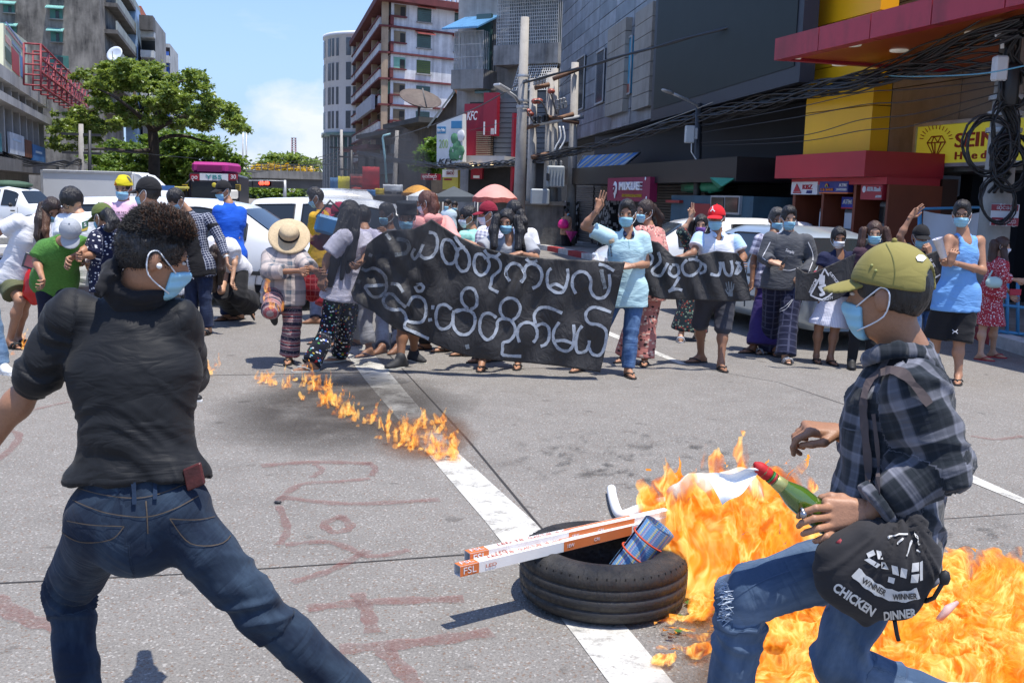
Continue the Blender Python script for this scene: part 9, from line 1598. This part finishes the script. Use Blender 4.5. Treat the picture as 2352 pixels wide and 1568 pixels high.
N_=len(V);mb.add(V+[v+np.array([0,.002,0]) for v in V],[(i*7+j,i*7+j+1,(i+1)*7+j+1,(i+1)*7+j) for i in range(12) for j in range(6)]+[tuple(N_+k for k in (i*7+j,(i+1)*7+j,(i+1)*7+j+1,i*7+j+1)) for i in range(12) for j in range(6)],mat('rag_white',(.82,.82,.82),.85,.03),True);mb.build('rag',Tb)
def tyre_mat():
 m,t,b,o=newmat('tyre_worn');oc=objco(t);sp=t.n('ShaderNodeSeparateXYZ');t.l(oc,sp.inputs[0]);an=t.math('ARCTAN2',sp.outputs[1],sp.outputs[0]);f=t.noise(oc,9,6,.65);d=t.noise(oc,45,4,.7);top=t.ramp(sp.outputs[2],[(.10,0.),(.21,1.)])
 dust=t.math('MULTIPLY',t.math('ADD',t.math('MULTIPLY',top,.5),.15),t.ramp(f,[(.38,0.),(.68,1.)]));setc(t,b.inputs['Base Color'],t.mix(dust,(.014,.014,.015),(.075,.065,.055)));setc(t,b.inputs['Roughness'],t.ramp(d,[(.4,.42),(.6,.75)]))
 lug=t.math('LESS_THAN',t.math('FRACT',t.math('ADD',t.math('MULTIPLY',an,11.5),20)),.10);rg=t.math('MULTIPLY',lug,t.math('GREATER_THAN',sp.outputs[2],.135));dg=t.math('MULTIPLY',t.math('LESS_THAN',t.math('FRACT',t.math('ADD',t.math('ADD',t.math('MULTIPLY',an,9),t.math('MULTIPLY',sp.outputs[2],14)),30)),.07),t.math('LESS_THAN',sp.outputs[2],.12));fine=t.math('MULTIPLY',t.math('SINE',t.math('MULTIPLY',an,420)),.12)
 bump(t,b,t.math('ADD',t.math('SUBTRACT',t.math('MULTIPLY',d,.3),t.math('ADD',rg,dg)),t.math('MULTIPLY',fine,top)),.9,.012);return m
tc_=P(1381,1400,4.02);tc_[2]=0;T=thing('tyre_barricade',tc_,'worn black car tyre lying flat on the road with long boxes across it','tyre');mb=MB();TM=tyre_mat();prof=[(.218,.018),(.235,.006),(.270,.002),(.310,.012),(.333,.030),(.340,.046),(.342,.064),(.336,.067),(.336,.072),(.343,.075),(.344,.108),(.337,.111),(.337,.116),(.344,.119),(.343,.146),(.337,.149),(.337,.154),(.342,.157),(.339,.178),(.330,.196),(.308,.212),(.272,.222),(.236,.217),(.218,.205),(.214,.198),(.226,.190),(.270,.178),(.300,.150),(.305,.110),(.298,.070),(.262,.045),(.222,.034),(.214,.026),(.218,.018)];mb.lathe(tc_,[(r*1.02,z*1.06) for r,z in prof],TM,None,110);mb.build('casing',T)
mb=MB()
for k in range(58):
 a=2*math.pi*k/58;d=np.array([math.cos(a),math.sin(a),0]);tg=np.array([-d[1],d[0],0]);mb.box(tc_+d*.3355+np.array([0,0,.196]),(.010,.004,.026),mat('sipe',(.006,.006,.006),.9,0),(d,tg,(0,0,1)))
mb.build('tread_sipe',T)['kind']='stuff'
CB=mat('carton_white',(.70,.69,.67),.6,.05,6);CO=mat('carton_orange',(.58,.15,.035),.6,.06,6);CI=mat('letter_carton',(.45,.10,.04),.6,.05);CBR=mat('carton_inner',(.02,.018,.016),.9,.1)
def carton(a,b_,lab,w_=.040,roll=0.0,txt=True):
 T=thing('tube_carton',a,lab,'carton');d=unit(b_-a);L_=np.linalg.norm(b_-a);s_=unit(np.cross((0,0,1),d));u_=np.cross(d,s_);s_,u_=s_*math.cos(roll)+u_*math.sin(roll),u_*math.cos(roll)-s_*math.sin(roll)
 if np.dot(s_,CAM-a)<0:s_=-s_
 c=(a+b_)/2;mb=MB();t_=.002
 for (o_,sz) in ((u_*(w_/2),(L_,w_+t_,t_)),(-u_*(w_/2),(L_,w_+t_,t_)),(s_*(w_/2),(L_,t_,w_-t_)),(-s_*(w_/2),(L_,t_,w_-t_))):mb.box(c+o_,sz,CB,(d,s_,u_))
 mb.box(c+d*.02,(L_-.08,w_-.006,w_-.006),CBR,(d,s_,u_));mb.build('carton_sleeve',T);mb=MB();e=w_/2+t_/2+.0008
 for (p0,p1) in ((.0,.085),(.46,.80)):
  mb=MB();pc=a+d*(p0+p1)/2*(L_ if p1>.2 else 1.0);ln=(p1-p0)*(L_ if p1>.2 else 1.0)
  if p1<.2:mb.box(pc+u_*e,(ln,w_,.001),CO,(d,s_,u_));mb.box(pc+s_*e,(ln,.001,w_),CO,(d,s_,u_))
  else:mb.box(pc+s_*e,(ln,.001,w_),CO,(d,s_,u_));mb.box(pc+u_*e+s_*w_*.0-s_*w_*.3,(ln,w_*.25,.001),CO,(d,s_,u_))
  mb.build('orange_band',T)
 if txt:
  mb=MB()
  for (tx,p,wd,hh,up_,m) in (('FSL',.042,.058,.028,0,WHS),('FSL',.042,.058,.024,1,WHS),('LED T8',.20,.12,.022,1,CI),('GLASS TUBE  18',.36,.15,.020,1,CI),('6500K',.475,.05,.012,1,CI),('18W',L_*.49,.035,.016,0,WHS),('CRI',L_*.62,.03,.014,0,WHS),('LED',.14,.05,.014,0,CI)):
   n_=s_ if not up_ else u_;uu=u_ if not up_ else -s_;V,F=text_mesh(tx,hh*1.35,m,a+d*p+n_*(e+.0022),d,uu,n_,.0006,wd,'CENTER',0,.0)
   if len(V):mb.add(V,F,m)
  mb.build('lettering',T)
 return T
def at_z(px,py,z):return G(px,py,z)
carton(at_z(1050,1309,.245),at_z(1528,1194,.262),'white and orange tube carton across the tyre, nearer of the two');carton(at_z(1073,1279,.268),at_z(1532,1179,.285),'second white and orange tube carton lying just behind the nearer one',txt=True)
m,t,b,o_=newmat('mat_weave');oc=objco(t);sp=t.n('ShaderNodeSeparateXYZ');cc=cc_node(t);s2=t.n('ShaderNodeSeparateXYZ');t.l(cc,s2.inputs[0]);fr3=t.math('FRACT',t.math('ADD',t.math('MULTIPLY',t.math('ADD',s2.outputs[0],t.math('MULTIPLY',t.math('SINE',t.math('MULTIPLY',s2.outputs[1],420)),.0007)),21),40));col=t.ramp(fr3,[(0,(.14,.33,.58)),(.30,(.42,.48,.52)),(.40,(.60,.55,.20)),(.50,(.14,.33,.58)),(.66,(.36,.14,.30)),(.72,(.32,.42,.55)),(.88,(.12,.26,.52))],'CONSTANT');setc(t,b.inputs['Base Color'],col);b.inputs['Roughness'].default_value=.6;bump(t,b,t.math('SINE',t.math('MULTIPLY',s2.outputs[1],700)),.12,.003);MWV=m
ra,rb=at_z(1432,1318,.10),at_z(1516,1208,.315);T=thing('rolled_mat',ra,'rolled blue striped plastic mat tied with red cords and leaning in the tyre','mat');d=unit(rb-ra);x_=unit(np.cross(d,(0,1,0)));y_=np.cross(d,x_);V=[];nU,nV=90,8
for j in range(nV+1):
 for i in range(nU+1):th=i/nU*4*2*math.pi;r=.044+.030*(i/nU)+.0015*math.sin(th*3);V.append(ra+(rb-ra)*j/nV+x_*r*math.cos(th)+y_*r*math.sin(th))
me=mesh_from('mat_sheet',A3(V)-ra,np.array([(j*(nU+1)+i,j*(nU+1)+i+1,(j+1)*(nU+1)+i+1,(j+1)*(nU+1)+i) for j in range(nV) for i in range(nU)]),True,[MWV]);a_=me.attributes.new('cc','FLOAT_VECTOR','POINT');cv=np.zeros((len(V),3),np.float32);cv[:,0]=np.tile(np.arange(nU+1)/nU*4*2*math.pi*.065,nV+1);cv[:,1]=np.repeat(np.arange(nV+1)/nV*.27,nU+1);a_.data.foreach_set('vector',cv.ravel());link('mat_sheet',me,T)
for q in (.40,.72):mb=MB();c=ra+(rb-ra)*q;mb.tube([c+(x_*math.cos(t_)+y_*math.sin(t_))*.0785 for t_ in np.linspace(0,2*math.pi,33)],.0045,mat('cord_red',(.50,.06,.02),.7,.3,90),6,False);mb.build('cord',T)
mb=MB();mb.tube([G(*p,.03) for p in smooth_px([(1404,1122),(1408,1145),(1418,1174),(1432,1182),(1470,1168),(1520,1152),(1590,1146),(1640,1140)],5)],.026,mat('foam_white',(.74,.74,.73),.8,.03),12);tag(mb.build('foam_pipe'),'bent white foam pipe lying on the road behind the tyre','pipe')
c=at_z(1640,1150,.36);T=thing('burning_sack',c,'pale woven sack burning at the top of the flaming heap','sack');g2=Field(c-.5,c+.5,.014);g2.cap(at_z(1565,1145,.26),at_z(1720,1132,.31),.075,.085,.05);g2.cap(at_z(1600,1118,.33),at_z(1700,1100,.37),.06,.05,.06);g2.cap(at_z(1700,1150,.15),at_z(1790,1190,.16),.10,.09,.06);V,Q=g2.mesh();V=relax(V,Q,1);N=vnormals(V,Q);V=V+N*(fbm(V*9,3)*.03)[:,None];sdf_obj('sack_cloth',(V,Q),mat('sack_cream',(.70,.62,.50),.9,.15,8),T,None,0,0)
mb=MB()
for k in range(9):rr=random.Random(k+3);p=(1500+rr.random()*250,1370+rr.random()*80);mb.poly([G(p[0]+dx,p[1]+dy,.012+.004*k%.01) for dx,dy in ((-9,0),(0,-5),(12,0),(2,6))],mat('leaf_litter',(.03,.12,.02),.6,.3,9))
o=mb.build('leaf_litter');o['kind']='stuff';o['label']='scattered green leaves on the road beside the burning heap'
mb=MB();a,b_=at_z(2155,1425,.2),at_z(2200,1382,.26);mb.tube([a,(a+b_)/2+np.array([0,0,.01]),b_],[.012,.016,.006],mat('paper_scrap',(.6,.4,.36),.8,.3,20),6);tag(mb.build('paper_scrap'),'scrap of pinkish paper caught in the flames on the right','paper')
for k,(px,py,lab) in enumerate(((638,1152,'tiny black chip of rubbish on the painted road left of the tyre'),)):mb=MB();p=G(px,py,.01);mb.sphere(p,.018,DKM,8,None,(1.3,.7,.4));tag(mb.build('rubbish_chip'),lab,'rubbish')
def fire_mat(name,dens,freq,glow=1.0,stretch=.5,step=.2,lowd=.1):
 """glowing gas: filaments of ridged noise that both emit and veil what is behind them"""
 m=bpy.data.materials.new(name);m.use_nodes=True;t=NT(m.node_tree);m.node_tree.nodes.clear();o=t.n('ShaderNodeOutputMaterial');oc=objco(t);wp=t.noise(t.scale(oc,1,1,.6),freq*.40,2,.5,0,out=1);vm=t.n('ShaderNodeVectorMath',operation='MULTIPLY_ADD');t.l(wp,vm.inputs[0]);vm.inputs[1].default_value=(.34,.34,.5);t.l(oc,vm.inputs[2])
 n=t.noise(t.scale(vm.outputs[0],1,1,stretch),freq,3.0,.6);n2=t.noise(t.scale(vm.outputs[0],1,1,stretch,(3,1,2)),freq*.45,2,.5);rdg=t.math('POWER',t.math('SUBTRACT',1.0,t.math('MULTIPLY',t.math('ABSOLUTE',t.math('SUBTRACT',n,.5)),6.0),clamp=True),1.6);big=t.ramp(n2,[(.38,0.),(.56,1.)])
 d=t.math('MULTIPLY',t.math('ADD',t.math('MULTIPLY',rdg,.85),lowd),t.math('ADD',t.math('MULTIPLY',big,.92),.08));heat=t.math('MULTIPLY',t.math('ADD',t.math('MULTIPLY',rdg,.80),t.math('MULTIPLY',big,.30)),1.0,clamp=True)
 col=t.ramp(heat,[(.0,(.05,.008,.002)),(.28,(.17,.024,.002)),(.48,(.50,.085,.004)),(.68,(.88,.23,.010)),(.86,(1.0,.44,.035)),(1.0,(1.1,.86,.30))]);dd=t.math('MULTIPLY',d,dens)
 em=t.n('ShaderNodeEmission');t.l(col,em.inputs[0]);t.l(t.math('MULTIPLY',dd,glow),em.inputs[1]);ab=t.n('ShaderNodeVolumeAbsorption');ab.inputs[0].default_value=(.25,.08,.03,1);t.l(dd,ab.inputs[1]);ad=t.n('ShaderNodeAddShader');t.l(em.outputs[0],ad.inputs[0]);t.l(ab.outputs[0],ad.inputs[1]);t.l(ad.outputs[0],o.inputs['Volume'])
 try:m.cycles.volume_step_rate=step;m.cycles.homogeneous_volume=False
 except Exception:pass
 return m
def fire(name,lab,lo,hi,h,fill,m,seed=1,lick=.03):
 g2=Field(lo,hi,h);fill(g2,np.random.RandomState(seed));V,Q=g2.mesh();V=relax(V,Q,1);N=vnormals(V,Q);V=V+N*((fbm(V*np.array([11,11,5]),2)+.7*fbm(V*np.array([30,30,12])+9,2))*lick)[:,None];V[:,2]=np.maximum(V[:,2],.012)
 me=mesh_from(name,V-V.mean(0)*np.array([1,1,0]),Q,True,[m]);o=link(name,me);o.location=V.mean(0)*np.array([1,1,0]);o['category']='flames';o['label']=lab;return o
def tongue(g2,p,hgt,r,rs,lean=(0,0)):
 q=[A3(p)];n=4
 for i in range(1,n+1):q.append(q[0]+np.array([lean[0]*i/n+rs.randn()*r*.5,lean[1]*i/n+rs.randn()*r*.3,hgt*i/n]))
 for i in range(n):g2.cap(q[i],q[i+1],r*(1-i/n)**.8+.004,r*(1-(i+1)/n)**.8+.004,.02)
FM1=fire_mat('fire_main',52.0,8.5,.95,.55,.07,.10);FM2=fire_mat('fire_ground',62.0,13.0,1.0,.8,.07,.12);FM3=fire_mat('fire_trail',34.0,16.0,1.1,.4,.2,.10)
def fill1(g2,rs):
 for (x,y,z,r) in ((1640,1240,.14,.19),(1720,1260,.16,.20),(1780,1250,.18,.17),(1600,1320,.08,.12),(1680,1330,.08,.14),(1560,1270,.20,.10),(1650,1180,.24,.12),(1760,1130,.30,.12),(1800,1160,.28,.12),(1740,1310,.12,.14)):c=at_z(x,y,z);g2.cap(c,c,r,r,.08)
 for k in range(60):
  x=1490+rs.rand()*370;y=1120+rs.rand()*220;p=at_z(x,y,.12);top=.16+.20*math.exp(-((x-1700)/120)**2);tongue(g2,p,top+rs.rand()*.14,.035+.03*rs.rand(),rs,(rs.randn()*.05-.03,0))
c=at_z(1680,1240,.2);fire('fire','roaring orange fire engulfing the rubbish heap beside the tyre',(c[0]-.75,c[1]-.75,.0),(c[0]+.7,c[1]+.75,.95),.017,fill1,FM1,4,.035)
def fill2(g2,rs):
 for k in range(150):
  x=1640+rs.rand()*860;y=1335+rs.rand()*300;
  if x<1800 and (y<1430 or x<1700) and rs.rand()<.85:continue
  p=G(x,y,.02);big=.06+.12*min(1,max(0,(x-1750)/400));tongue(g2,p,big*(.5+rs.rand()),.06+.04*rs.rand(),rs,(rs.randn()*.03,0))
 for k in range(70):x=2080+rs.rand()*420;y=1400+rs.rand()*220;p=G(x,y,.07);g2.cap(p,p,.11,.11,.05)
 for k in range(40):x=1480+rs.rand()*260;y=1400+rs.rand()*140;tongue(g2,G(x,y,.01),.02+.05*rs.rand()**2,.009,rs,(.09,0))
 for k in range(30):x=2140+rs.rand()*300;y=1400+rs.rand()*30;tongue(g2,G(x,y,.08),.14+.10*rs.rand(),.05,rs,(rs.randn()*.05,0))
c=G(2050,1480);fire('fire','low spread of bright yellow flames on the road under the striding man',(c[0]-1.1,c[1]-.9,0),(c[0]+1.3,c[1]+.95,.50),.018,fill2,FM2,9,.025)
def trail(pts,n,h0,h1,r0,lean):
 def f(g2,rs):
  for k in range(n):
   i=rs.randint(0,len(pts)-1);t_=rs.rand();x=pts[i][0]+(pts[i+1][0]-pts[i][0])*t_+rs.randn()*15;y=pts[i][1]+(pts[i+1][1]-pts[i][1])*t_+rs.randn()*11;tongue(g2,G(x,y,.01),h0+(h1-h0)*rs.rand()**1.6,r0*(.6+.7*rs.rand()),rs,(lean+rs.randn()*.03,0))
 return f
for k,(pts,n,h0,h1,r0,lab) in enumerate((([(700,880),(740,905),(760,930),(800,950),(850,972)],80,.02,.24,.012,'tall flames of the burning fuel trail nearest the printed trousers'),([(880,985),(920,1010),(960,1030),(1010,1045),(1045,1040)],80,.02,.22,.012,'flames of the fuel trail licking over the white lane line'),([(440,850),(470,852),(500,858)],26,.03,.20,.013,'small flames on the road at the elbow of the man in black'),([(590,872),(630,880),(660,885)],26,.03,.15,.013,'short flames at the far end of the fuel trail'),([(960,985),(1010,975),(1050,1000)],22,.02,.13,.013,'thin orange flames at the right tip of the fuel trail'),([(66,752),(58,790),(50,810)],14,.05,.22,.018,'flames behind the legs of the stooping woman'))):
 q=[G(*p) for p in pts];lo=np.min(q,0)-.25;hi=np.max(q,0)+.25;lo[2]=0;hi[2]=.5;fire('fire',lab,lo,hi,.011,trail(pts,n,h0,h1,r0,.01),FM3,20+k,.012)
st=PEO['straw'];q=[P(610,690,st.Y-.52),P(622,704,st.Y-.56),P(642,712,st.Y-.5),P(612,668,st.Y-.45)];fire('fire','small flames climbing the striped trousers of the straw hat woman',np.min(q,0)-.2,np.max(q,0)+.2,.009,lambda g2,rs:[tongue(g2,p+np.array([.02*i,0,0]),.07+.05*rs.rand(),.014,rs,(.0,0)) for p in q for i in range(2)],FM3,40,.006)
m=bpy.data.materials.new('smoke');m.use_nodes=True;t=NT(m.node_tree);m.node_tree.nodes.clear();o=t.n('ShaderNodeOutputMaterial');oc=objco(t);n=t.noise(t.scale(oc,1,1,.6),2.4,3,.6,.8);d=t.math('MULTIPLY',t.ramp(n,[(.40,0.),(.66,1.)]),3.0);pv=t.n('ShaderNodeVolumePrincipled');pv.inputs['Color'].default_value=(.13,.135,.15,1);t.l(d,pv.inputs['Density']);t.l(pv.outputs[0],o.inputs['Volume'])
try:m.cycles.volume_step_rate=.8
except Exception:pass
g2=Field((-2.9,7.6,.1),(-.2,9.6,2.6),.06)
for (x,y,r) in ((860,820,.22),(860,720,.28),(870,620,.34),(880,520,.38),(850,430,.42),(900,380,.34),(800,560,.30),(780,640,.26),(950,520,.26),(760,420,.26)):c=P(x,y,8.6);g2.cap(c,c,r,r,.2)
V,Q=g2.mesh();V=relax(V,Q,2);me=mesh_from('smoke',V,Q,True,[m]);o=link('smoke',me);tag(o,'thin grey smoke drifting up from the burning trail before the banner','smoke',None,'stuff')
SC.cycles.volume_max_steps=220
